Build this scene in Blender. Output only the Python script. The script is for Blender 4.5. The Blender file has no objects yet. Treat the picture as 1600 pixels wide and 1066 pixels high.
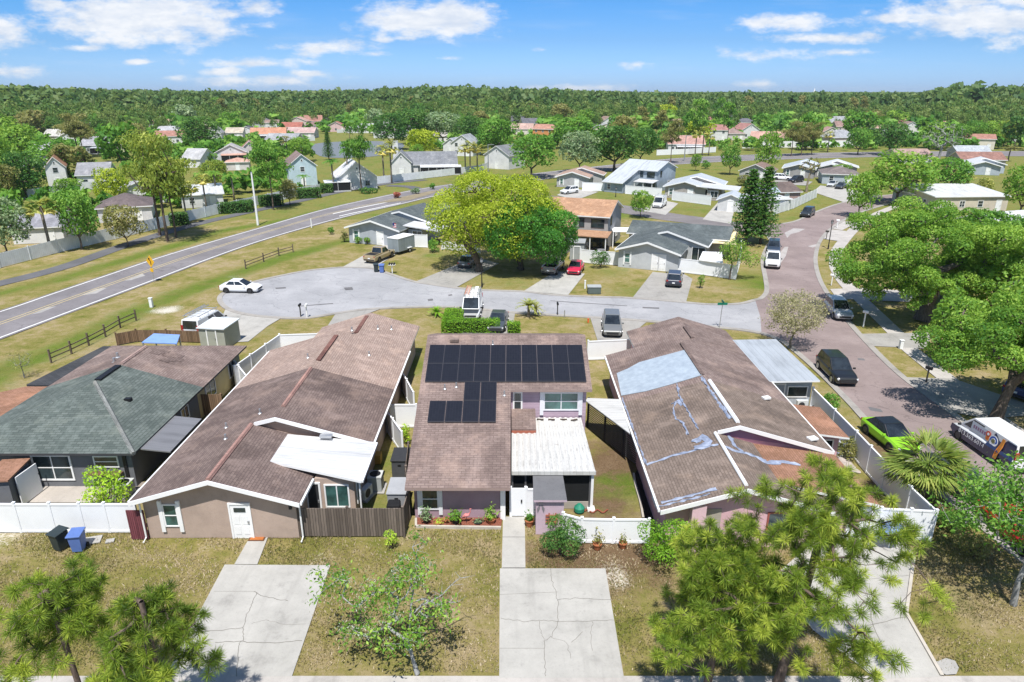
import bpy, math, random
import numpy as np
from mathutils import Vector, Matrix
R = math.radians
rng = random.Random(7)
sc = bpy.context.scene
COL = sc.collection

# ---------------------------------------------------------------- camera, world, sun, exposure
CH = 22.0; FPX = 1067.0; PITCH = math.atan(390 / 1067.0)
SP, CP = math.sin(PITCH), math.cos(PITCH)
cam = bpy.data.cameras.new('camera'); camo = bpy.data.objects.new('camera', cam); COL.objects.link(camo)
camo.location = (0, 0, CH); camo.rotation_euler = (math.pi / 2 - PITCH, 0, 0)
cam.sensor_width = 36; cam.lens = 24.0; cam.clip_end = 20000; cam.clip_start = 0.2
sc.camera = camo
SUN_EL, SUN_AZ = 65.0, 183.0        # the sun stands high behind the camera
world = bpy.data.worlds.new('World'); sc.world = world; world.use_nodes = True
sc.view_settings.view_transform = 'Standard'; sc.view_settings.look = 'None'
sc.view_settings.exposure = 0.38; sc.view_settings.gamma = 1
sl = bpy.data.lights.new('sun', 'SUN'); slo = bpy.data.objects.new('sun', sl); COL.objects.link(slo)
sl.energy = 5.0; sl.angle = R(0.5); sl.color = (1, .968, .915)
sx, sy, sz = math.sin(R(SUN_AZ)) * math.cos(R(SUN_EL)), math.cos(R(SUN_AZ)) * math.cos(R(SUN_EL)), math.sin(R(SUN_EL))
slo.rotation_euler = Vector((sx, sy, sz)).to_track_quat('Z', 'Y').to_euler()
slo.location = (0, -50, 80)

def build_world():
    nt = world.node_tree; nt.nodes.clear(); N = nt.nodes; L = nt.links
    def nd(t, **k):
        n = N.new(t)
        for a, b in k.items(): setattr(n, a, b)
        return n
    def mth(op, a, b=None, c=None, clamp=False):
        n = nd('ShaderNodeMath', operation=op); n.use_clamp = clamp
        for i, x in enumerate((a, b, c)):
            if x is None: continue
            if isinstance(x, (int, float)): n.inputs[i].default_value = x
            else: L.new(x, n.inputs[i])
        return n.outputs[0]
    out = nd('ShaderNodeOutputWorld'); bg = nd('ShaderNodeBackground'); bg.inputs[1].default_value = .085
    sky = nd('ShaderNodeTexSky', sky_type='NISHITA'); sky.sun_disc = False
    sky.sun_elevation = R(SUN_EL); sky.sun_rotation = R(SUN_AZ); sky.altitude = 20
    sky.air_density = 1.0; sky.dust_density = 0.6; sky.ozone_density = 1.6
    tc = nd('ShaderNodeTexCoord'); sp = nd('ShaderNodeSeparateXYZ'); L.new(tc.outputs['Generated'], sp.inputs[0])
    x, y, z = sp.outputs
    yy = mth('MAXIMUM', y, .12)
    u = mth('DIVIDE', x, yy); w = mth('DIVIDE', z, yy)
    # clear deep sky: the air above the haze is bluer than the model's default
    ramp = nd('ShaderNodeValToRGB'); L.new(mth('MULTIPLY', w, 4.0, clamp=True), ramp.inputs[0])
    e = ramp.color_ramp.elements
    e[0].position = 0; e[0].color = SKY[0]; e[1].position = .62; e[1].color = SKY[2]
    k = e.new(.26); k.color = SKY[1]; k = e.new(1.0); k.color = (.8, .95, 1.1, 1)
    mul = nd('ShaderNodeMix', data_type='RGBA', blend_type='MULTIPLY'); mul.inputs[0].default_value = 1
    L.new(sky.outputs[0], mul.inputs[6]); L.new(ramp.outputs[0], mul.inputs[7])
    cmb = nd('ShaderNodeCombineXYZ'); L.new(u, cmb.inputs[0]); L.new(w, cmb.inputs[1])
    acc = None
    for (px, py, rx, ry, st) in CLOUDS:
        s = nd('ShaderNodeVectorMath', operation='SUBTRACT'); L.new(cmb.outputs[0], s.inputs[0])
        s.inputs[1].default_value = ((px - 800) / 1067, (143 - py) / 1067, 0)
        m = nd('ShaderNodeVectorMath', operation='MULTIPLY'); L.new(s.outputs[0], m.inputs[0])
        m.inputs[1].default_value = (1067 / (rx * 1.35), 1067 / (ry * 1.45), 0)
        ln = nd('ShaderNodeVectorMath', operation='LENGTH'); L.new(m.outputs[0], ln.inputs[0])
        v = mth('MULTIPLY', mth('SUBTRACT', 1.0, ln.outputs['Value'], clamp=True), st)
        acc = v if acc is None else mth('MAXIMUM', acc, v)
    def noise(scx, scy, det, seed):
        mp = nd('ShaderNodeMapping'); mp.inputs['Scale'].default_value = (scx, scy, 1); mp.inputs['Location'].default_value = (seed, seed * 2, seed)
        L.new(cmb.outputs[0], mp.inputs[0]); n = nd('ShaderNodeTexNoise'); n.inputs['Scale'].default_value = 1
        n.inputs['Detail'].default_value = det; n.inputs['Roughness'].default_value = .62; L.new(mp.outputs[0], n.inputs['Vector'])
        return n.outputs['Fac']
    n1 = noise(22, 52, 9, 3.1); n2 = noise(7, 60, 6, 9.7)
    dens = mth('ADD', acc, mth('MULTIPLY', mth('SUBTRACT', n1, .5), 1.5))
    has = mth('MULTIPLY', acc, 5, clamp=True)
    mr = nd('ShaderNodeMapRange', interpolation_type='SMOOTHSTEP'); L.new(dens, mr.inputs[0])
    mr.inputs[1].default_value = .17; mr.inputs[2].default_value = .72
    cl = mth('MULTIPLY', mth('MULTIPLY', mr.outputs[0], has), .92)
    wisp = nd('ShaderNodeMapRange', interpolation_type='SMOOTHSTEP'); L.new(n2, wisp.inputs[0])
    wisp.inputs[1].default_value = .52; wisp.inputs[2].default_value = .8
    cl = mth('MAXIMUM', cl, mth('MULTIPLY', wisp.outputs[0], .10))
    cr = nd('ShaderNodeValToRGB'); L.new(noise(20, 55, 5, 5.5), cr.inputs[0])
    cr.color_ramp.elements[0].position = .35; cr.color_ramp.elements[0].color = CLOUDC[0]
    cr.color_ramp.elements[1].position = .6; cr.color_ramp.elements[1].color = CLOUDC[1]
    mx = nd('ShaderNodeMix', data_type='RGBA'); L.new(cl, mx.inputs[0]); L.new(mul.outputs[2], mx.inputs[6]); L.new(cr.outputs[0], mx.inputs[7])
    L.new(mx.outputs[2], bg.inputs[0]); L.new(bg.outputs[0], out.inputs[0])
SKY = [(.72, 1.15, 2.2, 1), (.46, .80, 1.45, 1), (.22, .71, 1.29, 1)]
CLOUDC = [(6.6, 7.2, 8.2, 1), (8.9, 9.0, 9.2, 1)]
CLOUDS = [(150, 30, 50, 14, .8), (215, 74, 60, 9, .6), (395, 112, 40, 8, .6), (310, 126, 30, 6, .55), (375, 116, 40, 7, .9), (500, 118, 40, 6, .8), (735, 42, 60, 14, .9), (260, 103, 26, 5, .8), (1340, 46, 50, 10, .9), (1440, 24, 60, 9, .9), (845, 86, 16, 4, .5), (710, 98, 22, 4, .5), (1275, 90, 60, 6, .7), (600, 92, 30, 5, .7), (270, 45, 175, 42, 1), (20, 60, 95, 34, 1), (680, 47, 120, 28, 1), (440, 32, 36, 14, .9), (530, 84, 80, 13, .8), (300, 6, 170, 12, .9),
          (545, 4, 70, 9, .9), (430, 128, 130, 11, .7), (1470, 45, 190, 26, .95), (1200, 52, 100, 13, .9), (1250, 71, 95, 9, .8), (1540, 25, 100, 16, .9),
          (1545, 72, 100, 22, .6), (80, 115, 55, 11, .7), (915, 138, 90, 7, .7), (980, 107, 34, 7, .55), (1180, 92, 110, 12, .5), (420, 105, 120, 9, .7),
          (640, 72, 42, 6, .7), (1330, 4, 80, 7, .8), (660, 2, 50, 5, .8), (185, 84, 50, 6, .7), (1150, 133, 60, 7, .6)]
build_world()

# ---------------------------------------------------------------- from a point of the plan to the ground and heights
def P(px, py, z=0.0):
    u = (px - 800) / FPX; v = (py - 533) / FPX
    t = (CH - z) / (SP + v * CP)
    return Vector((u * t, (CP - v * SP) * t, z))
def PH(px, py, top):
    """height of an upright thing whose foot is seen at px,py and whose top is seen at height top"""
    y = P(px, py).y; v = (top - 533) / FPX
    return CH - y * (v * CP + SP) / (CP - v * SP)
def depth(px, py, z=0.0):
    return (CH - z) / (SP + (py - 533) / FPX * CP)
def mpp(px, py, z=0.0):
    return depth(px, py, z) / FPX

# ---------------------------------------------------------------- objects
def tag(o, label=None, cat=None, group=None, kind=None):
    if label: o['label'] = label
    if cat: o['category'] = cat
    if group: o['group'] = group
    if kind: o['kind'] = kind
    return o
def thing(name, label, cat, loc=(0, 0, 0), rz=0, group=None):
    o = bpy.data.objects.new(name, None); COL.objects.link(o); o.empty_display_size = .2
    o.location = loc; o.rotation_euler = (0, 0, rz)
    return tag(o, label, cat, group)
def origin(p):
    v = Vector((0, 0, 0))
    while p is not None: v += p.location; p = p.parent
    return v
def copy_tree(o, parent=None):
    c = o.copy(); COL.objects.link(c)
    if parent is not None: c.parent = parent
    for ch in list(o.children): copy_tree(ch, c)
    return c
def TR(loc, rot=0.0, mirror=None, s=1.0):
    c, sn = math.cos(rot), math.sin(rot); ox, oy = loc[0], loc[1]; oz = loc[2] if len(loc) > 2 else 0
    def f(p):
        x, y, z = p
        if mirror is not None: x = mirror - x
        x *= s; y *= s
        return (ox + c * x - sn * y, oy + sn * x + c * y, oz + z)
    f.rot = rot; f.mir = mirror is not None
    return f

class MB:
    def __init__(self, T=None): self.v = []; self.f = []; self.m = []; self.T = T
    def add(self, pts, faces, mi=0):
        b = len(self.v)
        self.v += [tuple(self.T(p)) if self.T else tuple(p) for p in pts]
        for i, fc in enumerate(faces):
            self.f.append([b + k for k in fc]); self.m.append(mi[i] if isinstance(mi, (list, tuple)) else mi)
        return self
    def poly(self, pts, mi=0): return self.add(pts, [list(range(len(pts)))], mi)
    def box(self, cx, cy, cz, sx, sy, sz, rot=0, mi=0):
        c, s = math.cos(rot), math.sin(rot); pts = []
        for dz in (-.5, .5):
            for dx, dy in ((-.5, -.5), (.5, -.5), (.5, .5), (-.5, .5)):
                x, y = dx * sx, dy * sy
                pts.append((cx + c * x - s * y, cy + s * x + c * y, cz + dz * sz))
        return self.add(pts, [(3, 2, 1, 0), (4, 5, 6, 7), (0, 1, 5, 4), (1, 2, 6, 5), (2, 3, 7, 6), (3, 0, 4, 7)], mi)
    def bb(self, x0, x1, y0, y1, z0, z1, mi=0):
        return self.box((x0 + x1) / 2, (y0 + y1) / 2, (z0 + z1) / 2, x1 - x0, y1 - y0, z1 - z0, 0, mi)
    def slab(self, top, th, mi=0, ms=None):
        ms = mi if ms is None else ms; n = len(top)
        pts = list(top) + [(p[0], p[1], p[2] - th) for p in top]
        fc = [list(range(n)), list(range(2 * n - 1, n - 1, -1))] + [[i, i + n, (i + 1) % n + n, (i + 1) % n] for i in range(n)]
        return self.add(pts, fc, [mi, ms] + [ms] * n)
    def prism(self, xy, z0, z1, mi=0):
        return self.slab([(p[0], p[1], z1) for p in xy], z1 - z0, mi)
    def extr(self, sec, y0, y1, mi=0):
        n = len(sec); pts = [(x, y0, z) for x, z in sec] + [(x, y1, z) for x, z in sec]
        return self.add(pts, [list(range(n)), list(range(2 * n - 1, n - 1, -1))] + [[i, i + n, (i + 1) % n + n, (i + 1) % n] for i in range(n)], mi)
    def tube(self, pts, rad, n=6, mi=0):
        pts = [Vector(p) for p in pts]; rings = []
        if not isinstance(rad, (list, tuple)): rad = [rad] * len(pts)
        for i, p in enumerate(pts):
            d = (pts[min(i + 1, len(pts) - 1)] - pts[max(i - 1, 0)]); d = d.normalized() if d.length > 1e-6 else Vector((0, 0, 1))
            a = d.cross(Vector((.31, .95, .05)) if abs(d.z) > .9 else Vector((0, 0, 1))).normalized(); b = d.cross(a)
            rings.append([p + (a * math.cos(2 * math.pi * k / n) + b * math.sin(2 * math.pi * k / n)) * rad[i] for k in range(n)])
        vs = [tuple(q) for r in rings for q in r]; fc = []
        for i in range(len(pts) - 1):
            for k in range(n):
                fc.append((i * n + k, i * n + (k + 1) % n, (i + 1) * n + (k + 1) % n, (i + 1) * n + k))
        fc.append(tuple(range(n - 1, -1, -1))); fc.append(tuple(range((len(pts) - 1) * n, len(pts) * n)))
        return self.add(vs, fc, mi)
    def cyl(self, cx, cy, z0, z1, r0, r1=None, n=12, mi=0):
        return self.tube([(cx, cy, z0), (cx, cy, z1)], [r0, r0 if r1 is None else r1], n, mi)
    def lathe(self, prof, n=12, c=(0, 0, 0), mi=0):
        pts = []; fc = []
        for r, z in prof:
            for k in range(n): pts.append((c[0] + r * math.cos(2 * math.pi * k / n), c[1] + r * math.sin(2 * math.pi * k / n), c[2] + z))
        for i in range(len(prof) - 1):
            for k in range(n): fc.append((i * n + k, i * n + (k + 1) % n, (i + 1) * n + (k + 1) % n, (i + 1) * n + k))
        fc.append(tuple(range(n - 1, -1, -1))); fc.append(tuple(range((len(prof) - 1) * n, len(prof) * n)))
        return self.add(pts, fc, mi)
    def build(self, name, mats, parent=None, smooth=False, local=False, bevel=0):
        o = Vector((0, 0, 0)) if local else origin(parent)
        me = bpy.data.meshes.new(name)
        me.from_pydata([(x - o.x, y - o.y, z - o.z) for x, y, z in self.v], [], self.f)
        if not isinstance(mats, (list, tuple)): mats = [mats]
        for m in mats: me.materials.append(m)
        me.polygons.foreach_set('material_index', self.m)
        if smooth: me.polygons.foreach_set('use_smooth', [True] * len(self.f))
        uv = me.uv_layers.new(name='uv'); co = [0.0] * (2 * len(me.loops))
        vs = self.v; li = 0
        for fc in self.f:
            a = Vector(vs[fc[0]]); n = Vector((0, 0, 0))
            for i in range(1, len(fc) - 1): n += (Vector(vs[fc[i]]) - a).cross(Vector(vs[fc[i + 1]]) - a)
            if n.length < 1e-12: n = Vector((0, 0, 1))
            n.normalize()
            t = Vector((0, 0, 1)).cross(n)
            t = t.normalized() if t.length > .02 else Vector((1, 0, 0))
            b = n.cross(t)
            for k in fc:
                p = Vector(vs[k]); co[li] = p.dot(t); co[li + 1] = p.dot(b); li += 2
        uv.data.foreach_set('uv', co)
        me.update()
        ob = bpy.data.objects.new(name, me); COL.objects.link(ob)
        if parent is not None: ob.parent = parent
        if bevel:
            bm = ob.modifiers.new('bevel', 'BEVEL'); bm.width = bevel; bm.segments = 2; bm.limit_method = 'ANGLE'; bm.angle_limit = R(25)
        return ob

# ---------------------------------------------------------------- materials
_mc = {}
class NT:
    def __init__(self, name):
        self.m = bpy.data.materials.new(name); self.m.use_nodes = True; self.t = self.m.node_tree
        self.t.nodes.clear(); self.out = self.t.nodes.new('ShaderNodeOutputMaterial'); self.bs = self.t.nodes.new('ShaderNodeBsdfPrincipled')
        self.t.links.new(self.bs.outputs[0], self.out.inputs[0])
    def n(self, t, **k):
        x = self.t.nodes.new(t)
        for a, b in k.items(): setattr(x, a, b)
        return x
    def l(self, a, b): self.t.links.new(a, b)
    def coord(self, kind='Object', scale=(1, 1, 1)):
        tc = self.n('ShaderNodeTexCoord'); mp = self.n('ShaderNodeMapping'); mp.inputs['Scale'].default_value = scale
        if kind == 'World':
            g = self.n('ShaderNodeNewGeometry'); self.l(g.outputs['Position'], mp.inputs[0])
        else: self.l(tc.outputs[kind], mp.inputs[0])
        return mp.outputs[0]
    def noise(self, scale, det=4, kind='World', sc=(1, 1, 1), rough=.6):
        n = self.n('ShaderNodeTexNoise'); n.inputs['Scale'].default_value = scale; n.inputs['Detail'].default_value = det; n.inputs['Roughness'].default_value = rough
        self.l(self.coord(kind, sc), n.inputs['Vector']); return n.outputs['Fac']
    def ramp(self, fac, stops):
        r = self.n('ShaderNodeValToRGB'); self.l(fac, r.inputs[0]); e = r.color_ramp.elements
        e[0].position, e[0].color = stops[0][0], c4(stops[0][1]); e[1].position, e[1].color = stops[-1][0], c4(stops[-1][1])
        for p, c in stops[1:-1]: k = e.new(p); k.color = c4(c)
        return r.outputs[0]
    def mix(self, fac, a, b, mode='MIX'):
        m = self.n('ShaderNodeMix', data_type='RGBA', blend_type=mode)
        for i, x in ((0, fac), (6, a), (7, b)):
            if isinstance(x, (int, float)): m.inputs[i].default_value = x
            elif isinstance(x, (tuple, list)): m.inputs[i].default_value = c4(x)
            else: self.l(x, m.inputs[i])
        return m.outputs[2]
    def math(self, op, a, b=0, clamp=False):
        m = self.n('ShaderNodeMath', operation=op); m.use_clamp = clamp
        for i, x in enumerate((a, b)):
            if isinstance(x, (int, float)): m.inputs[i].default_value = x
            else: self.l(x, m.inputs[i])
        return m.outputs[0]
    def mrange(self, v, a, b, c=0, d=1):
        m = self.n('ShaderNodeMapRange', interpolation_type='SMOOTHSTEP'); self.l(v, m.inputs[0])
        for i, x in enumerate((a, b, c, d)): m.inputs[i + 1].default_value = x
        return m.outputs[0]
    def bump(self, h, strength=.3, dist=.02):
        b = self.n('ShaderNodeBump'); b.inputs['Strength'].default_value = strength; b.inputs['Distance'].default_value = dist
        self.l(h, b.inputs['Height']); self.l(b.outputs[0], self.bs.inputs['Normal'])
    def color(self, c, rough=.85, spec=.3, metal=0):
        if isinstance(c, (tuple, list)): self.bs.inputs['Base Color'].default_value = c4(c)
        else: self.l(c, self.bs.inputs['Base Color'])
        self.bs.inputs['Roughness'].default_value = rough; self.bs.inputs['Specular IOR Level'].default_value = spec; self.bs.inputs['Metallic'].default_value = metal
        return self.m
def c4(c): return (c[0], c[1], c[2], 1) if len(c) == 3 else tuple(c)
def mulc(c, k): return tuple(min(1, x * k) for x in c[:3])
def cached(f):
    def g(*a, **k):
        key = (f.__name__, a, tuple(sorted(k.items())))
        if key not in _mc: _mc[key] = f(*a, **k)
        return _mc[key]
    return g
@cached
def paint(c, rough=.6, spec=.4, var=.10, sc=1.2, name='paint'):
    t = NT(name); n = t.noise(sc, 6)
    col = t.ramp(n, [(.25, mulc(c, 1 - var * 1.6)), (.5, c), (.8, mulc(c, 1 + var))])
    fine = t.noise(26, 2); col = t.mix(t.mrange(fine, .55, .75, 0, .25), col, mulc(c, .7))
    return t.color(col, rough, spec)
@cached
def stucco(c, name='stucco'):
    c = mulc(c, .9); t = NT(name); n = t.noise(.9, 6); f = t.noise(14, 4)
    col = t.ramp(n, [(.2, mulc(c, .78)), (.5, c), (.8, mulc(c, 1.12))])
    col = t.mix(t.mrange(f, .5, .72, 0, .3), col, mulc(c, .72))
    streak = t.noise(1.0, 4, 'World', (2.4, 2.4, .22)); col = t.mix(t.mrange(streak, .55, .8, 0, .35), col, mulc(c, .6))
    t.bump(f, .35, .02); return t.color(col, .9, .2)
@cached
def siding(c, vert=False, step=.2, name='siding'):
    t = NT(name); s = t.n('ShaderNodeSeparateXYZ'); t.l(t.coord('UV', (1 / step, 1 / step, 1)), s.inputs[0])
    fr = t.math('FRACT', s.outputs[0 if vert else 1]); g = t.mrange(fr, .0, .14, 1, 0)
    n = t.noise(1.1, 5); col = t.ramp(n, [(.25, mulc(c, .82)), (.55, c), (.8, mulc(c, 1.08))])
    col = t.mix(t.math('MULTIPLY', g, .45), col, mulc(c, .45)); t.bump(fr, .3, .02)
    return t.color(col, .75, .3)
@cached
def shingle(c1, c2, stain=.35, streak=.5, row=.16, patch=None, name='shingle'):
    """asphalt shingles: courses and tabs from the UVs (metres), stains and dirty streaks down the slope"""
    c1 = mulc(c1, .88); c2 = mulc(c2, .9)
    t = NT(name); b = t.n('ShaderNodeTexBrick'); t.l(t.coord('UV'), b.inputs['Vector'])
    b.inputs['Scale'].default_value = 1; b.inputs['Brick Width'].default_value = .42; b.inputs['Row Height'].default_value = row
    b.inputs['Mortar Size'].default_value = .018; b.inputs['Mortar Smooth'].default_value = .3; b.inputs['Bias'].default_value = .0
    b.inputs['Color1'].default_value = c4(c1); b.inputs['Color2'].default_value = c4(c2); b.inputs['Mortar'].default_value = c4(mulc(c1, .58))
    col = b.outputs['Color']
    g = t.noise(22, 5, rough=.8); col = t.mix(t.mrange(g, .4, .66, 0, .6), col, mulc(c2, .55))
    st = t.noise(.35, 8, 'World', rough=.72); col = t.mix(t.mrange(st, .44, .64, 0, min(.8, stain * 1.6)), col, mulc(c1, .45)); ws = t.noise(.5, 6, 'World', rough=.7); col = t.mix(t.mrange(ws, .5, .68, 0, .35), col, (c2[0] * 1.5, c2[1] * 1.42, c2[2] * 1.3))
    sk = t.noise(1.0, 5, 'UV', (1.5, .13, 1)); col = t.mix(t.mrange(sk, .5, .78, 0, streak), col, mulc(c1, .5))
    lt = t.noise(.8, 6, 'UV', (1, .4, 1), .7); col = t.mix(t.mrange(lt, .5, .72, 0, .45), col, mulc(c2, 1.35))
    if patch: pn = t.noise(.8, 3); col = t.mix(t.mrange(pn, .6, .66, 0, .6), col, patch)
    t.bump(b.outputs['Fac'], -.4, .015); return t.color(col, .95, .15)
@cached
def metalroof(c, step=.4, rust=.25, name='metal_roof'):
    t = NT(name); s = t.n('ShaderNodeSeparateXYZ'); t.l(t.coord('UV', (1 / step, 1, 1)), s.inputs[0])
    fr = t.math('FRACT', s.outputs[0]); n = t.noise(.8, 6, 'UV', (2.0, .35, 1))
    col = t.ramp(n, [(.3, mulc(c, .72)), (.5, c), (.75, mulc(c, 1.1))])
    col = t.mix(t.mrange(fr, .0, .12, .55, 0), col, mulc(c, .4)); sp = t.noise(5, 5); col = t.mix(t.mrange(sp, .6, .75, 0, rust), col, (.23, .19, .15))
    t.bump(fr, .25, .03); return t.color(col, .45, .5, .15)
@cached
def concrete(c, dirt=.35, name='concrete'):
    c = mulc(c, .72); t = NT(name); n = t.noise(.45, 8, rough=.7); f = t.noise(9, 5)
    col = t.ramp(n, [(.3, mulc(c, .66)), (.43, mulc(c, .9)), (.55, c), (.72, mulc(c, 1.12))])
    tm_ = t.noise(1.0, 5, 'World', (1.6, .12, 1)); col = t.mix(t.mrange(tm_, .52, .7, 0, .3), col, mulc(c, .62))
    os_ = t.noise(.8, 6, 'World', rough=.7); col = t.mix(t.mrange(os_, .58, .7, 0, .38), col, mulc(c, .52))
    col = t.mix(t.mrange(f, .52, .75, 0, dirt), col, mulc(c, .6)); s = t.noise(60, 2); col = t.mix(t.mrange(s, .55, .8, 0, .3), col, mulc(c, .65))
    t.bump(f, .15, .01); return t.color(col, .9, .2)
@cached
def asphalt(c, c2, streak=(1, 1, 1), name='asphalt'):
    c = mulc(c, .86); c2 = mulc(c2, .86); t = NT(name); n = t.noise(.16, 8, 'World', streak, .7); f = t.noise(3.0, 6); g = t.noise(45, 2)
    col = t.ramp(n, [(.28, mulc(c, .78)), (.5, c), (.72, c2)])
    col = t.mix(t.mrange(f, .5, .78, 0, .32), col, mulc(c, .62)); col = t.mix(t.mrange(g, .5, .75, 0, .4), col, mulc(c, .62))
    cr = t.n('ShaderNodeTexVoronoi', feature='DISTANCE_TO_EDGE'); cr.inputs['Scale'].default_value = .22
    wv = t.noise(.6, 4); mp = t.n('ShaderNodeVectorMath', operation='ADD'); geo = t.n('ShaderNodeNewGeometry')
    cx = t.n('ShaderNodeCombineXYZ'); t.l(t.math('MULTIPLY', wv, 5.0), cx.inputs[0]); t.l(t.math('MULTIPLY', wv, -3.0), cx.inputs[1])
    t.l(geo.outputs['Position'], mp.inputs[0]); t.l(cx.outputs[0], mp.inputs[1]); t.l(mp.outputs[0], cr.inputs['Vector'])
    col = t.mix(t.mrange(cr.outputs['Distance'], .003, .012, .45, 0), col, mulc(c, .45))
    t.bump(g, .2, .01); return t.color(col, .92, .2)
@cached
def wood(c, step=.14, name='wood_boards'):
    t = NT(name); b = t.n('ShaderNodeTexBrick'); t.l(t.coord('UV'), b.inputs['Vector'])
    b.inputs['Scale'].default_value = 1; b.inputs['Brick Width'].default_value = step; b.inputs['Row Height'].default_value = 30
    b.offset = 0; b.inputs['Mortar Size'].default_value = .010; b.inputs['Color1'].default_value = c4(mulc(c, .7)); b.inputs['Color2'].default_value = c4(mulc(c, 1.35)); b.inputs['Mortar'].default_value = c4(mulc(c, .15))
    n = t.noise(1, 6, 'UV', (18, 1.2, 1)); col = t.mix(t.mrange(n, .4, .75, 0, .6), b.outputs['Color'], mulc(c, .45))
    return t.color(col, .9, .2)
@cached
def flat(c, rough=.6, spec=.4, metal=0, name='plain'):
    t = NT(name); n = t.noise(6, 3); return t.color(t.ramp(n, [(.3, mulc(c, .88)), (.7, mulc(c, 1.06))]), rough, spec, metal)
@cached
def glass(c=(.03, .045, .05), name='window_glass'):
    t = NT(name); n = t.noise(.9, 3); return t.color(t.ramp(n, [(.35, mulc(c, .5)), (.65, mulc(c, 1.5))]), .06, .8)
@cached
def carpaint(c, name='car_paint'):
    t = NT(name); m = t.color(c, .32, .5); t.bs.inputs['Coat Weight'].default_value = .7; t.bs.inputs['Coat Roughness'].default_value = .06; return m
@cached
def leafmat(c1, c2, c3, trans=.42, name='foliage', k=2.45):
    """leaves: colour varies leaf by leaf and clump by clump (face attribute 'var'), light passes through"""
    c1, c2, c3 = mulc(c1, k), mulc(c2, k), mulc(c3, k)
    t = NT(name); a = t.n('ShaderNodeAttribute'); a.attribute_name = 'var'
    oi = t.n('ShaderNodeObjectInfo'); f = t.math('ADD', a.outputs['Fac'], t.math('MULTIPLY', t.math('SUBTRACT', oi.outputs['Random'], .5), .25))
    col = t.ramp(f, [(.05, c1), (.5, c2), (.95, c3)])
    t.color(col, .55, .25); tr = t.n('ShaderNodeBsdfTranslucent'); t.l(t.mix(.5, col, (c3[0], c3[1] * 1.1, c3[2] * .6)), tr.inputs[0])
    mx = t.n('ShaderNodeMixShader'); mx.inputs[0].default_value = trans; t.l(t.bs.outputs[0], mx.inputs[1]); t.l(tr.outputs[0], mx.inputs[2]); t.l(mx.outputs[0], t.out.inputs[0])
    return t.m
@cached
def bark(c, name='bark'):
    t = NT(name); n = t.noise(3, 6, 'World', (3, 3, .7)); col = t.ramp(n, [(.3, mulc(c, .45)), (.55, c), (.8, mulc(c, 1.5))]); t.bump(n, .5, .04); return t.color(col, .95, .1)

WHITE = paint((.80, .80, .80), .5, .4, .05, 1.0, 'white_paint')
VINYL = paint((.80, .81, .83), .45, .4, .04, .8, 'white_vinyl')
TRIM = WHITE
BLACK = flat((.012, .012, .014), .5, .4, 0, 'black')
DARK = flat((.035, .036, .04), .6, .4, 0, 'dark_grey')
RUBBER = flat((.018, .018, .018), .85, .2, 0, 'rubber')
STEEL = flat((.45, .46, .48), .4, .5, .6, 'steel')
GLASS = glass()
GLASSG = glass((.05, .12, .11), 'green_glass')
SCREEN = flat((.016, .017, .018), .8, .2, 0, 'insect_screen')
CONC = concrete((.52, .50, .47))
# ---------------------------------------------------------------- ground
def catmull(pts, n=6, closed=False):
    pts = [Vector(p) for p in pts]; out = []; m = len(pts)
    for i in range(m if closed else m - 1):
        if closed: p0, p1, p2, p3 = pts[i - 1], pts[i], pts[(i + 1) % m], pts[(i + 2) % m]
        else: p0, p1, p2, p3 = pts[max(i - 1, 0)], pts[i], pts[i + 1], pts[min(i + 2, m - 1)]
        for k in range(n):
            t = k / n
            out.append(.5 * ((2 * p1) + (p2 - p0) * t + (2 * p0 - 5 * p1 + 4 * p2 - p3) * t * t + (3 * p1 - p0 - 3 * p2 + p3) * t ** 3))
    if not closed: out.append(pts[-1])
    return out
def strip(line, w, z, mb, mi=0, h=0):
    """a band of width w along a ground line, optionally raised by h"""
    L = []; Rr = []
    for i, p in enumerate(line):
        d = (line[min(i + 1, len(line) - 1)] - line[max(i - 1, 0)]); d.z = 0; d.normalize(); nrm = Vector((-d.y, d.x, 0)) * (w / 2)
        L.append(p + nrm); Rr.append(p - nrm)
    n = len(line); top = [(q.x, q.y, z + h) for q in L] + [(q.x, q.y, z + h) for q in Rr]
    fc = [(i, n + i, n + i + 1, i + 1) for i in range(n - 1)]
    mb.add(top, fc, mi)
    if h:
        for side, rev in ((L, False), (Rr, True)):
            vs = [(q.x, q.y, z - .05) for q in side] + [(q.x, q.y, z + h) for q in side]
            mb.add(vs, [(i, i + 1, n + i + 1, n + i) if rev else (i + 1, i, n + i, n + i + 1) for i in range(n - 1)], mi)
def sheet(name, pts, z, mat, parent=None, kind='structure', raw=False):
    mb = MB(); ps = pts if raw else [P(*p) for p in pts]
    ps = [(p[0], p[1], z) for p in ps]
    a = sum(ps[i][0] * ps[(i + 1) % len(ps)][1] - ps[(i + 1) % len(ps)][0] * ps[i][1] for i in range(len(ps)))
    if a < 0: ps.reverse()
    mb.poly(ps); o = mb.build(name, mat, parent)
    if parent is None: tag(o, kind=kind)
    return o
def L_(*pts): return [P(*p) for p in pts]

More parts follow.
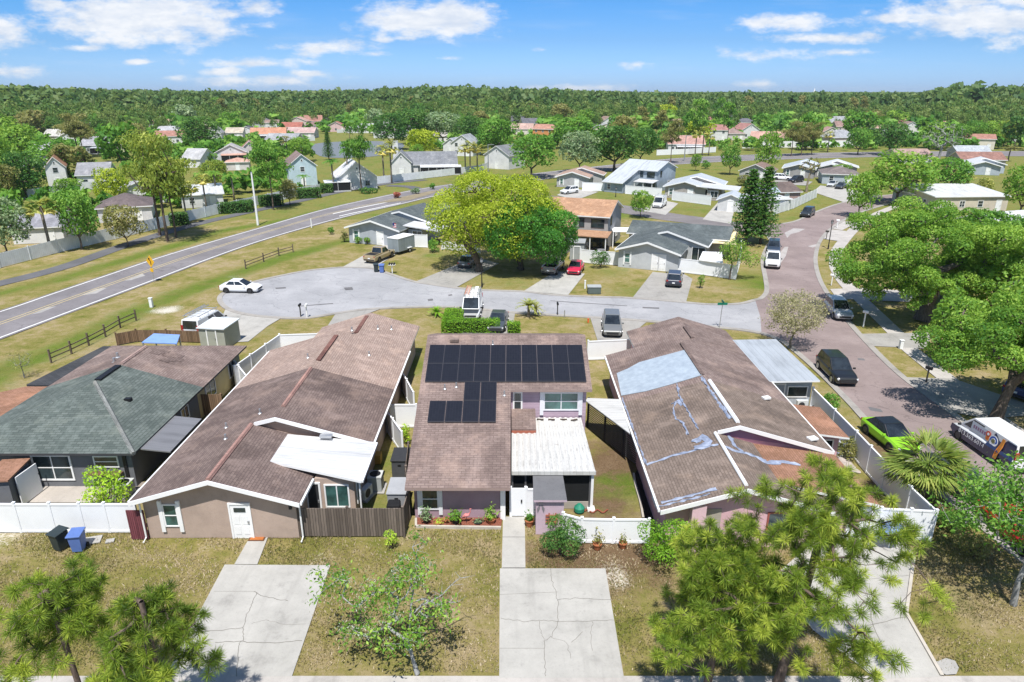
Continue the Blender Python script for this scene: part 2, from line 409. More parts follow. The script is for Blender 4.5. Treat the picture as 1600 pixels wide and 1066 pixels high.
def ground_material():
    t = NT('ground_grass'); a = t.n('ShaderNodeAttribute'); a.attribute_name = 'lush'
    s = t.n('ShaderNodeSeparateColor'); t.l(a.outputs['Color'], s.inputs[0])
    n1 = t.noise(.16, 8, rough=.65); n2 = t.noise(.55, 7, rough=.7); n3 = t.noise(8, 10, rough=.82); n4 = t.noise(42, 4, rough=.8); n5 = t.noise(1.6, 8, rough=.75)
    mixn = t.math('ADD', t.math('MULTIPLY', n1, .32), t.math('ADD', t.math('MULTIPLY', n2, .32), t.math('ADD', t.math('MULTIPLY', n3, .2), t.math('MULTIPLY', n5, .2))))
    dry = t.ramp(mixn, [(.38, (.085, .115, .020)), (.46, (.18, .185, .042)), (.52, (.27, .235, .085)), (.57, (.35, .285, .155)), (.64, (.41, .325, .21)), (.74, (.56, .49, .37))])
    lush = t.ramp(t.math('ADD', t.math('MULTIPLY', n2, .5), t.math('MULTIPLY', n3, .5)), [(.33, (.05, .105, .012)), (.5, (.115, .175, .022)), (.68, (.24, .25, .06))])
    dirt = t.ramp(t.math('ADD', t.math('MULTIPLY', n2, .4), t.math('MULTIPLY', n3, .6)), [(.3, (.085, .055, .03)), (.5, (.16, .105, .062)), (.7, (.27, .20, .13))])
    fl = t.math('ADD', t.math('ADD', s.outputs[0], t.math('MULTIPLY', t.math('SUBTRACT', n1, .5), 1.4)), t.math('MULTIPLY', t.math('SUBTRACT', n2, .5), 1.3))
    col = t.mix(t.mrange(fl, .22, .78), dry, lush); col = t.mix(1.0, col, (.98, .95, .98), 'MULTIPLY')
    fd = t.math('ADD', s.outputs[1], t.math('MULTIPLY', t.math('SUBTRACT', n2, .5), 1.4))
    col = t.mix(t.mrange(fd, .3, .75), col, dirt)
    fs = t.math('ADD', s.outputs[2], t.math('MULTIPLY', t.math('SUBTRACT', n3, .5), 1.6))
    col = t.mix(t.mrange(fs, .45, .75), col, (.62, .57, .49))
    col = t.mix(t.mrange(n4, .45, .68, 0, .7), col, t.mix(1.0, col, (.45, .45, .35), 'MULTIPLY'))
    col = t.mix(t.mrange(n4, .25, .45, .6, 0), col, t.mix(1.0, col, (1.5, 1.45, 1.3), 'MULTIPLY'))
    sp = t.noise(4.5, 6); col = t.mix(t.mrange(sp, .56, .68, 0, .45), col, t.mix(1.0, col, (.5, .55, .4), 'MULTIPLY'))
    t.bump(t.math('ADD', n4, n3), .7, .06); return t.color(col, .95, .1)

# (px, py, radius m, channel 0 green / 1 brown earth / 2 pale sand, strength)
BLOBS = [(955, 720, 3.2, 1, .75), (940, 790, 2.5, 1, .7), (985, 700, 1.6, 0, .8), (970, 745, 2.6, 0, .8), (950, 775, 2.0, 0, .6), (905, 870, 2.6, 1, .8), (980, 870, 2.4, 1, .9), (1000, 900, 2.2, 1, .7),
         (835, 860, 1.3, 1, .55), (965, 905, .9, 2, .8), (955, 880, .8, 2, .6), (700, 915, 2.2, 1, .35), (690, 930, 1.0, 1, .6), (250, 930, 3.5, 1, .25), (330, 850, 1.2, 2, .5), (60, 845, 3.0, 2, .45), (10, 835, 2.0, 2, .6),
         (500, 875, 1.2, 2, .55), (445, 905, 1.0, 1, .3), (230, 850, 3, 0, .3), (640, 845, 2.5, 0, .25), (600, 835, 1.3, 0, .4), (585, 830, 1.2, 0, .5), (600, 720, 2.2, 0, .55), (590, 790, 1.6, 0, .55), (640, 570, 2.2, 0, .7),
         (260, 484, 1.8, 2, .9), (365, 432, 2.0, 2, .5), (310, 475, 6, 1, .18), (225, 445, 3, 1, .25), (1200, 440, 5, 0, .75), (1235, 425, 4, 0, .65), (1160, 430, 4, 0, .55), (1000, 455, 4, 0, .55), (950, 425, 3, 0, .5), (870, 445, 3, 0, .45),
         (800, 440, 4, 0, .45), (760, 435, 4, 0, .4), (690, 400, 4, 0, .5), (650, 425, 3, 0, .35), (1060, 325, 7, 0, .6), (960, 305, 6, 0, .55), (1260, 355, 4, 0, .45), (1230, 345, 6, 0, .45), (1010, 520, 3, 0, .2), (700, 500, 2.0, 0, .5),
         (1340, 610, 3, 0, .3), (1290, 545, 3, 0, .35), (1320, 370, 4, 0, .5), (1350, 340, 4, 0, .5), (1340, 490, 4, 0, .35), (1440, 545, 3, 0, .2), (1500, 820, 3, 1, .35), (1420, 780, 2.4, 1, .9), (1400, 720, 2, 1, .8), (1360, 690, 2, 1, .7),
         (1530, 900, 4, 1, .45), (1450, 900, 3, 0, .25), (1480, 850, 2, 0, .35), (800, 470, 3, 0, .2), (420, 520, 4, 0, .3), (900, 500, 3, 0, .2), (1320, 640, 3, 0, .3), (955, 560, 2.2, 1, .4), (990, 650, 2, 1, .5)]
SWALES = [([(-60, 620), (0, 582), (60, 556), (130, 526), (200, 493), (260, 468), (330, 440), (420, 411), (500, 386), (560, 372)], 2.1, .72),
          ([(-60, 470), (0, 458), (100, 434), (200, 405), (300, 376), (345, 362), (430, 346), (520, 325)], 2.1, .68),
          ([(0, 430), (120, 405), (260, 365), (380, 340)], 1.2, .5), ([(600, 292), (700, 280), (800, 268)], 3, .4)]
def ground():
    def axis(segs):
        out = []
        for a, b, s in segs: out += list(np.arange(a, b, s))
        return np.array(out + [segs[-1][1]])
    xs = axis([(-9000, -1000, 1000), (-1000, -200, 100), (-200, -80, 5), (-80, -36, 1.6), (-36, 36, .75), (36, 80, 1.6), (80, 200, 5), (200, 1000, 100), (1000, 9000, 1000)])
    ys = axis([(-200, 10, 30), (10, 60, .75), (60, 130, 1.6), (130, 260, 4), (260, 1000, 60), (1000, 12000, 1000)])
    X, Y = np.meshgrid(xs, ys); nx, ny = len(xs), len(ys)
    # a gently uneven surface close by
    Z = np.where((Y < 230) & (np.abs(X) < 190), -.03 + .02 * np.sin(X * .7) * np.cos(Y * .6), -.03)
    co = np.stack([X, Y, Z], -1).reshape(-1, 3)
    att = np.zeros((nx * ny, 4)); att[:, 3] = 1; xf, yf = X.ravel(), Y.ravel()
    for px, py, r, ch, st in BLOBS:
        q = P(px, py); d2 = ((xf - q.x) ** 2 + (yf - q.y) ** 2) / (r * r)
        att[:, ch] = np.maximum(att[:, ch], st * np.exp(-d2 * .7))
    for pts, w, st in SWALES:
        ln = catmull([P(*p) for p in pts], 8); best = np.full(nx * ny, 1e9)
        for a, b in zip(ln[:-1], ln[1:]):
            dx, dy = b.x - a.x, b.y - a.y; tt = np.clip(((xf - a.x) * dx + (yf - a.y) * dy) / (dx * dx + dy * dy + 1e-9), 0, 1)
            best = np.minimum(best, (xf - a.x - tt * dx) ** 2 + (yf - a.y - tt * dy) ** 2)
        att[:, 0] = np.maximum(att[:, 0], st * np.exp(-best / (w * w) * .8))
    att[:, 0] = np.where(yf > 125, np.maximum(att[:, 0], .5), att[:, 0])
    i = np.arange(nx - 1)[None, :] + np.arange(ny - 1)[:, None] * nx; i = i.ravel()
    faces = np.stack([i, i + 1, i + 1 + nx, i + nx], -1)
    me = bpy.data.meshes.new('ground'); me.vertices.add(len(co)); me.vertices.foreach_set('co', co.ravel())
    me.loops.add(faces.size); me.loops.foreach_set('vertex_index', faces.ravel()); me.polygons.add(len(faces)); me.polygons.foreach_set('loop_start', np.arange(0, faces.size, 4))
    me.update(); me.validate()
    ca = me.color_attributes.new('lush', 'FLOAT_COLOR', 'POINT'); ca.data.foreach_set('color', att.ravel())
    me.materials.append(ground_material()); o = bpy.data.objects.new('ground', me); COL.objects.link(o); tag(o, kind='structure')
ground()

# ---------------------------------------------------------------- roads
HWY = asphalt((.225, .21, .218), (.30, .28, .288), (1, 1, 1), 'highway_asphalt')
PINKASPH = asphalt((.285, .225, .215), (.37, .30, .285), name='street_asphalt')
GREYASPH = asphalt((.375, .375, .39), (.48, .475, .49), name='court_asphalt')
PATHM = asphalt((.14, .14, .15), (.18, .18, .19), name='path_asphalt')
KERB = concrete((.46, .43, .395), .4, 'kerb_concrete')
DARKP = asphalt((.17, .165, .17), (.22, .21, .22), name='patched_asphalt')
for q in ([(537, 450), (550, 449), (552, 453), (540, 454)], [(430, 450), (446, 449), (447, 451), (431, 452)], [(668, 468), (676, 467), (677, 470), (669, 471)], [(1004, 480), (1030, 481), (1030, 483), (1004, 482)], [(1340, 560), (1350, 561), (1352, 564), (1341, 563)], [(1356, 636), (1376, 640), (1380, 645), (1360, 642)], [(700, 461), (706, 460), (707, 462), (701, 463)], [(470, 478), (520, 474), (521, 475.2), (470, 479.2)], [(860, 470), (980, 478), (980, 478.8), (860, 470.9)], [(1440, 690), (1462, 712), (1458, 713), (1436, 691)]): sheet('road_patch', q, .0285, DARKP)
DRIVE = concrete((.56, .54, .50), .3, 'driveway_concrete'); DRIVE2 = concrete((.45, .43, .40), .45, 'old_driveway_concrete')
YLINE = paint((.52, .42, .20), .7, .3, .15, 3, 'yellow_line'); WLINE = paint((.72, .72, .70), .7, .3, .15, 3, 'white_line')
hw_up = catmull(L_((-150, 528), (0, 485), (80, 458), (160, 431), (265, 396), (400, 357), (505, 327), (580, 310), (655, 295), (740, 283), (860, 268), (960, 257), (1060, 247), (1200, 241), (1400, 237), (1700, 236)), 5)
hw_lo = catmull(L_((-150, 590), (0, 531), (82, 500), (240, 440), (325, 407), (400, 380), (480, 356), (555, 336), (630, 319), (690, 305), (760, 296), (860, 279), (960, 267), (1060, 257), (1200, 250), (1400, 245), (1700, 244)), 5)
sheet('highway', [tuple(p) for p in hw_up] + [tuple(p) for p in reversed(hw_lo)], .02, HWY, raw=True)
hw_mid = [(a + b) / 2 for a, b in zip(hw_up, hw_lo)]
mk = MB()
for ln, t_, mi in ((hw_up, .06, 1), (hw_lo, .06, 1)):
    other = hw_lo if ln is hw_up else hw_up
    strip([a.lerp(b, t_) for a, b in zip(ln, other)], .2, .026, mk, mi)
for off in (-.035, .035): strip([a.lerp(b, .48 + off) for a, b in zip(hw_up, hw_lo)], .13, .026, mk, 0)
# splitter markings where the lanes part, and worn pale patches beside the centre line
w0 = [a.lerp(b, .5) for a, b in zip(hw_up, hw_lo)]
for q in ([(520, 334), (560, 324.9), (640, 308.9), (640, 309.5), (560, 325.7), (520, 334.8)], [(530, 337.5), (560, 331), (626, 317), (626, 317.6), (560, 331.8), (530, 338.3)]): sheet('road_marking', q, .030, WLINE)
mk.build('road_marking', [YLINE, WLINE]); tag(bpy.data.objects['road_marking'], kind='structure')
for pts in ([(194, 439), (222, 428), (227, 431), (205, 438)], [(125, 462), (150, 452), (167, 450), (150, 459)], [(48, 492), (72, 481), (88, 479), (64, 489)]):
    sheet('road_patch', pts, .024, concrete((.50, .48, .46), .4, 'pale_patch'))
sheet('median', [(590, 318), (628, 308), (672, 299), (690, 297), (672, 304), (640, 313)], .05, concrete((.36, .30, .2), .5, 'median_soil'))
pth = catmull(L_((-140, 476), (0, 443), (100, 417), (200, 382), (300, 352), (390, 331), (455, 317), (530, 300), (605, 287), (665, 281)), 5)
mb = MB(); strip(pth, 2.6, .02, mb); tag(mb.build('bike_path', PATHM), kind='structure')
mb = MB(); strip(catmull(L_((605, 290), (640, 292), (655, 297)), 4), 3.0, .018, mb); tag(mb.build('bike_path', PATHM), kind='structure')

court_top = [(582, 420), (605, 427), (645, 440), (675, 445), (710, 450), (760, 454), (820, 456), (860, 461), (920, 464), (985, 466), (1072, 473), (1110, 476), (1155, 475), (1180, 469)]
court_bulb = [(582, 420), (540, 418), (500, 421), (470, 425), (430, 433), (400, 440), (370, 449), (350, 458), (343, 466), (346, 475), (356, 483), (372, 489), (400, 494), (440, 497), (480, 497), (520, 491)]
court_bot = [(520, 491), (560, 485), (600, 482), (660, 480), (720, 481), (805, 489), (870, 493), (920, 496), (1010, 502), (1110, 511), (1160, 516), (1190, 521)]
cpoly = catmull(L_(*(court_bulb[::-1] + court_top[1:])), 4)
bpoly = catmull(L_(*court_bot), 4)
sheet('court_road', [tuple(p) for p in cpoly] + [tuple(P(1230, 470)), tuple(P(1262, 520))] + [tuple(p) for p in reversed(bpoly)], .016, GREYASPH, raw=True)
st_left_a = catmull(L_((1450, 300), (1380, 306), (1317, 317), (1274, 332), (1246, 345), (1222, 350)), 5)
st_left_b = catmull(L_((1197, 366), (1204, 376), (1198, 388), (1193, 400), (1192, 414), (1196, 435), (1198, 455), (1190, 466), (1180, 469)), 5)
st_left_c = catmull(L_((1190, 521), (1215, 530), (1234, 542), (1279, 581), (1324, 626), (1361, 666), (1410, 713), (1481, 780), (1526, 816), (1600, 876), (1700, 950)), 5)
st_right = catmull(L_((1500, 306), (1420, 312), (1363, 326), (1325, 341), (1297, 359), (1281, 378), (1275, 398), (1275, 415), (1281, 437), (1295, 462), (1325, 502), (1361, 542), (1410, 589), (1481, 641), (1530, 678), (1600, 730), (1700, 800)), 5)
sheet('street', [tuple(p) for p in st_left_a] + [tuple(P(1150, 352)), tuple(P(1150, 362))] + [tuple(p) for p in st_left_b] + [tuple(P(1188, 495))] + [tuple(p) for p in st_left_c] + [tuple(p) for p in reversed(st_right)], .022, PINKASPH, raw=True)
sd = catmull(L_((1215, 356), (1150, 353), (1100, 346), (1040, 338), (970, 326), (900, 316), (840, 308)), 4)
mb = MB(); strip(sd, 7.5, .018, mb); tag(mb.build('side_street', asphalt((.22, .2, .2), (.28, .26, .26), name='side_street_asphalt')), kind='structure')
for ln in (cpoly, bpoly, st_left_a, st_left_b, st_left_c, st_right):
    mb = MB(); strip(ln, .55, .0, mb, 0, .07); tag(mb.build('kerb', KERB), kind='structure')
# pale worn paint and dust on the street
for pts in ([(1226, 364), (1240, 357), (1258, 358), (1248, 363), (1236, 366), (1230, 372)], [(1214, 402), (1226, 386), (1232, 386), (1228, 400), (1220, 412)], [(1262, 385), (1275, 382), (1280, 384), (1270, 387)], [(1293, 583), (1301, 584), (1303, 587), (1294, 586)]):
    sheet('road_patch', pts, .026, concrete((.55, .51, .49), .4, 'pale_patch'))
SIDEW = concrete((.60, .56, .52), .3, 'sidewalk_concrete')
sw = catmull(L_((1400, 322), (1352, 344), (1314, 382), (1305, 410), (1315, 435), (1336, 459), (1399, 520), (1421, 545), (1485, 596), (1538, 641), (1597, 682), (1700, 760)), 5)
mb = MB(); strip(sw, 1.6, .022, mb); tag(mb.build('sidewalk', SIDEW), kind='structure')
mb = MB(); strip([Vector((-40, P(0, 1057).y - .75, 0)), Vector((40, P(0, 1057).y - .75, 0))], 1.5, .022, mb); tag(mb.build('sidewalk', SIDEW), kind='structure')
mb = MB(); mb.bb(-60, 60, 8, 14.5, -.1, .012); tag(mb.build('front_street', GREYASPH), kind='structure')

def driveway(pts, mat=DRIVE, z=.026, cracks=(), joints=()):
    o = sheet('driveway', pts, z, mat)
    if cracks:
        mb = MB()
        for ln in cracks:
            q = [];  src = [P(*p) for p in ln]
            for a, b in zip(src[:-1], src[1:]):
                for k in range(6): q.append(a.lerp(b, k / 6) + Vector((rng.uniform(-.04, .04), rng.uniform(-.04, .04), 0)))
            q.append(src[-1]); strip(q, rng.uniform(.014, .034), z + .004, mb)
        for ln in joints: strip([P(*p) for p in ln], .018, z + .004, mb)
        mb.build('crack', flat((.19, .18, .16), .95, .1, 0, 'crack_dirt'), o)
    return o
driveway([(351, 883), (516, 884), (456, 1058), (258, 1058)], cracks=[[(402, 926), (395, 943), (386, 960), (380, 985), (380, 1000), (372, 1010), (370, 1058)], [(300, 984), (340, 986), (380, 982)], [(392, 975), (415, 970), (440, 976), (478, 976)],
    [(335, 1005), (372, 1003), (420, 1006), (472, 1002)], [(396, 926), (420, 935), (450, 940)]], joints=[[(334, 925), (400, 925)]])
sheet('walkway', [(391, 839), (419, 839), (402, 882.5), (366, 882.5)], .026, DRIVE)
driveway([(781, 889), (946, 889), (975, 1060), (780, 1060)], cracks=[[(860, 890), (861, 905), (868, 925), (872, 945), (871, 975), (862, 995), (851, 1002), (850, 1030), (853, 1058)], [(872, 938), (900, 936), (955, 938)],
    [(784, 967), (820, 972), (845, 970), (880, 972), (925, 971), (960, 970)], [(926, 972), (923, 990), (926, 1018)], [(842, 972), (845, 990), (851, 1000)], [(862, 996), (885, 1005), (892, 1030)], [(910, 988), (893, 1005)]], joints=[[(781, 930), (872, 926)], [(781, 1014), (850, 1014)]])
mb = MB(); 
sheet('walkway', [(786, 808), (820, 808), (821, 888.5), (784, 888.5)], .026, DRIVE)
mb = MB()
for a, b in (((785, 840), (821, 840)), ((785, 887.8), (821, 887.8))): strip([P(*a), P(*b)], .03, .031, mb)
tag(mb.build('walkway_joint', flat((.10, .095, .09), .95, .1, 0, 'crack_dirt')), kind='structure')
driveway([(1205, 905), (1290, 830), (1404, 838), (1428, 872), (1416, 960), (1472, 1058), (1370, 1062), (1270, 985)], cracks=[[(1300, 900), (1360, 905), (1420, 900)], [(1290, 975), (1350, 980), (1418, 965)], [(1340, 850), (1350, 910), (1365, 980), (1400, 1050)]])
sheet('stone_slab', [(1462, 1036), (1478, 1030), (1492, 1034), (1498, 1045), (1494, 1055), (1478, 1056), (1466, 1050)], .05, CONC)
# court and street driveways
driveway([(352, 484), (376, 490), (420, 497), (440, 497), (418, 510), (388, 534), (352, 536), (335, 522)], DRIVE)
driveway([(524, 491), (560, 486), (598, 482), (556, 497), (545, 520), (505, 520)], DRIVE2)
driveway([(536, 417), (583, 420), (636, 386), (604, 380)], DRIVE)
driveway([(648, 441), (712, 450), (780, 412), (742, 402)], DRIVE2)
driveway([(817, 456), (888, 461), (914, 428), (868, 424)], DRIVE)
driveway([(988, 466), (1072, 473), (1082, 436), (1068, 428), (1040, 427), (1020, 425)], DRIVE2)
driveway([(722, 481), (805, 489), (800, 516), (796, 526), (720, 526)], DRIVE2)
driveway([(922, 496), (1012, 502), (1000, 512), (996, 535), (934, 533)], DRIVE2)
driveway([(1297, 452), (1308, 467), (1420, 472), (1436, 456), (1340, 450)], SIDEW)
driveway([(1347, 522), (1362, 541), (1445, 545), (1460, 520)], DRIVE2)
driveway([(1414, 590), (1492, 645), (1545, 655), (1600, 650), (1600, 630), (1490, 592)], DRIVE2)
driveway([(1296, 358), (1283, 373), (1318, 378), (1330, 362)], SIDEW, .0245)
driveway([(1312, 345), (1296, 357), (1316, 360), (1340, 348)], SIDEW, .0235)
driveway([(1098, 343), (1142, 350), (1150, 318), (1122, 316)], DRIVE)
driveway([(1000, 329), (1040, 336), (1060, 318), (1030, 312)], DRIVE)
driveway([(870, 305), (900, 313), (935, 300), (890, 294)], DRIVE)
driveway([(1270, 300), (1318, 316), (1380, 306), (1330, 296), (1282, 290)], DRIVE)
driveway([(1200, 288), (1262, 290), (1270, 284), (1215, 280)], DRIVE2)
sheet('patio', [(38, 786), (68, 752), (150, 752), (150, 786)], .026, concrete((.60, .54, .48), .35, 'patio_pavers'))
sheet('patio', [(150, 786), (150, 752), (235, 754), (232, 786)], .025, concrete((.36, .31, .26), .5, 'patio_edge'))
# retention pond between the far houses
sheet('pond', [tuple(p) for p in catmull(L_((488, 226), (540, 221), (600, 221), (632, 226), (610, 240), (560, 246), (500, 244)), 4, True)], .03, (lambda t: t.color((.17, .18, .18), .45, .3))(NT('pond_water')), raw=True)
# ---------------------------------------------------------------- building helpers
def win(root, T, x, y, z, w, h, a=-90, nx=1, ny=2, fm=None, gm=None, fw=.08, name='window', trim=0, lab=None):
    fm = fm or TRIM; gm = gm or GLASS
    ca, sa = math.cos(R(a)), math.sin(R(a)); tx, ty = -sa, ca
    def B(mb, u0, u1, z0, z1, o0, o1):
        uc, oc = (u0 + u1) / 2, (o0 + o1) / 2
        mb.box(x + tx * uc + ca * oc, y + ty * uc + sa * oc, z + (z0 + z1) / 2, u1 - u0, o1 - o0, z1 - z0, R(a + 90))
    f = MB(T); W, H = w / 2, h / 2
    B(f, -W, -W + fw, -H, H, -.05, .06); B(f, W - fw, W, -H, H, -.05, .06); B(f, -W + fw, W - fw, -H, -H + fw, -.05, .06); B(f, -W + fw, W - fw, H - fw, H, -.05, .06)
    for i in range(1, nx): B(f, -W + w * i / nx - .03, -W + w * i / nx + .03, -H + fw, H - fw, -.05, .05)
    for i in range(1, ny): B(f, -W + fw, W - fw, -H + h * i / ny - .025, -H + h * i / ny + .025, -.05, .045)
    if trim:
        for s in (-1, 1): B(f, s * (W + trim / 2) - trim / 2, s * (W + trim / 2) + trim / 2, -H - .3, H + .2, -.05, .09)
    o = f.build(name, fm, root)
    g = MB(T); B(g, -W + fw * .5, W - fw * .5, -H + fw * .5, H - fw * .5, -.04, .025); g.build('pane', gm, o)
    if lab: o['label'] = lab
    return o
def door(root, T, x, y, w=.95, h=2.05, a=-90, mat=None, fm=None, z0=0, lab=None, panel=True):
    ca, sa = math.cos(R(a)), math.sin(R(a)); tx, ty = -sa, ca
    def B(mb, u0, u1, z0_, z1, o0, o1):
        uc, oc = (u0 + u1) / 2, (o0 + o1) / 2
        mb.box(x + tx * uc + ca * oc, y + ty * uc + sa * oc, (z0_ + z1) / 2, u1 - u0, o1 - o0, z1 - z0_, R(a + 90))
    d = MB(T); B(d, -w / 2, w / 2, z0, z0 + h, -.05, .03)
    if panel:
        for s in (-1, 1):
            for zz in (.25, .85): B(d, s * w * .23 - w * .15, s * w * .23 + w * .15, z0 + zz, z0 + zz + .5, .02, .05)
    o = d.build('door', mat or WHITE, root)
    f = MB(T); B(f, -w / 2 - .1, -w / 2, z0, z0 + h + .1, -.05, .07); B(f, w / 2, w / 2 + .1, z0, z0 + h + .1, -.05, .07); B(f, -w / 2, w / 2, z0 + h, z0 + h + .1, -.05, .07)
    f.build('frame', fm or TRIM, o)
    k = MB(T); B(k, w * .36, w * .44, z0 + .95, z0 + 1.1, .03, .1); k.build('handle', STEEL, o)
    if lab: o['label'] = lab
    return o
def plane_solver(a, b, c):
    a, b, c = Vector(a), Vector(b), Vector(c); n = (b - a).cross(c - a)
    def f(px, py):
        u = (px - 800) / FPX; v = (py - 533) / FPX; d = Vector((u, CP - v * SP, -(SP + v * CP))); o = Vector((0, 0, CH))
        return o + d * ((a - o).dot(n) / d.dot(n))
    f.n = n.normalized() if n.z > 0 else -n.normalized()
    return f
def pipe_vent(root, p, h=.35, r=.05, mat=None, name='vent_pipe'):
    mb = MB(); mb.cyl(p[0], p[1], p[2] - .1, p[2] + h, r, r, 8); mb.cyl(p[0], p[1], p[2] + .0, p[2] + .06, r * 2.2, r * 1.2, 8); return mb.build(name, mat or DARK, root)
def downspout(root, T, x, y, z1=2.3, z0=.1, mat=None):
    mb = MB(T); mb.tube([(x, y, z1), (x, y, z0 + .1), (x, y - .35, z0)], .045, 6); return mb.build('downspout', mat or TRIM, root)

def split_house(name, label, T, loc, wm, rm, e=2.5, sl=.298, D=15, Ff=6.2, rm2=None, ycut=None, trim=None, back=True, over=.4, group=None, patio=None, wins=True, frontdoor=True, wm2=None, gable_m=None):
    """single storey house with a low front gable stepping up to a wider, higher gable whose ridge is offset"""
    trim = trim or TRIM; root = thing(name, label, 'house', loc, 0, group)
    r1, r2 = e + 4.2 * sl, e + 5.6 * sl; xr = 8.65; er = e + (4.2 - (xr - 4.2)) * sl
    th = .16
    z = lambda x: e + x * sl
    zr = lambda x: e + (11.2 - x) * sl
    def slab(name_, top, mat): return MB(T).slab(top, th, 0, 1).build(name_, [mat, trim], root)
    cut = ycut if (rm2 and ycut) else D
    slab('roof', [(0, 0, z(0)), (4.2, 0, r1), (4.2, Ff, r1), (5.6, Ff, r2), (5.6, cut, r2), (0, cut, e)], rm)
    slab('roof', [(4.2, 0, r1), (xr, 0, er), (xr, Ff, er), (4.2, Ff, r1)], rm)
    slab('roof', [(5.6, Ff, r2), (11.2, Ff, e), (11.2, cut, e), (5.6, cut, r2)], rm)
    if cut < D:
        slab('roof', [(0, cut, e), (5.6, cut, r2), (5.6, D, r2), (0, D, e)], rm2); slab('roof', [(5.6, cut, r2), (11.2, cut, e), (11.2, D, e), (5.6, D, r2)], rm2)
    if back:
        rb = rm2 or rm; yb = D + 6
        slab('roof', [(11.2, D, e), (11.2, yb, e), (7.0, yb, r1), (7.0, D, r1)], rb); slab('roof', [(7.0, D, r1), (7.0, yb, r1), (2.6, yb, e - .1), (2.6, D, e - .1)], rb)
    # walls
    o = over; w = MB(T); k = th + .01
    w.extr([(o, 0), (xr - o, 0), (xr - o, er + o * sl - k), (4.2, r1 - k), (o, z(o) - k)], o + .1, Ff + .3)
    w.build('wall', wm, root)
    w = MB(T); w.extr([(o + .02, 0), (11.2 - o, 0), (11.2 - o, e + o * sl - k), (5.6, r2 - k), (o + .02, z(o) - k)], Ff + .32, D - .02); w.build('wall', wm2 or wm, root)
    if back:
        w = MB(T); w.extr([(3, 0), (11.2 - o, 0), (11.2 - o, e + o * sl - k), (7, r1 - k), (3, e + .02 - k)], D, D + 5.6); w.build('wall', wm2 or wm, root)
    # barge boards on the stepped gable and front
    for (xa, za, xb, zb, y) in ((4.35, r1 + .09, 5.6, r2, Ff - .03), (5.6, r2, 11.2, e, Ff - .03), (0, e, 4.2, r1, -.03), (4.2, r1, xr, er, -.03)):
        MB(T).slab([(xa, y - .03, za + .03), (xb, y - .03, zb + .03), (xb, y + .02, zb + .03), (xa, y + .02, za + .03)], .24).build('barge_board', trim, root)
    if gable_m:
        g = MB(T); g.extr([(4.6, r1 - .3), (10.4, e + .05), (5.6, r2 - .25)], Ff + .24, Ff + .31); g.build('gable_panel', gable_m, root)
    MB(T).bb(-.1, 0, .1, D - .1, e - .14, e - .02).build('gutter', trim, root); MB(T).bb(11.2, 11.3, Ff + .1, D - .1, e - .14, e - .02).build('gutter', trim, root)
    if wins:
        win(root, T, 1.6, o + .1, 1.35, .75, 1.3, -90, 1, 2, TRIM, GLASSG, .07, trim=.16)
        for yy in (Ff + 2.2, Ff + 5.5): win(root, T, 11.2 - o, yy, 1.4, 1.2, 1.1, 0, 2, 1)
        for yy in (3, Ff + 2.2, Ff + 5.5): win(root, T, o, yy, 1.4, 1.2, 1.1, 180, 2, 1)
    if frontdoor: door(root, T, 5.35, o + .1)
    if patio:
        mat, xa, xb, za, zb, ya, yb_ = patio
        s = MB(T).slab([(xa, ya, za), (xb, ya - .2, zb), (xb, Ff - .05, zb), (xa, Ff - .05, za)], .14).build('patio_roof', mat, root)
        w = MB(T); w.bb(xr - .02, 10.8, ya + .4, Ff + .25, 0, min(za, zb) - .12); w.build('wall', wm, root)
        win(root, T, 10.0, ya + .4, 1.3, 1.5, 1.4, -90, 2, 1)
    root['sp'] = 1; del root['sp']
    return root

SH_DARK = shingle((.17, .125, .115), (.25, .19, .17), .35, .45, name='dark_brown_shingle')
SH_TAN = shingle((.35, .255, .215), (.46, .35, .30), .12, .15, name='tan_shingle')
SH_BROWN = shingle((.225, .165, .15), (.31, .24, .215), .35, .45, name='brown_shingle')
SH_PURP = shingle((.225, .165, .15), (.31, .235, .21), .35, .4, name='weathered_brown_shingle')
SH_PINKH = shingle((.20, .155, .13), (.28, .22, .185), .35, .4, name='worn_brown_shingle')
SH_GREEN = shingle((.092, .115, .106), (.165, .192, .178), .12, .2, row=.2, name='green_shingle')
SH_GREY = shingle((.10, .12, .125), (.16, .185, .19), .2, .25, name='grey_shingle')
SH_ORANGE = shingle((.42, .24, .145), (.55, .34, .22), .15, .2, name='orange_shingle')
SH_RUST = shingle((.30, .16, .10), (.38, .21, .145), .2, .2, name='rust_shingle')
RIDGE_RED = shingle((.38, .22, .19), (.46, .28, .24), .1, .1, name='red_ridge_tiles')
TANW = stucco((.46, .355, .295), 'tan_stucco'); PURPW = stucco((.40, .28, .335), 'mauve_stucco'); PINKW = stucco((.66, .42, .46), 'pink_stucco')
GREYW = stucco((.17, .175, .19), 'charcoal_stucco'); YELLW = stucco((.60, .50, .28), 'yellow_stucco'); LGREY = stucco((.43, .46, .50), 'light_grey_stucco')
WHROOF = metalroof((.64, .64, .64), .6, .08, 'white_panel_roof'); CORR = metalroof((.60, .59, .56), .35, .45, 'corrugated_white'); GREYMET = metalroof((.20, .20, .21), .25, .1, 'grey_awning_metal')
METALR = metalroof((.52, .55, .58), .35, .08, 'light_metal_roof')

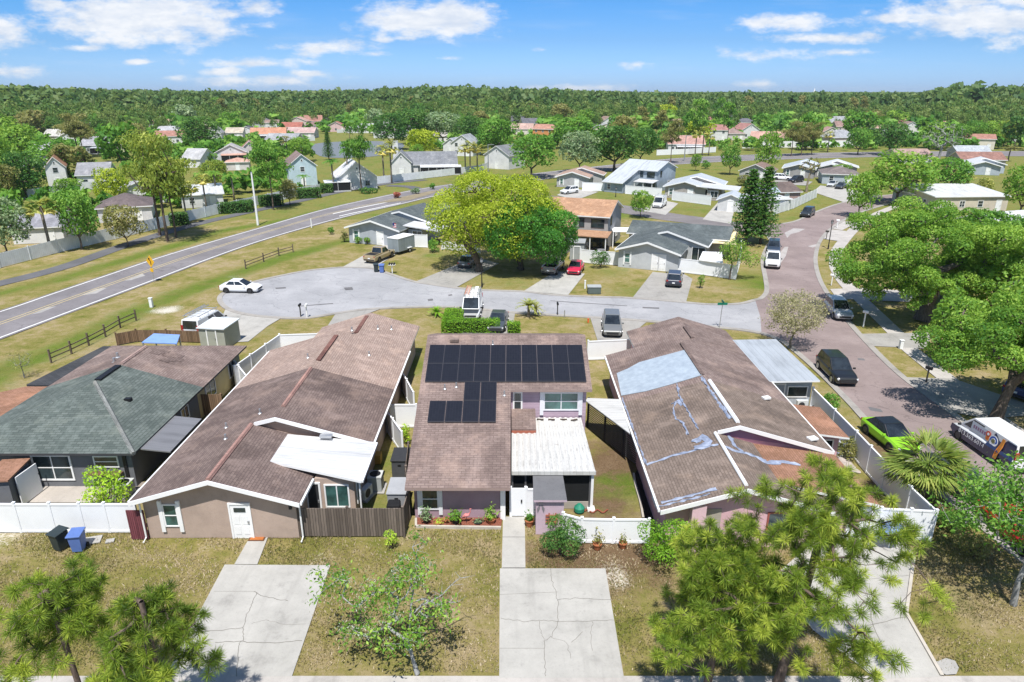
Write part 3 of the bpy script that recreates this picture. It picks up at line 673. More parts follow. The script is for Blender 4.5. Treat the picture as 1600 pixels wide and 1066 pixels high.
# ---------------------------------------------------------------- tan house
T0 = TR((-19.4, 29.6, 0))
tan = split_house('duplex_house', 'tan stucco duplex with dark front roof, light tan back roof and white patio roof', T0, (-13.8, 30, 0), TANW, SH_DARK, rm2=SH_TAN, ycut=13.9, D=21.6, wins=False, frontdoor=False)
win(tan, T0, 1.75, .5, 1.4, .75, 1.35, -90, 1, 2, TRIM, GLASSG, .07, trim=.2)
door(tan, T0, 5.35, .5, .95, 2.05, lab='white panelled front door')
mb = MB(T0); mb.bb(5.05, 5.65, .44, .53, 1.62, 1.86); mb.build('door_light', GLASS, tan)
s = MB(T0).slab([(6.15, 3.0, 3.15), (11.4, 1.85, 2.6), (11.4, 6.12, 2.6), (6.15, 6.12, 3.15)], .14, 0, 1).build('patio_roof', [WHROOF, TRIM], tan)
mb = MB(T0); mb.bb(8.3, 10.85, 2.4, 6.5, 0, 2.42); mb.build('wall', TANW, tan)
win(tan, T0, 9.9, 2.4, 1.35, 1.35, 1.45, -90, 2, 1, TRIM, GLASSG, .08, lab='wide sliding window under the white patio roof')
door(tan, T0, 8.62, 2.4, .62, 2.1, mat=DARK, panel=False, lab='dark open side door under the patio roof')
for xx in (11.0, 12.0): pass
win(tan, T0, 10.85, 3.2, 1.35, .9, 1.5, 0, 1, 1, TRIM, GLASSG)
mb = MB(T0); mb.tube([(4.2, .05, 3.77), (4.2, 6.1, 3.77)], .14, 6); mb.build('ridge_cap', RIDGE_RED, tan)
mb = MB(T0); mb.tube([(5.6, 7.7, 4.17), (5.6, 13.7, 4.17)], .14, 6); mb.build('ridge_cap', RIDGE_RED, tan)
for ya, yb, x, z_ in ((15.2, 20.5, 5.72, 4.17), (22.2, 26.6, 6.85, 3.76)):
    mb = MB(T0); mb.bb(x - .16, x + .16, ya, yb, z_ - .03, z_ + .05); mb.build('ridge_vent', shingle((.20, .10, .085), (.25, .13, .11), name='vent_shingle'), tan)
for (xx, yy) in ((3.1, 5.0), (4.2, 7.6), (6.5, 22.4), (8.2, 24.3), (9.2, 25.0), (8.6, 18.5), (4.6, 16.5), (2.4, 6.8)):
    zz = 2.5 + .298 * min(xx, 11.2 - xx); pipe_vent(tan, T0((xx, yy, zz)), .3, .06, STEEL)
mb = MB(T0); mb.bb(8.65, 8.75, .05, 3.0, 2.28, 2.42); mb.build('gutter', TRIM, tan)
mb = MB(T0); mb.bb(11.4, 11.5, 1.9, 6.1, 2.47, 2.6); mb.build('gutter', TRIM, tan)
downspout(tan, T0, 8.5, .35, 2.25); downspout(tan, T0, .35, .3, 2.2); downspout(tan, T0, 11.2, 2.2, 2.4)
mb = MB(T0); mb.box(8.0, .44, 1.95, .14, .14, .26); mb.build('wall_lamp', BLACK, tan)
mb = MB(T0); mb.bb(8.2, 8.9, 5.75, 6.05, 3.05, 3.2); mb.build('roof_vent', STEEL, tan)
MB().box(-19.42, 29.98, .9, .9, .05, 1.75).build('side_gate', wood((.16, .05, .06), .1), tan)

# ---------------------------------------------------------------- purple house
I3 = None
k_ = .357; y0_, z0_ = 31.07, 2.4
zp = lambda y: z0_ + k_ * (y - y0_)
pur = thing('two_storey_house', 'mauve two storey house with black solar panels on its long brown saltbox roof', 'house', (0, 36, 0))
yr = 43.1; xl, xm, xr_ = -5.65, -.08, 4.9
MB().slab([(xl, y0_, zp(y0_)), (xm, y0_, zp(y0_)), (xm, 38.1, zp(38.1)), (xr_, 38.1, zp(38.1)), (xr_, yr, zp(yr)), (xl, yr, zp(yr))], .16, 0, 1).build('roof', [SH_PURP, paint((.30, .22, .20), name='brown_trim')], pur)
MB().slab([(xl, yr, zp(yr)), (xr_, yr, zp(yr)), (xr_, 48.2, 5.0), (xl, 48.2, 5.0)], .16, 0, 1).build('roof', [SH_PURP, TRIM], pur)
w = MB(); k2 = .18
w.add([(x, y, z) for x in (xl + .35, xm - .3) for y, z in ((31.85, 0), (38.5, 0), (38.5, zp(38.5) - k2), (31.85, zp(31.85) - k2))], [(0, 1, 2, 3), (7, 6, 5, 4), (0, 4, 5, 1), (1, 5, 6, 2), (2, 6, 7, 3), (3, 7, 4, 0)])
w.build('wall', PURPW, pur)
w = MB(); sec = [(38.52, 0), (47.8, 0), (47.8, 5.0 - .05), (yr, zp(yr) - k2), (38.52, zp(38.52) - k2)]
n = len(sec); w.add([(xl + .35, y, z) for y, z in sec] + [(xr_ - .3, y, z) for y, z in sec], [list(range(n)), list(range(2 * n - 1, n - 1, -1))] + [[i, i + n, (i + 1) % n + n, (i + 1) % n] for i in range(n)])
w.build('wall', siding((.44, .33, .40), False, .22), pur)
win(pur, None, -4.45, 31.85, 1.25, .95, 1.35, -90, 1, 2, paint((.70, .70, .74), name='pale_trim'), GLASS, .08, trim=.2, lab='front window with wide pale trim boards')
win(pur, None, 3.05, 38.52, 3.95, 2.2, 1.25, -90, 2, 2, paint((.70, .70, .74), name='pale_trim'), GLASSG, .09, trim=.22, lab='wide upper window above the white awning')
win(pur, None, .35, 38.52, 3.95, .6, 1.3, -90, 1, 2, TRIM, GLASS, .1, lab='narrow upper window beside the long roof')
for yy in (35, 41, 45): win(pur, None, xl + .35, yy, 1.5, 1.0, 1.1, 180, 2, 1)
for yy in (41, 45): win(pur, None, xr_ - .3, yy, 3.9, 1.0, 1.1, 0, 2, 1)
mb = MB(); mb.bb(xm - .55, xm - .28, 31.7, 31.95, 0, zp(31.8) - .2); mb.build('corner_post', TRIM, pur)
mb = MB(); mb.slab([(xm + .05, 36.6, 3.0), (1.45, 36.6, 3.0), (1.45, 38.5, 3.45), (xm + .05, 38.5, 3.45)], .12); mb.bb(xm + .08, 1.42, 36.7, 38.48, 2.66, 2.9); mb.build('bump_out_roof', SH_PURP, pur)
mb = MB(); mb.bb(xm + .06, 1.44, 36.53, 36.6, 2.72, 2.9); mb.build('fascia', flat((.32, .10, .06), name='red_fascia'), pur)
# corrugated awning over the screened porch
aw = MB(); nst = 26; y_a, y_b, za_, zb_ = 32.55, 38.4, 2.5, 2.85; pts = []; x0a, x1a = xm + .06, 4.55
for i in range(nst * 2 + 1):
    x = x0a + (x1a - x0a) * i / (nst * 2); dz = .05 * (1 if (i // 2) % 2 == 0 else 0)
    xs_ = x - x0a
    pts += [(x + .0, y_a, za_ + dz), (x - (.25 * xs_ / (x1a - x0a)), y_b, zb_ + dz)]
aw.add(pts, [(2 * i, 2 * i + 2, 2 * i + 3, 2 * i + 1) for i in range(nst * 2)]); aw.slab([(x0a, y_a, za_ - .02), (x1a, y_a, za_ - .02), (x1a - .25, y_b, zb_ - .02), (x0a, y_b, zb_ - .02)], .05)
aw.bb(x0a, x1a + .03, y_a - .08, y_a, za_ - .16, za_ + .07); awn = aw.build('awning', CORR, pur)
for (x, y, z) in ((1.75, 38.1, 2.9), (2.45, 38.05, 2.92), (3.2, 38.1, 2.9), (3.85, 38.0, 2.92)): MB().box(x, y, z, .42, .13, .03, rng.uniform(-.3, .3)).build('leaf_litter', flat((.06, .045, .03), name='dead_leaves'), awn)
mb = MB(); mb.bb(.0, 4.3, 32.82, 32.86, .45, 2.44); mb.bb(4.28, 4.32, 32.9, 38.4, .45, 2.44); scr = mb.build('porch_screen', SCREEN, pur)
mb = MB(); mb.bb(-.05, 4.36, 32.78, 32.9, 0, .45); mb.bb(4.26, 4.38, 32.92, 38.4, 0, .45); mb.build('knee_wall', stucco((.42, .38, .34)), pur)
mb = MB()
for x in (.02, .75, 1.5, 2.7, 4.32): mb.bb(x - .05, x + .05, 32.74, 32.8, 0, 2.42)
mb.bb(.0, 1.5, 32.75, 32.79, 1.05, 1.12)
mb.build('porch_frame', flat((.10, .10, .105), name='dark_frame'), pur)
mb = MB(); mb.bb(4.36, 4.5, 32.62, 32.76, .12, 2.42); mb.bb(4.22, 4.62, 32.45, 32.9, 0, .12); mb.build('porch_post', TRIM, pur)
# solar panels
RP = plane_solver((0, y0_, z0_), (1, y0_, z0_), (0, yr, zp(yr))); SOLAR = NT('solar_cells')
def _solar():
    t = SOLAR; b = t.n('ShaderNodeTexBrick'); t.l(t.coord('UV'), b.inputs['Vector']); b.offset = 0
    b.inputs['Scale'].default_value = 1; b.inputs['Brick Width'].default_value = .166; b.inputs['Row Height'].default_value = .166; b.inputs['Mortar Size'].default_value = .004
    b.inputs['Color1'].default_value = (.010, .012, .020, 1); b.inputs['Color2'].default_value = (.013, .015, .024, 1); b.inputs['Mortar'].default_value = (.03, .032, .04, 1)
    return t.color(b.outputs['Color'], .5, .15)
SOLAR = _solar(); PFR = flat((.10, .10, .115), .4, .5, .4, 'panel_frame')
def panel(x0, x1, ya, yb):
    lift = RP.n * .12; q = [Vector((x0, ya, zp(ya))), Vector((x1, ya, zp(ya))), Vector((x1, yb, zp(yb))), Vector((x0, yb, zp(yb)))]
    f = MB().slab([tuple(p + lift) for p in q], .04).build('solar_panel', PFR, pur)
    g = .014; gy = .014; q = [Vector((x0 + g, ya + gy, zp(ya + gy))), Vector((x1 - g, ya + gy, zp(ya + gy))), Vector((x1 - g, yb - gy, zp(yb - gy))), Vector((x0 + g, yb - gy, zp(yb - gy)))]
    MB().slab([tuple(p + lift + RP.n * .006) for p in q], .004).build('cells', SOLAR, f)
ya1, ya2, yb1 = RP(790, 541).y, RP(790, 570).y, RP(790, 598).y
xa, xb = RP(670, 555).x, RP(911, 555).x; pw = (xb - xa) / 10
for i in range(10):
    panel(xa + i * pw + .007, xa + (i + 1) * pw - .007, ya2 + .02, ya1); panel(xa + i * pw + .007, xa + (i + 1) * pw - .007, yb1, ya2 - .02)
yc1, yc2, yd1 = RP(750, 599).y, RP(750, 628).y, RP(720, 661).y; x2 = RP(725, 613).x
for i in range(2): panel(x2 + i * pw + .015, x2 + (i + 1) * pw - .015, yc2 + .03, yb1 - .06)
x3 = x2 + 2 * pw - 4 * pw
for i in range(4): panel(x3 + i * pw + .015, x3 + (i + 1) * pw - .015, yd1, yc2 - .03)
for px, py in ((695, 608), (713, 605), (788, 618), (770, 539)): pipe_vent(pur, RP(px, py), .3, .05, STEEL)
p = RP(710, 533); mb = MB(); mb.box(p.x, p.y, p.z + .08, .6, .4, .16); mb.build('roof_vent', SH_BROWN, pur)
# storage box closet by the gate
clo = thing('storage_closet', 'small mauve stucco closet with grey flat roof between gate and white fence', 'closet', (1.95, 31.5, 0))
mb = MB(); mb.bb(1.25, 2.7, 30.4, 32.4, 0, 2.08); mb.build('wall', stucco((.56, .43, .50), 'light_mauve_stucco'), clo)
mb = MB(); mb.slab([(1.12, 30.25, 2.2), (2.84, 30.25, 2.2), (2.78, 32.6, 2.3), (1.14, 32.6, 2.3)], .12, 0, 1); mb.build('roof', [concrete((.20, .20, .21), .6, 'stained_flat_roof'), stucco((.56, .43, .50), 'light_mauve_stucco')], clo)
mb = MB()
for s in (-1, 1): mb.add([(1.5 + s * .03, 30.38, 1.9), (1.5 + s * .20, 30.36, 1.62), (1.5 + s * .16, 30.37, 1.35), (1.5 + s * .05, 30.38, 1.6)], [(0, 1, 2, 3), (3, 2, 1, 0)])
mb.box(1.5, 30.36, 1.98, .22, .1, .12); mb.build('wall_ornament', flat((.20, .18, .2), name='ornament'), clo)
mb = MB()
for zz in (1.15, .95, .75): mb.bb(1.75, 2.4, 30.33, 30.38, zz, zz + .09)
for xx in (1.9, 2.25): mb.bb(xx, xx + .07, 30.34, 30.37, .6, 1.35)
mb.build('wall_rack', flat((.35, .12, .07), name='red_wood'), clo)

# ---------------------------------------------------------------- pink house
T1 = TR((7.35, 28.85, 0))
pink = split_house('duplex_house', 'pink duplex with worn brown roof, pale blue roof tarp and white metal carport', T1, (12.8, 30, 0), PINKW, SH_PINKH, rm2=SH_BROWN, ycut=12.5, D=21.2, wins=False, frontdoor=False, gable_m=stucco((.33, .20, .30), 'plum_stucco'), Ff=5.9)
LP = plane_solver((7.35, 28.85, 2.5), (7.35, 50, 2.5), (12.95, 28.85, 2.5 + 5.6 * .298)); RPk = plane_solver((18.55, 34, 2.5), (18.55, 50, 2.5), (12.95, 34, 2.5 + 5.6 * .298)); LFp = plane_solver((11.55, 28.85, 3.75), (11.55, 34, 3.75), (16.0, 28.85, 2.43))
TARP = (lambda t: t.color(t.ramp(t.noise(2.2, 5), [(.3, (.28, .33, .39)), (.6, (.36, .42, .48)), (.8, (.44, .50, .55))]), .5, .4))(NT('pale_blue_tarp')); TARPB = (lambda t: t.color(t.ramp(t.noise(3, 5), [(.3, (.17, .20, .28)), (.55, (.26, .30, .40)), (.8, (.42, .47, .56))]), .6, .3))(NT('torn_blue_tarp'))
q = [LP(*p) for p in ((971, 619), (964, 584), (981, 577), (999, 567), (1035, 557), (1072.5, 547), (1097, 587), (1050, 601), (1010, 612))]
mb = MB(); mb.slab([tuple(p + LP.n * .05) for p in q], .03); mb.build('tarp', TARP, pink)
def rag(pl, pts, wd, lump=.08):
    mb = MB(); src = [pl(*p) for p in pts]; line = []
    for a, b in zip(src[:-1], src[1:]):
        m = max(2, int((b - a).length / .22))
        for k in range(m): line.append(a.lerp(b, k / m))
    line.append(src[-1]); n = len(line); vs = []
    for i, p in enumerate(line):
        d = line[min(i + 1, n - 1)] - line[max(i - 1, 0)]; s = d.cross(pl.n).normalized(); w_ = wd * rng.uniform(.4, 1.3)
        for j in range(4): vs.append(tuple(p + s * (j / 3 - .5) * w_ + pl.n * (.02 + (rng.uniform(0, lump) if j in (1, 2) else 0)) + Vector((rng.uniform(-.05, .05), rng.uniform(-.05, .05), 0))))
    fc = [(i * 4 + j, i * 4 + j + 1, i * 4 + j + 5, i * 4 + j + 4) for i in range(n - 1) for j in range(3)]
    mb.add(vs, fc); return mb
for pl, pts, wd in ((LP, [(1011, 727), (1050, 713), (1090, 703), (1122, 695)], .16), (LP, [(1058, 600), (1061, 618), (1075, 643), (1092, 672)], .12), (LP, [(1057, 628), (1052, 640), (1056, 655), (1068, 662), (1075, 680)], .12),
                    (LP, [(1085, 692), (1097, 682), (1108, 690), (1098, 698), (1085, 700)], .5), (LP, [(972, 622), (991, 676), (1010, 726)], .1), (LP, [(1097, 590), (1115, 618), (1142, 655)], .22),
                    (LFp, [(1126, 695), (1145, 704), (1165, 709), (1185, 715)], .3), (LFp, [(1140, 682), (1148, 697), (1162, 708)], .3), (LP, [(1050, 632), (1060, 626), (1066, 634)], .3), (LP, [(1034, 786), (1080, 775), (1120, 764)], .18), (LP, [(1030, 792), (1075, 782), (1110, 772)], .08)):
    rag(pl, pts, wd).build('tarp_scrap', TARPB, pink)
mb = MB(T1); mb.tube([(5.6, 6.3, 4.2), (5.6, 12.3, 4.2)], .13, 6); mb.build('ridge_cap', WHITE, pink)
mb = MB(T1); mb.tube([(4.2, .3, 3.78), (4.2, 5.8, 3.78)], .1, 6); mb.build('ridge_cap', WHITE, pink)
for ya, yb, x, z_ in ((13.4, 19.5, 5.45, 4.16), (21.8, 24.5, 6.9, 3.76)):
    mb = MB(T1); mb.bb(x - .14, x + .14, ya, yb, z_ - .03, z_ + .06); mb.build('ridge_vent', SH_DARK, pink)
# brown lean-to roof beside the low gable
s = MB(); s.slab([(12.9, 30.6, 3.22), (18.6, 29.6, 2.35), (18.6, 34.7, 2.35), (12.9, 34.7, 3.22)], .14, 0, 1); s.build('patio_roof', [SH_RUST, TRIM], pink)
mb = MB(); mb.bb(15.7, 18.2, 30.6, 35, 0, 2.2); mb.build('wall', PINKW, pink)
rag(plane_solver((12.9, 30.6, 3.22), (18.6, 29.6, 2.35), (18.6, 34.7, 2.35)), [(1180, 715), (1200, 724), (1225, 722), (1250, 727)], .35).build('tarp_scrap', TARPB, pink)
s = MB(); s.slab([(18.1, 37.2, 2.45), (20.5, 36.9, 2.25), (20.5, 41.2, 2.25), (18.1, 41.4, 2.45)], .12, 0, 1); s.build('porch_roof', [SH_RUST, TRIM], pink)
mb = MB(); mb.bb(18.15, 20.2, 37.5, 40.8, 0, 2.12); mb.build('wall', PINKW, pink)
win(pink, None, 19.5, 37.5, 1.35, .75, 1.0, -90, 1, 1, TRIM, GLASS)
s = MB(); s.slab([(18.35, 44.8, 2.55), (22.0, 44.8, 2.62), (22.0, 53.5, 2.62), (18.35, 53.5, 2.55)], .12, 0, 1); s.build('carport_roof', [metalroof((.42, .45, .48), .5, .05, 'carport_metal'), TRIM], pink)
mb = MB(); mb.bb(18.2, 21.8, 45.5, 53.2, 0, 2.42); mb.build('wall', LGREY, pink)
door(pink, None, 19.4, 45.5, .8, 2.0, mat=LGREY); win(pink, None, 20.8, 45.5, 1.45, 1.5, .9, -90, 1, 1, TRIM, GLASS)
mb = MB(T1); mb.bb(1.6, 2.3, .05, .55, 0, 2.75); mb.build('pillar', stucco((.72, .50, .54), 'pale_pink'), pink)
mb = MB(T1); mb.bb(2.35, 3.2, .46, .52, .1, 2.3); mb.build('shutter', siding((.40, .36, .30), False, .12), pink)
win(pink, T1, 6.2, .5, 1.5, 1.3, 1.2, -90, 1, 1, flat((.30, .08, .06), name='red_frame'), GLASS)
for yy in (3, 9, 14): win(pink, T1, .4, yy, 1.5, 1.0, 1.0, 180, 2, 1)
mb = MB(); mb.box(16.6, 40.6, 3.22, .5, .35, .12, .3); mb.build('roof_vent', WHITE, pink)
mb = MB(); mb.box(17.6, 35.6, 2.92, .55, .4, .1, .3); mb.build('roof_vent', WHITE, pink)
# ac units on the ground by the carport belong to the yard
# white corrugated porch roof between mauve and pink houses
shel = thing('lean_to', 'white corrugated lean-to with dark slatted side between mauve and pink houses', 'lean-to', (6.4, 42, 0))
mb = MB(); mb.slab([tuple(P(915, 626, 2.4)), tuple(P(985, 678, 2.5)), tuple(P(970, 624, 2.5)), tuple(P(918, 622, 2.4))], .06); mb.build('roof', CORR, shel)
a, b = P(918, 668, .0), P(1004, 735, .0); d = (b - a); nn = 22; mb = MB()
ang = math.atan2(d.y, d.x)
for zz in np.arange(.1, 2.1, .14):
    mb.box((a.x + b.x) / 2, (a.y + b.y) / 2, zz, d.length, .03, .06, ang)
mb.build('slat_screen', flat((.10, .10, .11), .6, name='dark_slats'), shel)
for t_ in (0, .33, .66, 1):
    q = a.lerp(b, t_); mb = MB(); mb.box(q.x, q.y, 1.15, .1, .1, 2.3, ang); mb.build('post', DARK, shel)
# cross fence back yard wedge roof
# ---------------------------------------------------------------- charcoal / yellow duplex on the left
dup = thing('duplex_house', 'charcoal duplex with green shingle hip roof in front and brown shingles behind', 'house', (-27.2, 40, 0))
xe, xw, yf, yb, yc = -21.7, -32.7, 34.55, 52.3, 43.9; ez, rz_ = 2.5, 4.2; rx, ry1, ry2 = -27.2, 40.9, 47.5
tr_d = flat((.05, .05, .055), name='dark_fascia')
for pts, mat in (([(xw, yf, ez), (xe, yf, ez), (rx, ry1, rz_)], SH_GREEN), ([(xe, yf, ez), (xe, yc, ez), (rx, yc, rz_), (rx, ry1, rz_)], SH_GREEN), ([(xw, yc, ez), (xw, yf, ez), (rx, ry1, rz_), (rx, yc, rz_)], SH_GREEN),
                 ([(xe, yc, ez - .012), (xe, yb, ez - .012), (rx, ry2, rz_ - .012), (rx, yc, rz_ - .012)], SH_BROWN), ([(xe, yb, ez - .012), (xw, yb, ez - .012), (rx, ry2, rz_ - .012)], SH_BROWN), ([(xw, yb, ez - .012), (xw, yc, ez - .012), (rx, yc, rz_ - .012), (rx, ry2, rz_ - .012)], SH_BROWN)):
    MB().slab(pts, .14, 0, 1).build('roof', [mat, tr_d], dup)
mb = MB(); mb.bb(xw + .5, xe - .5, yf + .5, yc, 0, ez + .02); mb.build('wall', GREYW, dup)
mb = MB(); mb.bb(xw + .52, xe - .52, yc + .02, yb - .5, 0, ez + .0); mb.build('wall', YELLW, dup)
CAPG = shingle((.22, .23, .22), (.30, .31, .30), name='pale_hip_tiles')
for a_, b_, m_ in (((rx, ry1, rz_), (xe, yf, ez), CAPG), ((rx, yc + .2, rz_), (rx, ry2, rz_), shingle((.40, .28, .25), (.5, .36, .32), name='pinkish_ridge'))):
    mb = MB(); a_, b_ = Vector(a_), Vector(b_)
    mb.tube([a_ + Vector((0, 0, .0)), b_ + Vector((0, 0, .0))], .13, 6); mb.build('hip_cap', m_, dup)
mb = MB(); mb.bb(rx - .2, rx + .2, 41.2, 43.7, rz_ - .02, rz_ + .08); mb.build('ridge_vent', BLACK, dup)
mb = MB(); mb.box(-24.6, 39.8, 3.45, .4, .3, .22); mb.build('roof_vent', BLACK, dup)
for (x, y) in ((-28.6, 45.6), (-28.9, 46.6)): pipe_vent(dup, (x, y, 3.7), .35, .09, STEEL)
pl = plane_solver((xe, yc, ez), (xe, yb, ez), (rx, yc, rz_))
for (px, py) in ((243, 551), (250, 550), (257, 549), (263, 556), (271, 556), (279, 556), (258, 563), (268, 562), (278, 562)):
    p = pl(px, py); mb = MB(); mb.slab([tuple(p + Vector((dx, dy, -dx * .309)) + pl.n * .02) for dx, dy in ((-.32, -.28), (.32, -.28), (.32, .28), (-.32, .28))], .015); mb.build('repair_shingle', SH_DARK, dup)
win(dup, None, -26.9, yf + .5, 1.3, 2.3, 1.7, -90, 2, 2, TRIM, GLASS, .1, lab='wide white four light window facing the patio')
win(dup, None, -23.7, yf + .5, 1.7, 1.45, .75, -90, 1, 2, TRIM, GLASS, .07)
mb = MB(); mb.bb(-24.7, -22.8, yf + .05, yf + .45, .98, 1.08); mb.build('shelf', flat((.14, .08, .05), name='brown_shelf'), dup)
mb = MB(); mb.bb(xe - 1.0, xe - .8, yf + .42, yf + .5, 0, 2.4); mb.build('downpipe', BLACK, dup)
for yy in (38.3, 41.8): win(dup, None, xe - .5, yy, 1.5, 1.1, 1.0, 0, 2, 1)
for yy, w_ in ((46.0, 1.7), (50.0, 1.2)): win(dup, None, xe - .52, yy, 1.4, w_, 1.3, 0, 2, 1)
mb = MB(); mb.slab([(-22.1, 35.3, 2.45), (-20.0, 35.3, 2.2), (-20.0, 39.6, 2.2), (-22.1, 39.6, 2.45)], .08); mb.build('side_awning', GREYMET, dup)
mb = MB()
for yy in (35.5, 37.5, 39.4): mb.bb(-20.15, -20.07, yy, yy + .08, 0, 2.15)
mb.build('awning_post', DARK, dup)
# flat roofed porches on its far side
mb = MB(); mb.slab([tuple(P(*p, 2.5)) for p in ((41, 601), (79, 602), (178, 541), (161, 541))], .15); mb.build('porch_roof', shingle((.055, .058, .065), (.08, .083, .09), .1, .1, name='dark_felt_roof'), dup)
mb = MB(); mb.slab([tuple(P(*p, 2.46)) for p in ((-60, 652), (0, 653), (78, 604), (40, 604), (-40, 622))], .15); mb.build('porch_roof', SH_RUST, dup)
mb = MB(); mb.slab([tuple(P(*p, 2.33)) for p in ((-45, 645), (0, 646), (70, 606), (160, 548), (150, 548), (48, 604), (-35, 626))], 2.3); mb.build('porch_wall', GREYW, dup)

# ---------------------------------------------------------------- boundary fences
def fence(name, label, pts, h, mat, kind='panel', post_mat=None, step=2.4, th=.05, cat='fence', group=None, ground=True, capped=True):
    ln = [P(*p) if ground else Vector(p) for p in pts]; c = ln[len(ln) // 2]
    root = thing(name, label, cat, (c.x, c.y, 0), 0, group); pm = post_mat or mat
    for a, b in zip(ln[:-1], ln[1:]):
        d = b - a; L = d.length; n = max(1, round(L / step)); ang = math.atan2(d.y, d.x)
        for i in range(n):
            p, q = a.lerp(b, i / n), a.lerp(b, (i + 1) / n); m = (p + q) / 2; w = (q - p).length
            mb = MB()
            if kind == 'rail':
                for zz in (.42, .82): mb.box(m.x, m.y, zz, w, .05, .09, ang)
                mb.build('rail', mat, root)
            else:
                mb.box(m.x, m.y, h / 2 + .03, w - .1, th, h - .06, ang)
                if capped: mb.box(m.x, m.y, h - .02, w - .1, th + .05, .09, ang); mb.box(m.x, m.y, .1, w - .1, th + .05, .14, ang)
                mb.build('panel', mat, root)
            pb = MB(); pb.box(p.x, p.y, (h + .08) / 2, .12, .12, h + .08, ang); pb.box(p.x, p.y, h + .1, .15, .15, .04, ang); pb.build('post', pm, root)
    e = ln[-1]; pb = MB(); pb.box(e.x, e.y, (h + .08) / 2, .12, .12, h + .08); pb.build('post', pm, root)
    return root
WOODG = wood((.155, .125, .105), .14); WOODB = wood((.20, .13, .08), .14, 'brown_boards'); VINYLB = siding((.74, .76, .78), True, .3, 'boarded_white_vinyl')
WOODSP = wood((.17, .13, .10), .3, 'split_rail_wood')
fence('vinyl_fence', 'white vinyl fence in front of the charcoal duplex patio, behind two bins', [(-70, 831), (34, 832), (88, 832), (134, 832), (172, 832), (219, 832)], 1.75, VINYL, step=9)
fence('board_fence', 'weathered dark board fence between tan house and mauve house front yards', [(461, 839), (632, 839), (640, 812)], 1.75, WOODG, step=2.4, capped=False)
fence('board_fence', 'dark board fence running back along the mauve house wall', [(640, 810), (636, 770), (640, 730)], 1.7, WOODG, step=2.4, capped=False)
fence('vinyl_fence', 'white vinyl fence beside the mauve closet with two pots in front', [(879, 840), (908, 848), (957, 849), (1012, 849)], 1.45, VINYL, step=9)
fence('vinyl_fence', 'short white vinyl panel joining the gate and the mauve closet', [(822, 806), (838, 806)], 1.7, VINYL, step=9)
g = thing('garden_gate', 'white vinyl gate at the end of the mauve house walkway', 'gate', tuple(P(809, 808)))
a, b = P(798, 807), P(821, 807); mb = MB(); m = (a + b) / 2; mb.box(m.x, m.y, .92, (b - a).length - .1, .05, 1.75); mb.build('panel', VINYL, g)
for q in (a, b): mb = MB(); mb.box(q.x, q.y, .95, .13, .13, 1.9); mb.build('post', VINYL, g)
mb = MB(); mb.box(b.x - .22, b.y - .05, 1.0, .08, .06, .16); mb.build('latch', BLACK, g)
g = thing('garden_gate', 'open white gate leaning ajar beside the small grey shed and patio', 'gate', tuple(P(45, 790)))
a, b = P(36, 792), P(67, 768); m = (a + b) / 2; mb = MB(); mb.box(m.x, m.y, .98, (b - a).length, .06, 1.8, math.atan2(b.y - a.y, b.x - a.x)); mb.build('panel', VINYL, g); mb = MB(); mb.box(b.x, b.y, 1.2, .07, .1, .1); mb.build('latch', BLACK, g)
G8 = lambda *q: [tuple(P(*p, 1.8).xy) + (0,) for p in q]
fence('vinyl_fence', 'long white vinyl fence of the pink house along the street', G8((1271, 607), (1305, 641), (1339, 675), (1386, 724), (1424, 762), (1464, 799)), 1.8, VINYL, step=2.4, ground=False)
fence('vinyl_fence', 'white vinyl fence across the end of the pink house yard facing the driveway', G8((1464, 799), (1425, 797), (1378, 795), (1330, 792)), 1.8, VINYL, step=2.4, ground=False)
fence('vinyl_fence', 'white vinyl fence at the back of the mauve house near the parked grey SUV', [(918, 563), (985, 560)], 1.75, VINYL, step=3)
fence('vinyl_fence', 'white vinyl fence between charcoal duplex and tan house, far end', [(370, 606), (440, 553), (500, 551)], 1.8, VINYL, step=2.6)
fence('vinyl_fence', 'short white vinyl fence crossing the gap beside the tan duplex roof', [(355, 575), (390, 622)], 1.8, VINYL, step=2.6)
fence('vinyl_fence', 'white vinyl fence between tan back roof and mauve house', [(618, 590), (648, 648)], 1.75, VINYL, step=2.4)
fence('vinyl_fence', 'white vinyl cross fence between tan house and mauve house', [(612, 668), (652, 668)], 1.75, VINYL, step=2.4)
fence('vinyl_fence', 'white vinyl fence turning beside the tan house side yard', [(603, 672), (630, 712)], 1.7, VINYL, step=2.4)
fence('board_fence', 'brown board fence behind the blue canopy beside the white van', [(184, 540), (215, 534), (262, 534), (318, 536)], 1.15, WOODB, step=2.4, capped=False)
fence('board_fence', 'brown board fence in the gap behind the charcoal duplex', [(306, 650), (350, 650)], 1.7, WOODB, step=2.4, capped=False)
fence('rail_fence', 'split rail fence on the verge between highway and charcoal duplex', [(80, 567), (112, 553), (139, 540), (165, 526), (188, 512), (213, 501)], 1.1, WOODSP, 'rail', step=9)
fence('rail_fence', 'split rail fence on the verge above the white sedan', [(384, 420), (412, 409), (436, 400), (458, 394)], 1.1, WOODSP, 'rail', step=9)
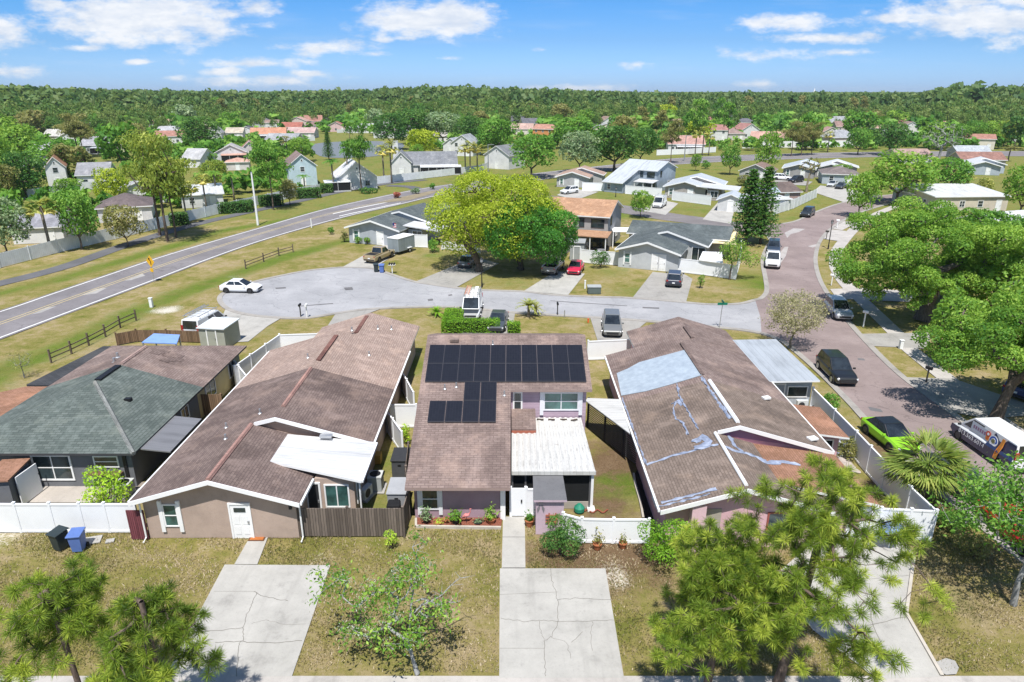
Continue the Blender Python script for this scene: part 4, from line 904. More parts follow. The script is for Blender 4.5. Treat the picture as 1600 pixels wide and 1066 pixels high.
# the edging around beds
mb = MB(); strip(L_((650, 824), (783, 826)), .12, 0, mb, 0, .12); strip(L_((650, 812), (650, 824)), .12, 0, mb, 0, .118); tag(mb.build('bed_edging', concrete((.66, .6, .52), name='bed_edging')), 'pale concrete edging around the red mulch flower bed', 'edging')
sheet('flower_bed', [(651, 808), (785, 808), (783, 825), (651, 823)], .05, (lambda t: t.color(t.ramp(t.noise(18, 4), [(.3, (.09, .03, .02)), (.5, (.20, .07, .045)), (.7, (.30, .13, .09))]), .95, .1))(NT('red_mulch')))
mb = MB(); strip(catmull(L_((990, 742), (993, 760), (1000, 785), (1005, 812)), 4), .12, 0, mb, 0, .14); tag(mb.build('bed_edging', concrete((.66, .6, .52), name='bed_edging')), 'curved white edging of the black bed beside the pink house', 'edging')
sheet('mulch_bed', [(991, 743), (1006, 812), (1026, 812), (1012, 735), (1004, 720)], .03, flat((.03, .025, .022), .95, .1, name='black_mulch'))
mb = MB(); strip(L_((1404, 838), (1428, 872), (1416, 960), (1472, 1058)), .14, 0, mb, 0, .1); tag(mb.build('bed_edging', concrete((.66, .6, .52), name='bed_edging')), 'white edging stones along the pink house driveway', 'edging')
# ---------------------------------------------------------------- the other houses of the neighbourhood
LAND = []      # landmarks used when naming trees
def saltbox(label, loc, rot, wm, rm, trim=None, shed=None):
    T = TR(loc, R(rot)); trim = trim or TRIM; root = thing('two_storey_house', label, 'house', loc)
    zq = lambda y: 2.4 + .357 * y; yr_ = 12; W = 10.5; xm_ = 5.6
    MB(T).slab([(0, 0, 2.4), (xm_, 0, 2.4), (xm_, 7, zq(7)), (W, 7, zq(7)), (W, yr_, zq(yr_)), (0, yr_, zq(yr_))], .16, 0, 1).build('roof', [rm, trim], root)
    MB(T).slab([(0, yr_, zq(yr_)), (W, yr_, zq(yr_)), (W, 17, 4.9), (0, 17, 4.9)], .16, 0, 1).build('roof', [rm, trim], root)
    w = MB(T); sec = [(.7, 0), (16.6, 0), (16.6, 4.9), (yr_, zq(yr_) - .2), (.7, zq(.7) - .2)]
    w.add([(x, y, z) for x in (.35, xm_ - .3) for y, z in sec], [(0, 1, 2, 3, 4), (9, 8, 7, 6, 5), (0, 5, 6, 1), (1, 6, 7, 2), (2, 7, 8, 3), (3, 8, 9, 4), (4, 9, 5, 0)]); w.build('wall', wm, root)
    w = MB(T); sec = [(7.4, 0), (16.58, 0), (16.58, 4.88), (yr_, zq(yr_) - .22), (7.4, zq(7.4) - .2)]
    w.add([(x, y, z) for x in (xm_ - .28, W - .35) for y, z in sec], [(0, 1, 2, 3, 4), (9, 8, 7, 6, 5), (0, 5, 6, 1), (1, 6, 7, 2), (2, 7, 8, 3), (3, 8, 9, 4), (4, 9, 5, 0)]); w.build('wall', wm, root)
    win(root, T, 1.6, .7, 1.3, 1.0, 1.3, -90, 1, 2); win(root, T, 8.6, 7.4, 3.8, 2.0, 1.3, -90, 2, 2, DARK); win(root, T, 6.2, 7.4, 3.8, .8, 1.3, -90, 1, 1, DARK)
    win(root, T, 8.6, 7.4, 1.2, 2.4, 2.0, -90, 2, 1, DARK); win(root, T, W - .35, 9.4, 4.0, .8, 1.4, 0, 1, 2, DARK); win(root, T, W - .35, 13.5, 1.6, 1.2, 1.2, 0, 2, 1)
    if shed:
        MB(T).slab([(xm_ + .1, 4.6, 2.4), (W + .3, 4.6, 2.4), (W + .3, 7.3, 2.8), (xm_ + .1, 7.3, 2.8)], .1).build('awning', shed, root)
        w = MB(T)
        for xx in (xm_ + .3, 8.2, W): w.bb(xx - .06, xx + .06, 4.7, 4.82, 0, 2.35)
        w.build('awning_post', TRIM, root)
    return root
def gable_house(label, px, py, wpx, d, rot, wc, rm, eave=2.6, ridge=4.2, gable='side', floors=1, chim=None, porch=None, name='house', roofn='roof', land=None, nwin=None, small=False, garage=False, trim=None, wmat=None):
    c = P(px, py); w = wpx * mpp(px, py); trim = trim or TRIM
    T = TR((c.x, c.y, 0), R(rot)); wm = wmat or stucco(wc, 'house_wall')
    root = thing(name, label, 'house', (c.x, c.y, 0)); o = .35; th = .16
    x0, x1 = -w / 2, w / 2
    if gable == 'side':   # ridge parallel to the front
        yc_ = d / 2; sl = (ridge - eave) / (yc_)
        MB(T).slab([(x0 - o, -o, eave - o * sl), (x1 + o, -o, eave - o * sl), (x1 + o, yc_, ridge), (x0 - o, yc_, ridge)], th, 0, 1).build(roofn, [rm, trim], root)
        MB(T).slab([(x0 - o, yc_, ridge), (x1 + o, yc_, ridge), (x1 + o, d + o, eave - o * sl), (x0 - o, d + o, eave - o * sl)], th, 0, 1).build(roofn, [rm, trim], root)
        sec = [(0, 0), (d, 0), (d, eave - th), (yc_, ridge - th), (0, eave - th)]
        mb = MB(T); mb.add([(x0, y, z) for y, z in sec] + [(x1, y, z) for y, z in sec], [(0, 1, 2, 3, 4), (9, 8, 7, 6, 5), (0, 5, 6, 1), (1, 6, 7, 2), (2, 7, 8, 3), (3, 8, 9, 4), (4, 9, 5, 0)]); mb.build('wall', wm, root)
    elif gable == 'front':
        sl = (ridge - eave) / (w / 2)
        MB(T).slab([(x0 - o, -o, eave - o * sl), (0, -o, ridge), (0, d + o, ridge), (x0 - o, d + o, eave - o * sl)], th, 0, 1).build(roofn, [rm, trim], root)
        MB(T).slab([(0, -o, ridge), (x1 + o, -o, eave - o * sl), (x1 + o, d + o, eave - o * sl), (0, d + o, ridge)], th, 0, 1).build(roofn, [rm, trim], root)
        mb = MB(T); mb.extr([(x0, 0), (x1, 0), (x1, eave - th), (0, ridge - th), (x0, eave - th)], 0, d); mb.build('wall', wm, root)
    elif gable == 'hip':
        m = min(w, d) / 2; A = [(x0 - o, -o, eave), (x1 + o, -o, eave), (x1 + o, d + o, eave), (x0 - o, d + o, eave)]
        if w >= d: r0, r1 = (x0 + m, d / 2, ridge), (x1 - m, d / 2, ridge); F = [(A[0], A[1], r1, r0), (A[1], A[2], r1), (A[2], A[3], r0, r1), (A[3], A[0], r0)]
        else: r0, r1 = (0, m, ridge), (0, d - m, ridge); F = [(A[0], A[1], r0), (A[1], A[2], r1, r0), (A[2], A[3], r1), (A[3], A[0], r0, r1)]
        mb = MB(T)
        for q in F: mb.slab(q, th, 0, 1)
        mb.build(roofn, [rm, trim], root); mb = MB(T); mb.bb(x0, x1, 0, d, 0, eave - .05); mb.build('wall', wm, root)
    else:                 # one low mono slope, white membrane roofs
        MB(T).slab([(x0 - o, -o, eave), (x1 + o, -o, eave), (x1 + o, d + o, ridge), (x0 - o, d + o, ridge)], th, 0, 1).build(roofn, [rm, trim], root)
        mb = MB(T); sec = [(0, 0), (d, 0), (d, ridge - th - .05), (0, eave - th)]; mb.add([(x0, y, z) for y, z in sec] + [(x1, y, z) for y, z in sec], [(0, 1, 2, 3), (7, 6, 5, 4), (0, 4, 5, 1), (1, 5, 6, 2), (2, 6, 7, 3), (3, 7, 4, 0)]); mb.build('wall', wm, root)
    n = nwin if nwin is not None else max(1, int(w / 3.4))
    for f in range(floors):
        zz = 1.4 + f * 2.6
        for i in range(n):
            xx = x0 + w * (i + .5) / n
            if f == 0 and i == n - 1 and not porch: door(root, T, xx, 0, panel=False)
            else: win(root, T, xx, 0, zz, 1.1, 1.25, -90, 2 if i % 2 else 1, 2, None if wc[0] < .7 else flat((.42, .44, .46), name='grey_frame'))
        if not small:
            for yy in (d * .28, d * .7): win(root, T, x1, yy, zz, 1.0, 1.2, 0, 1, 2); win(root, T, x0, yy, zz, 1.0, 1.2, 180, 1, 2)
    if gable == 'front' and ridge > 5: win(root, T, 0, 0, ridge - 1.5, .5, .6, -90, 1, 1)
    if chim:
        cx, cy, ch, cw = chim; mb = MB(T); mb.bb(cx - cw / 2, cx + cw / 2, cy - .4, cy + .4, 0, ch); mb.bb(cx - cw / 2 - .08, cx + cw / 2 + .08, cy - .48, cy + .48, ch - .25, ch); mb.build('chimney', wm, root)
    if porch:
        xa, xb_, dp, pm = porch
        MB(T).slab([(xa, -dp, 2.2), (xb_, -dp, 2.2), (xb_, .05, 2.5), (xa, .05, 2.5)], .1).build('porch_roof', pm, root)
        mb = MB(T); mb.bb(xa + .1, xb_ - .1, -dp + .12, -.05, .3, 2.15); mb.build('porch_screen', SCREEN, root)
        mb = MB(T)
        k = max(2, int((xb_ - xa) / 2.2))
        for i in range(k + 1): x = xa + .1 + (xb_ - xa - .2) * i / k; mb.bb(x - .05, x + .05, -dp + .05, -dp + .14, 0, 2.15)
        mb.bb(xa + .06, xb_ - .06, -dp + .06, 0, 0, .3); mb.build('porch_frame', flat((.5, .5, .5), name='grey_frame'), root)
    if garage:
        mb = MB(T); mb.bb(x0 + .4, x0 + 2.9, -.04, .06, 0, 2.1); mb.build('garage_door', siding((.74, .74, .74), False, .5), root)
    LAND.append((px, py, land)) if land else None
    return root
# ---- around the court
def SH_(c1, c2=None, n='far_shingle'): return shingle(c1, c2 or mulc(c1, 1.3), .25, .25, name=n)
a = P(537.5, 355, 2.5); b = P(632, 361, 2.5)
split_house('duplex_house', 'blue grey duplex with grey shingle roof at the head of the court', TR((a.x, a.y, 0), math.atan2(b.y - a.y, b.x - a.x), None, 1.08), (a.x + 6, a.y + 3, 0), LGREY, SH_GREY, patio=(WHROOF, 8.0, 13.5, 2.8, 2.3, 2.4, 6), gable_m=stucco((.33, .37, .42)))
LAND.append((610, 375, 'the blue grey duplex at the court head'))
a = P(961, 389, 2.5); b = P(1060, 397.5, 2.5); rot = math.atan2(b.y - a.y, b.x - a.x)
Tg = TR((a.x, a.y, 0), rot)
gh = split_house('corner_house', 'light grey corner house with charcoal shingle gables and white double door', Tg, (a.x + 5, a.y + 4, 0), stucco((.52, .54, .56)), SH_GREY, D=11.5, back=False, frontdoor=False, gable_m=stucco((.36, .38, .40)))
mb = MB(Tg); mb.slab([(-1.2, 11.0, 2.6), (13.4, 11.0, 2.6), (13.4, 14.6, 3.9), (-1.2, 14.6, 3.9)], .16, 0, 1); mb.slab([(-1.2, 14.6, 3.9), (13.4, 14.6, 3.9), (13.4, 18.5, 2.6), (-1.2, 18.5, 2.6)], .16, 0, 1); mb.build('roof', [SH_GREY, TRIM], gh)
mb = MB(Tg); mb.bb(-.8, 13, 11.5, 18, 0, 2.45); mb.build('wall', stucco((.52, .54, .56)), gh)
for dx in (0, .9): door(gh, Tg, 5.3 + dx, .5, .8, 2.1)
mb = MB(Tg); mb.bb(3.9, 5.0, 5.9, 6.1, 0, 2); 
win(gh, Tg, 9.9, 6.5, 1.3, 1.8, 1.9, -90, 2, 1, TRIM, GLASS)
LAND.append((1030, 420, 'the light grey corner house'))
pr = P(966, 312.5, 6.7); ro = -20.5; c_, s_ = math.cos(R(ro)), math.sin(R(ro))
saltbox('grey two storey house with orange brown saltbox roof behind the green oak', (pr.x - (c_ * 10.5 - s_ * 12), pr.y - (s_ * 10.5 + c_ * 12), 0), ro, stucco((.38, .38, .38)), SH_ORANGE, shed=SH_ORANGE)
LAND.append((920, 385, 'the orange roofed two storey house'))
pr = P(1045, 252, 6.7); ro = -40; c_, s_ = math.cos(R(ro)), math.sin(R(ro))
saltbox('blue grey two storey house with a pale metal saltbox roof', (pr.x - (c_ * 10.5 - s_ * 12), pr.y - (s_ * 10.5 + c_ * 12), 0), ro, stucco((.34, .40, .46)), METALR, shed=WHROOF)
LAND.append((985, 300, 'the pale metal saltbox roof'))
a = P(867, 276, 2.5)
split_house('duplex_house', 'grey duplex with faded tan roof next to the pale metal saltbox', TR((a.x, a.y, 0), R(-14)), (a.x + 5, a.y + 3, 0), stucco((.45, .45, .46)), shingle((.40, .27, .22), (.5, .36, .29), .2, .2, name='faded_tan_shingle'), back=False, D=12)
LAND.append((890, 290, 'the faded tan duplex'))
a = P(1036, 291, 2.5)
split_house('duplex_house', 'taupe duplex with pale metal roof and white screened porch', TR((a.x, a.y, 0), R(-22), None, 1.1), (a.x + 6, a.y + 4, 0), stucco((.42, .39, .37)), METALR, patio=(WHROOF, 6.5, 14.5, 2.9, 2.4, -.5, 6), back=False, D=13)
LAND.append((1090, 310, 'the taupe metal roofed duplex'))
gable_house('small white garage with dark doors behind the norfolk pines', 1140, 331, 38, 6, -22, (.62, .62, .62), METALR, 2.4, 3.4, 'front', small=True, land='the small white garage')
gable_house('brown roofed house with a pale blue tarp behind the long white street fence', 1228, 318, 46, 9, 12, (.42, .30, .28), SH_((.16, .125, .115)), 2.5, 3.9, 'side', land='the tarped brown roof by the street')
mb = MB(); c = P(1203, 296, 3.6); mb.slab([(c.x - 2.2, c.y - 2.0, 3.3), (c.x + 1.6, c.y - 2.0, 3.3), (c.x + 1.6, c.y + 1.4, 4.05), (c.x - 2.2, c.y + 1.4, 4.05)], .03); mb.build('tarp', TARP, [o for o in COL.objects if o.get('label', '').startswith('brown roofed house with a pale blue')][0])
gable_house('low white flat roofed annex beside the tarped brown roof', 1206, 330, 62, 7, 14, (.7, .7, .7), WHROOF, 2.3, 2.5, 'mono', small=True)
gable_house('grey house with brown roof left of the tall yard tree', 1178, 282, 46, 9, -30, (.40, .40, .42), SH_((.24, .17, .15)), 2.5, 4.2, 'front', land='the brown roofed grey house')
a = P(1222, 262, 2.6)
split_house('duplex_house', 'grey duplex with pale metal roof nearest the stump tree', TR((a.x, a.y, 0), R(-24)), (a.x + 5, a.y + 3, 0), stucco((.36, .35, .36)), METALR, back=False, D=12)
a = P(1272, 262, 2.6)
split_house('duplex_house', 'grey duplex with brilliant white metal roof behind the round tree', TR((a.x, a.y, 0), R(-24)), (a.x + 5, a.y + 3, 0), stucco((.36, .35, .36)), WHROOF, back=False, D=12)
LAND.append((1260, 285, 'the metal roofed duplexes'))
gable_house('pale blue house with grey brown hip roof and two parked cars', 1312, 288, 52, 10, -18, (.45, .50, .56), SH_((.20, .17, .165)), 2.5, 4.0, 'hip', land='the pale blue hip roofed house')
# ---- right of the street
gable_house('long house with a bright white roof behind the big street oak', 1515, 330, 118, 11, 3, (.62, .55, .45), WHROOF, 2.9, 3.9, 'mono', land='the long white roof')
gable_house('low white roofed wing in front of the long white roof', 1448, 322, 50, 7, 3, (.6, .6, .58), WHROOF, 2.5, 2.8, 'mono', small=True)
a = P(1512, 258, 2.6)
split_house('duplex_house', 'blue grey duplex with white roofs at the right edge', TR((a.x, a.y, 0), R(-20)), (a.x + 5, a.y + 3, 0), stucco((.42, .47, .52)), WHROOF, back=False, D=12)
LAND.append((1540, 280, 'the white roofed blue grey duplex'))
gable_house('house with rusty brown roof behind the white roofed duplex', 1535, 262, 64, 9, -8, (.5, .45, .4), SH_((.30, .17, .14)), 2.5, 4.4, 'side', land='the rusty brown roof')
gable_house('pale grey roofed house beyond the rusty brown roof', 1520, 248, 48, 8, -8, (.5, .5, .5), SH_((.42, .45, .48)), 2.5, 4.2, 'side')
gable_house('house with weathered pink brown roof beside the bare grey tree', 1430, 256, 56, 9, 4, (.5, .48, .48), SH_((.38, .27, .24)), 2.5, 4.4, 'side', land='the pink brown roof by the bare tree')
gable_house('white roofed house at the right edge beyond the oak row', 1600, 380, 84, 9, 18, (.3, .28, .28), WHROOF, 2.6, 4.2, 'side', land='the white roof at the right edge')
gable_house('white sided house with brick base hidden behind the street oaks', 1572, 458, 92, 11, -62, (.70, .71, .73), SH_((.3, .3, .31)), 2.8, 4.6, 'front', land='the white sided house behind the oaks')
# ---- beyond the highway, left
W_ = (.72, .72, .72)
gable_house('white two storey house with orange brown roof near the left edge', 92, 292, 26, 10, 30, W_, SH_((.36, .20, .13)), 5.0, 7.2, 'front', 2, land='the orange brown roofed white house')
gable_house('white house wing with grey roof beside the orange brown roof', 148, 293, 44, 9, 18, W_, SH_((.30, .30, .32)), 3.2, 5.6, 'side', land='the grey roofed wing')
gable_house('low house with dark brown roof behind the bushy roadside trees', 198, 346, 74, 10, 24, (.66, .66, .68), SH_((.16, .13, .13)), 2.6, 4.4, 'hip', porch=None, land='the dark brown low roof by the road')
gable_house('white house with pale roof behind the tall roadside pines', 225, 318, 64, 9, 24, W_, SH_((.42, .42, .44)), 2.8, 4.8, 'front', land='the pale roof behind the pines')
gable_house('white house with grey roof and dark carport behind the cabbage palm', 62, 380, 70, 9, 16, W_, SH_((.26, .26, .29)), 2.6, 4.2, 'side', land='the grey roof behind the cabbage palm')
gable_house('white house with screened porch left of the highway lamp post', 318, 324, 60, 9, 24, (.66, .66, .66), WHROOF, 2.6, 3.6, 'mono', land='the porch house by the lamp post')
gable_house('grey two storey house with dark lanai among the left trees', 150, 240, 40, 10, 10, (.36, .40, .43), SH_((.34, .34, .37)), 3.2, 6.0, 'side', 1, porch=(-1, 7, 3, METALR), land='the grey lanai house')
gable_house('cream gabled house with grey roof right of the grey lanai house', 178, 238, 34, 10, 12, (.74, .70, .55), SH_((.34, .33, .35)), 3.2, 6.2, 'front', land='the cream gabled house')
gable_house('house with faded brown roof behind the cream gabled house', 190, 228, 38, 10, 6, W_, SH_((.36, .29, .26)), 3.2, 6.0, 'side')
gable_house('pale house with tan roof left of the two dark pines', 108, 228, 36, 10, 14, W_, SH_((.42, .34, .28)), 3, 5.6, 'front')
gable_house('grey roofed house peeking over the yellow green pine', 262, 214, 30, 9, 8, (.66, .66, .66), SH_((.42, .42, .44)), 2.8, 5.2, 'side', land='the small grey roof in the woods')
gable_house('white gabled house right of the dark round oak', 336, 218, 20, 9, 12, W_, SH_((.3, .3, .32)), 3.4, 6.6, 'front', land='the white gable by the round oak')
gable_house('white house with cream roof left of the black roofed house', 366, 216, 26, 9, 6, W_, SH_((.48, .42, .34)), 2.8, 5.0, 'side')
gable_house('white house with black roof beside the orange roofed house', 386, 215, 32, 9, 10, W_, SH_((.10, .10, .115)), 3, 5.6, 'front', land='the black roofed white house')
gable_house('pale house with pink tiled lanai behind the highway lamp post', 362, 252, 46, 10, 18, (.66, .66, .68), SH_((.40, .38, .38)), 3.0, 5.4, 'front', porch=(-3, 5, 3, SH_((.55, .34, .27))), land='the pink tiled lanai')
gable_house('low pink tiled outbuilding in front of the pale lanai house', 372, 266, 34, 6, 16, (.66, .62, .6), SH_((.55, .33, .26)), 2.4, 3.4, 'hip', small=True)
gable_house('brick pink roofed house near the lamp post pine', 392, 246, 26, 9, 20, (.66, .6, .58), SH_((.40, .22, .19)), 3, 5.6, 'front')
gable_house('white house with orange roof and dark screened lanai by the pond', 420, 219, 52, 10, 14, W_, SH_((.52, .26, .17)), 3.0, 5.6, 'side', porch=(-4, 7, 3, WHROOF), chim=None, land='the orange roofed pond house')
gable_house('dark red roofed house behind the pond houses', 455, 206, 32, 9, 4, (.5, .36, .33), SH_((.36, .14, .11)), 2.8, 5.2, 'side', land='the dark red roof')
gable_house('white pond house with pale pink roof and white fence', 470, 216, 42, 9, 0, (.62, .6, .6), SH_((.48, .34, .32)), 2.8, 5.0, 'side', land='the pale pink pond roof')
gable_house('pinkish house with brown roof right of the dark red roof', 492, 203, 30, 9, 0, (.62, .5, .5), SH_((.26, .17, .16)), 2.8, 5.0, 'hip')
gable_house('pink gabled house with red roof across the pond', 525, 206, 30, 10, 6, (.70, .50, .50), SH_((.36, .16, .13)), 3.0, 5.6, 'front', land='the pink gabled pond house')
gable_house('grey roofed house low against the far woods', 522, 190, 24, 8, 0, (.5, .5, .5), SH_((.30, .31, .33)), 2.6, 5, 'side')
gable_house('long white roofed house across the pond', 568, 208, 52, 10, -6, W_, SH_((.55, .55, .58)), 2.8, 5.0, 'side', land='the white roofed pond house')
gable_house('white house with pinkish roof left of the dark green oaks', 600, 216, 34, 10, -10, W_, SH_((.45, .38, .38)), 3.0, 5.6, 'front')
gable_house('pale blue two storey house with brown gable roof beside the highway', 475, 290, 42, 12, 22, (.50, .62, .68), SH_((.25, .185, .175)), 5.0, 7.6, 'front', 2, land='the pale blue two storey house')
o_ = gable_house('white low house behind the board fence and tall pine', 560, 296, 60, 11, 20, W_, SH_((.62, .62, .64)), 3.0, 6.4, 'front', porch=(-8, -2, 3, WHROOF), land='the white low house behind the board fence')
gable_house('white house with tall white chimney and long grey roof', 668, 272, 92, 11, 7, W_, SH_((.22, .23, .25)), 2.8, 5.8, 'side', chim=(-8.6, -.3, 9.2, 1.5), porch=(-2, 9.5, 3.2, WHROOF), land='the tall white chimney')
gable_house('white gabled wing at the foot of the tall chimney', 628, 276, 30, 9, 7, W_, SH_((.22, .23, .25)), 4.0, 6.6, 'front', small=True)
gable_house('white two storey house with grey gables beyond the palm cluster', 722, 244, 36, 10, -14, W_, SH_((.32, .34, .37)), 4.6, 7.4, 'front', 2, land='the white two storey gables')
gable_house('small white gabled house left of the grey gables', 704, 240, 24, 8, -14, W_, SH_((.36, .38, .42)), 3.6, 5.6, 'front', 1, small=True)
gable_house('white blank walled house with grey roof at the highway bend', 776, 264, 44, 10, -30, W_, SH_((.20, .21, .22)), 4.2, 6.8, 'front', nwin=1, small=True, land='the blank white house at the bend')
gable_house('orange walled two storey house behind the roadside oaks', 848, 218, 34, 9, -25, (.66, .30, .12), SH_((.44, .24, .18)), 5.0, 7.0, 'side', 2, land='the orange walled house')
gable_house('pale house with pinkish roof left of the orange wall', 815, 210, 34, 9, -8, (.7, .65, .6), SH_((.46, .32, .28)), 3, 5.6, 'side')
gable_house('small orange roofed house between the two grey oaks', 890, 222, 14, 7, -30, (.6, .34, .2), SH_((.52, .26, .15)), 3, 5.2, 'front', small=True)
# ---- far right
gable_house('white house with pink roof and screened lanai beside the palm trio', 1072, 238, 56, 11, -4, W_, SH_((.46, .28, .24)), 3.2, 6.0, 'side', porch=(-4, 6, 3, WHROOF), land='the pink roofed lanai house')
gable_house('white two storey house with maroon roof behind the palm trio', 1122, 220, 28, 10, -8, W_, SH_((.36, .19, .17)), 5.0, 7.2, 'side', 2, land='the maroon roofed two storey house')
gable_house('white house with brown hip roof right of the maroon roof', 1146, 219, 34, 10, -8, (.6, .58, .55), SH_((.30, .22, .2)), 3, 5.2, 'hip')
gable_house('maroon roofed house with white skylights in the trees', 1103, 196, 32, 10, -6, (.6, .55, .55), SH_((.32, .15, .14)), 3, 6.2, 'hip', land='the maroon roof with skylights')
gable_house('dark grey roofed low house behind the pink lanai house', 1092, 208, 32, 9, -4, (.5, .5, .5), SH_((.16, .17, .19)), 2.6, 4.6, 'side')
gable_house('white gabled house with red brown roof left of the far oaks', 1172, 216, 30, 10, 14, W_, SH_((.38, .2, .18)), 4.2, 7.0, 'front', 1, land='the white gable with the red brown roof')
gable_house('cream gabled house with pinkish roof behind the white wall', 1298, 220, 34, 10, -10, (.74, .68, .62), SH_((.40, .25, .22)), 3.4, 6.2, 'front', land='the cream gabled house behind the wall')
gable_house('brown roofed house right of the cream gable', 1325, 206, 36, 10, -6, (.6, .55, .5), SH_((.30, .20, .18)), 3, 5.8, 'side')
gable_house('maroon roofed house above the big dark tree', 1412, 202, 34, 10, 0, (.6, .55, .52), SH_((.34, .18, .16)), 3, 6, 'side', land='the maroon roof above the dark tree')
gable_house('salmon roofed house by the dead grey tree', 1462, 204, 38, 10, 0, (.66, .58, .54), SH_((.44, .26, .21)), 3, 6, 'side')
gable_house('orange roofed house right of the dead grey tree', 1508, 198, 36, 10, 4, (.7, .66, .62), SH_((.50, .28, .2)), 3, 6, 'front', land='the orange roof by the dead tree')
for lab, px, py, w, c, rc, g in (('tiny white house far left in the woods', 30, 262, 22, W_, (.3, .3, .3), 'front'), ('pale roofed house tucked under the left trees', 60, 250, 26, W_, (.4, .4, .42), 'side'), ('white house glimpsed behind the yellow pine', 300, 262, 30, W_, (.45, .45, .46), 'side'),
        ('white house beyond the pond palms', 640, 214, 30, W_, (.5, .5, .5), 'front'), ('pale house in the gap between the oaks', 690, 222, 24, W_, (.45, .42, .4), 'side'), ('small white house behind the far right palms', 1258, 206, 22, W_, (.4, .36, .34), 'side'),
        ('pale house low in the far right trees', 1355, 196, 26, W_, (.42, .3, .27), 'side'), ('white roofed house far off near the steeple', 1292, 186, 18, W_, (.6, .6, .6), 'side'), ('cream house deep in the right woods', 1560, 200, 26, (.7, .64, .55), (.44, .32, .26), 'side'),
        ('pinkish house left of the maroon skylight roof', 1062, 200, 22, W_, (.44, .3, .27), 'side'), ('white house in the trees above the saltbox', 985, 196, 20, W_, (.5, .5, .52), 'side'), ('pale house behind the dark oak mass', 930, 194, 22, W_, (.5, .4, .36), 'side')):
    gable_house(lab, px, py, w, 9, rng.uniform(-14, 14), c, SH_(rc), 2.8, 5.4, g, small=True)
# roofs glimpsed across the whole far neighbourhood, each named by a neighbour
HL = set(); FP = [(o.location.x, o.location.y) for o in COL.objects if o.get('category') == 'house']; land0 = list(LAND); k = 0; q_ = 0
while k < 72 and q_ < 9000:
    q_ += 1; py = rng.choice([rng.uniform(184, 204), rng.uniform(196, 236)]); px = rng.uniform(0, 1600)
    if 470 < px < 650 and py > 203: continue
    if py > 212 and 640 < px < 1150: continue
    c = P(px, py)
    if any(abs(a_ - c.x) < 15 and abs(b_ - c.y) < 20 for a_, b_ in FP): continue
    wn, wc = rng.choice([('white', (.74, .74, .74)), ('cream', (.72, .66, .54)), ('pale grey', (.52, .54, .56)), ('pinkish', (.66, .54, .5))]); rn, rc = rng.choice([('grey', (.34, .35, .37)), ('brown', (.28, .20, .17)), ('red brown', (.38, .20, .16)), ('pale', (.52, .50, .48)), ('dark', (.15, .15, .17)), ('salmon', (.48, .30, .25))]); lx, ly, ph = sorted(land0, key=lambda l: (l[0] - px) ** 2 + ((l[1] - py) * 2) ** 2)[rng.randrange(3)]
    lab = f"far {wn} house with {rn} roof {'left of' if px < lx else 'right of'} {ph}"
    if lab in HL or len(lab.split()) > 16: continue
    HL.add(lab); FP.append((c.x, c.y)); gable_house(lab, px, py, rng.uniform(11, 14.5) / mpp(px, py), 9, rng.uniform(-25, 25), wc, SH_(rc), rng.uniform(2.8, 4.4), rng.uniform(5.4, 7.0), rng.choice(['side', 'front', 'side', 'hip']), small=True); k += 1
# far landmarks
m = thing('radio_tower', 'thin white tower far off above the woods, left of centre', 'tower', tuple(P(930, 158))); c = P(930, 158); mb = MB(); mb.tube([(c.x, c.y, 0), (c.x, c.y, 24)], [1.4, .9], 6); mb.build('mast', WHITE, m)
m = thing('church', 'white church steeple rising from the far right woods', 'church', tuple(P(1270, 168))); c = P(1270, 168); mb = MB(); mb.bb(c.x - 6, c.x + 6, c.y, c.y + 20, 0, 7); mb.slab([(c.x - 7, c.y - 1, 7), (c.x, c.y - 1, 12), (c.x, c.y + 21, 12), (c.x - 7, c.y + 21, 7)], .3); mb.slab([(c.x, c.y - 1, 12), (c.x + 7, c.y - 1, 7), (c.x + 7, c.y + 21, 7), (c.x, c.y + 21, 12)], .3); mb.build('nave', WHITE, m)
mb = MB(); mb.bb(c.x - 2.2, c.x + 2.2, c.y + .2, c.y + 4.6, 7, 17); mb.tube([(c.x, c.y + 2.4, 17), (c.x, c.y + 2.4, 27)], [2.4, .1], 8); mb.build('steeple', WHITE, m)

# ---- fences of the other yards
fence('vinyl_fence', 'long white boarded fence along the path left of the highway', [(-60, 430), (0, 419), (92, 395), (180, 374), (270, 352), (345, 334), (420, 317), (467, 307), (520, 297)], 1.9, VINYLB, step=5, capped=False)
fence('board_fence', 'grey board fence between two white fences beside the highway', [(521, 297), (572, 290)], 1.9, wood((.17, .15, .15), .3, 'grey_boards'), step=5, capped=False)
fence('vinyl_fence', 'white fence below the tall white chimney house', [(573, 290), (630, 283), (690, 276), (752, 268), (766, 262)], 1.9, VINYLB, step=6, capped=False)
fence('vinyl_fence', 'white fence around the pink roofed lanai house', [(1026, 243), (1075, 241), (1118, 238)], 2.0, VINYL, step=8, capped=False)
fence('vinyl_fence', 'long white wall beyond the road behind the metal roofs', [(1160, 232), (1215, 231), (1290, 230), (1345, 229)], 2.6, VINYL, step=10, capped=False)
fence('vinyl_fence', 'white slatted fence along the curve of the street', [(1209, 336), (1240, 326), (1275, 309)], 1.9, VINYLB, step=2.6, capped=False)
fence('vinyl_fence', 'white fence beside the light grey corner house, street side', [(1056, 425), (1100, 430), (1149, 437)], 1.8, VINYL, step=2.5)
fence('vinyl_fence', 'white fence returning from the corner toward the sail shade', [(1149, 437), (1156, 412), (1156, 396)], 1.8, VINYL, step=2.5)
fence('vinyl_fence', 'white fence left of the light grey corner house', [(907, 410), (935, 413), (966, 415)], 1.8, VINYL, step=2.5)
fence('vinyl_fence', 'white fence right of the blue grey duplex trailer', [(640, 386), (668, 387)], 1.9, VINYL, step=2.5)
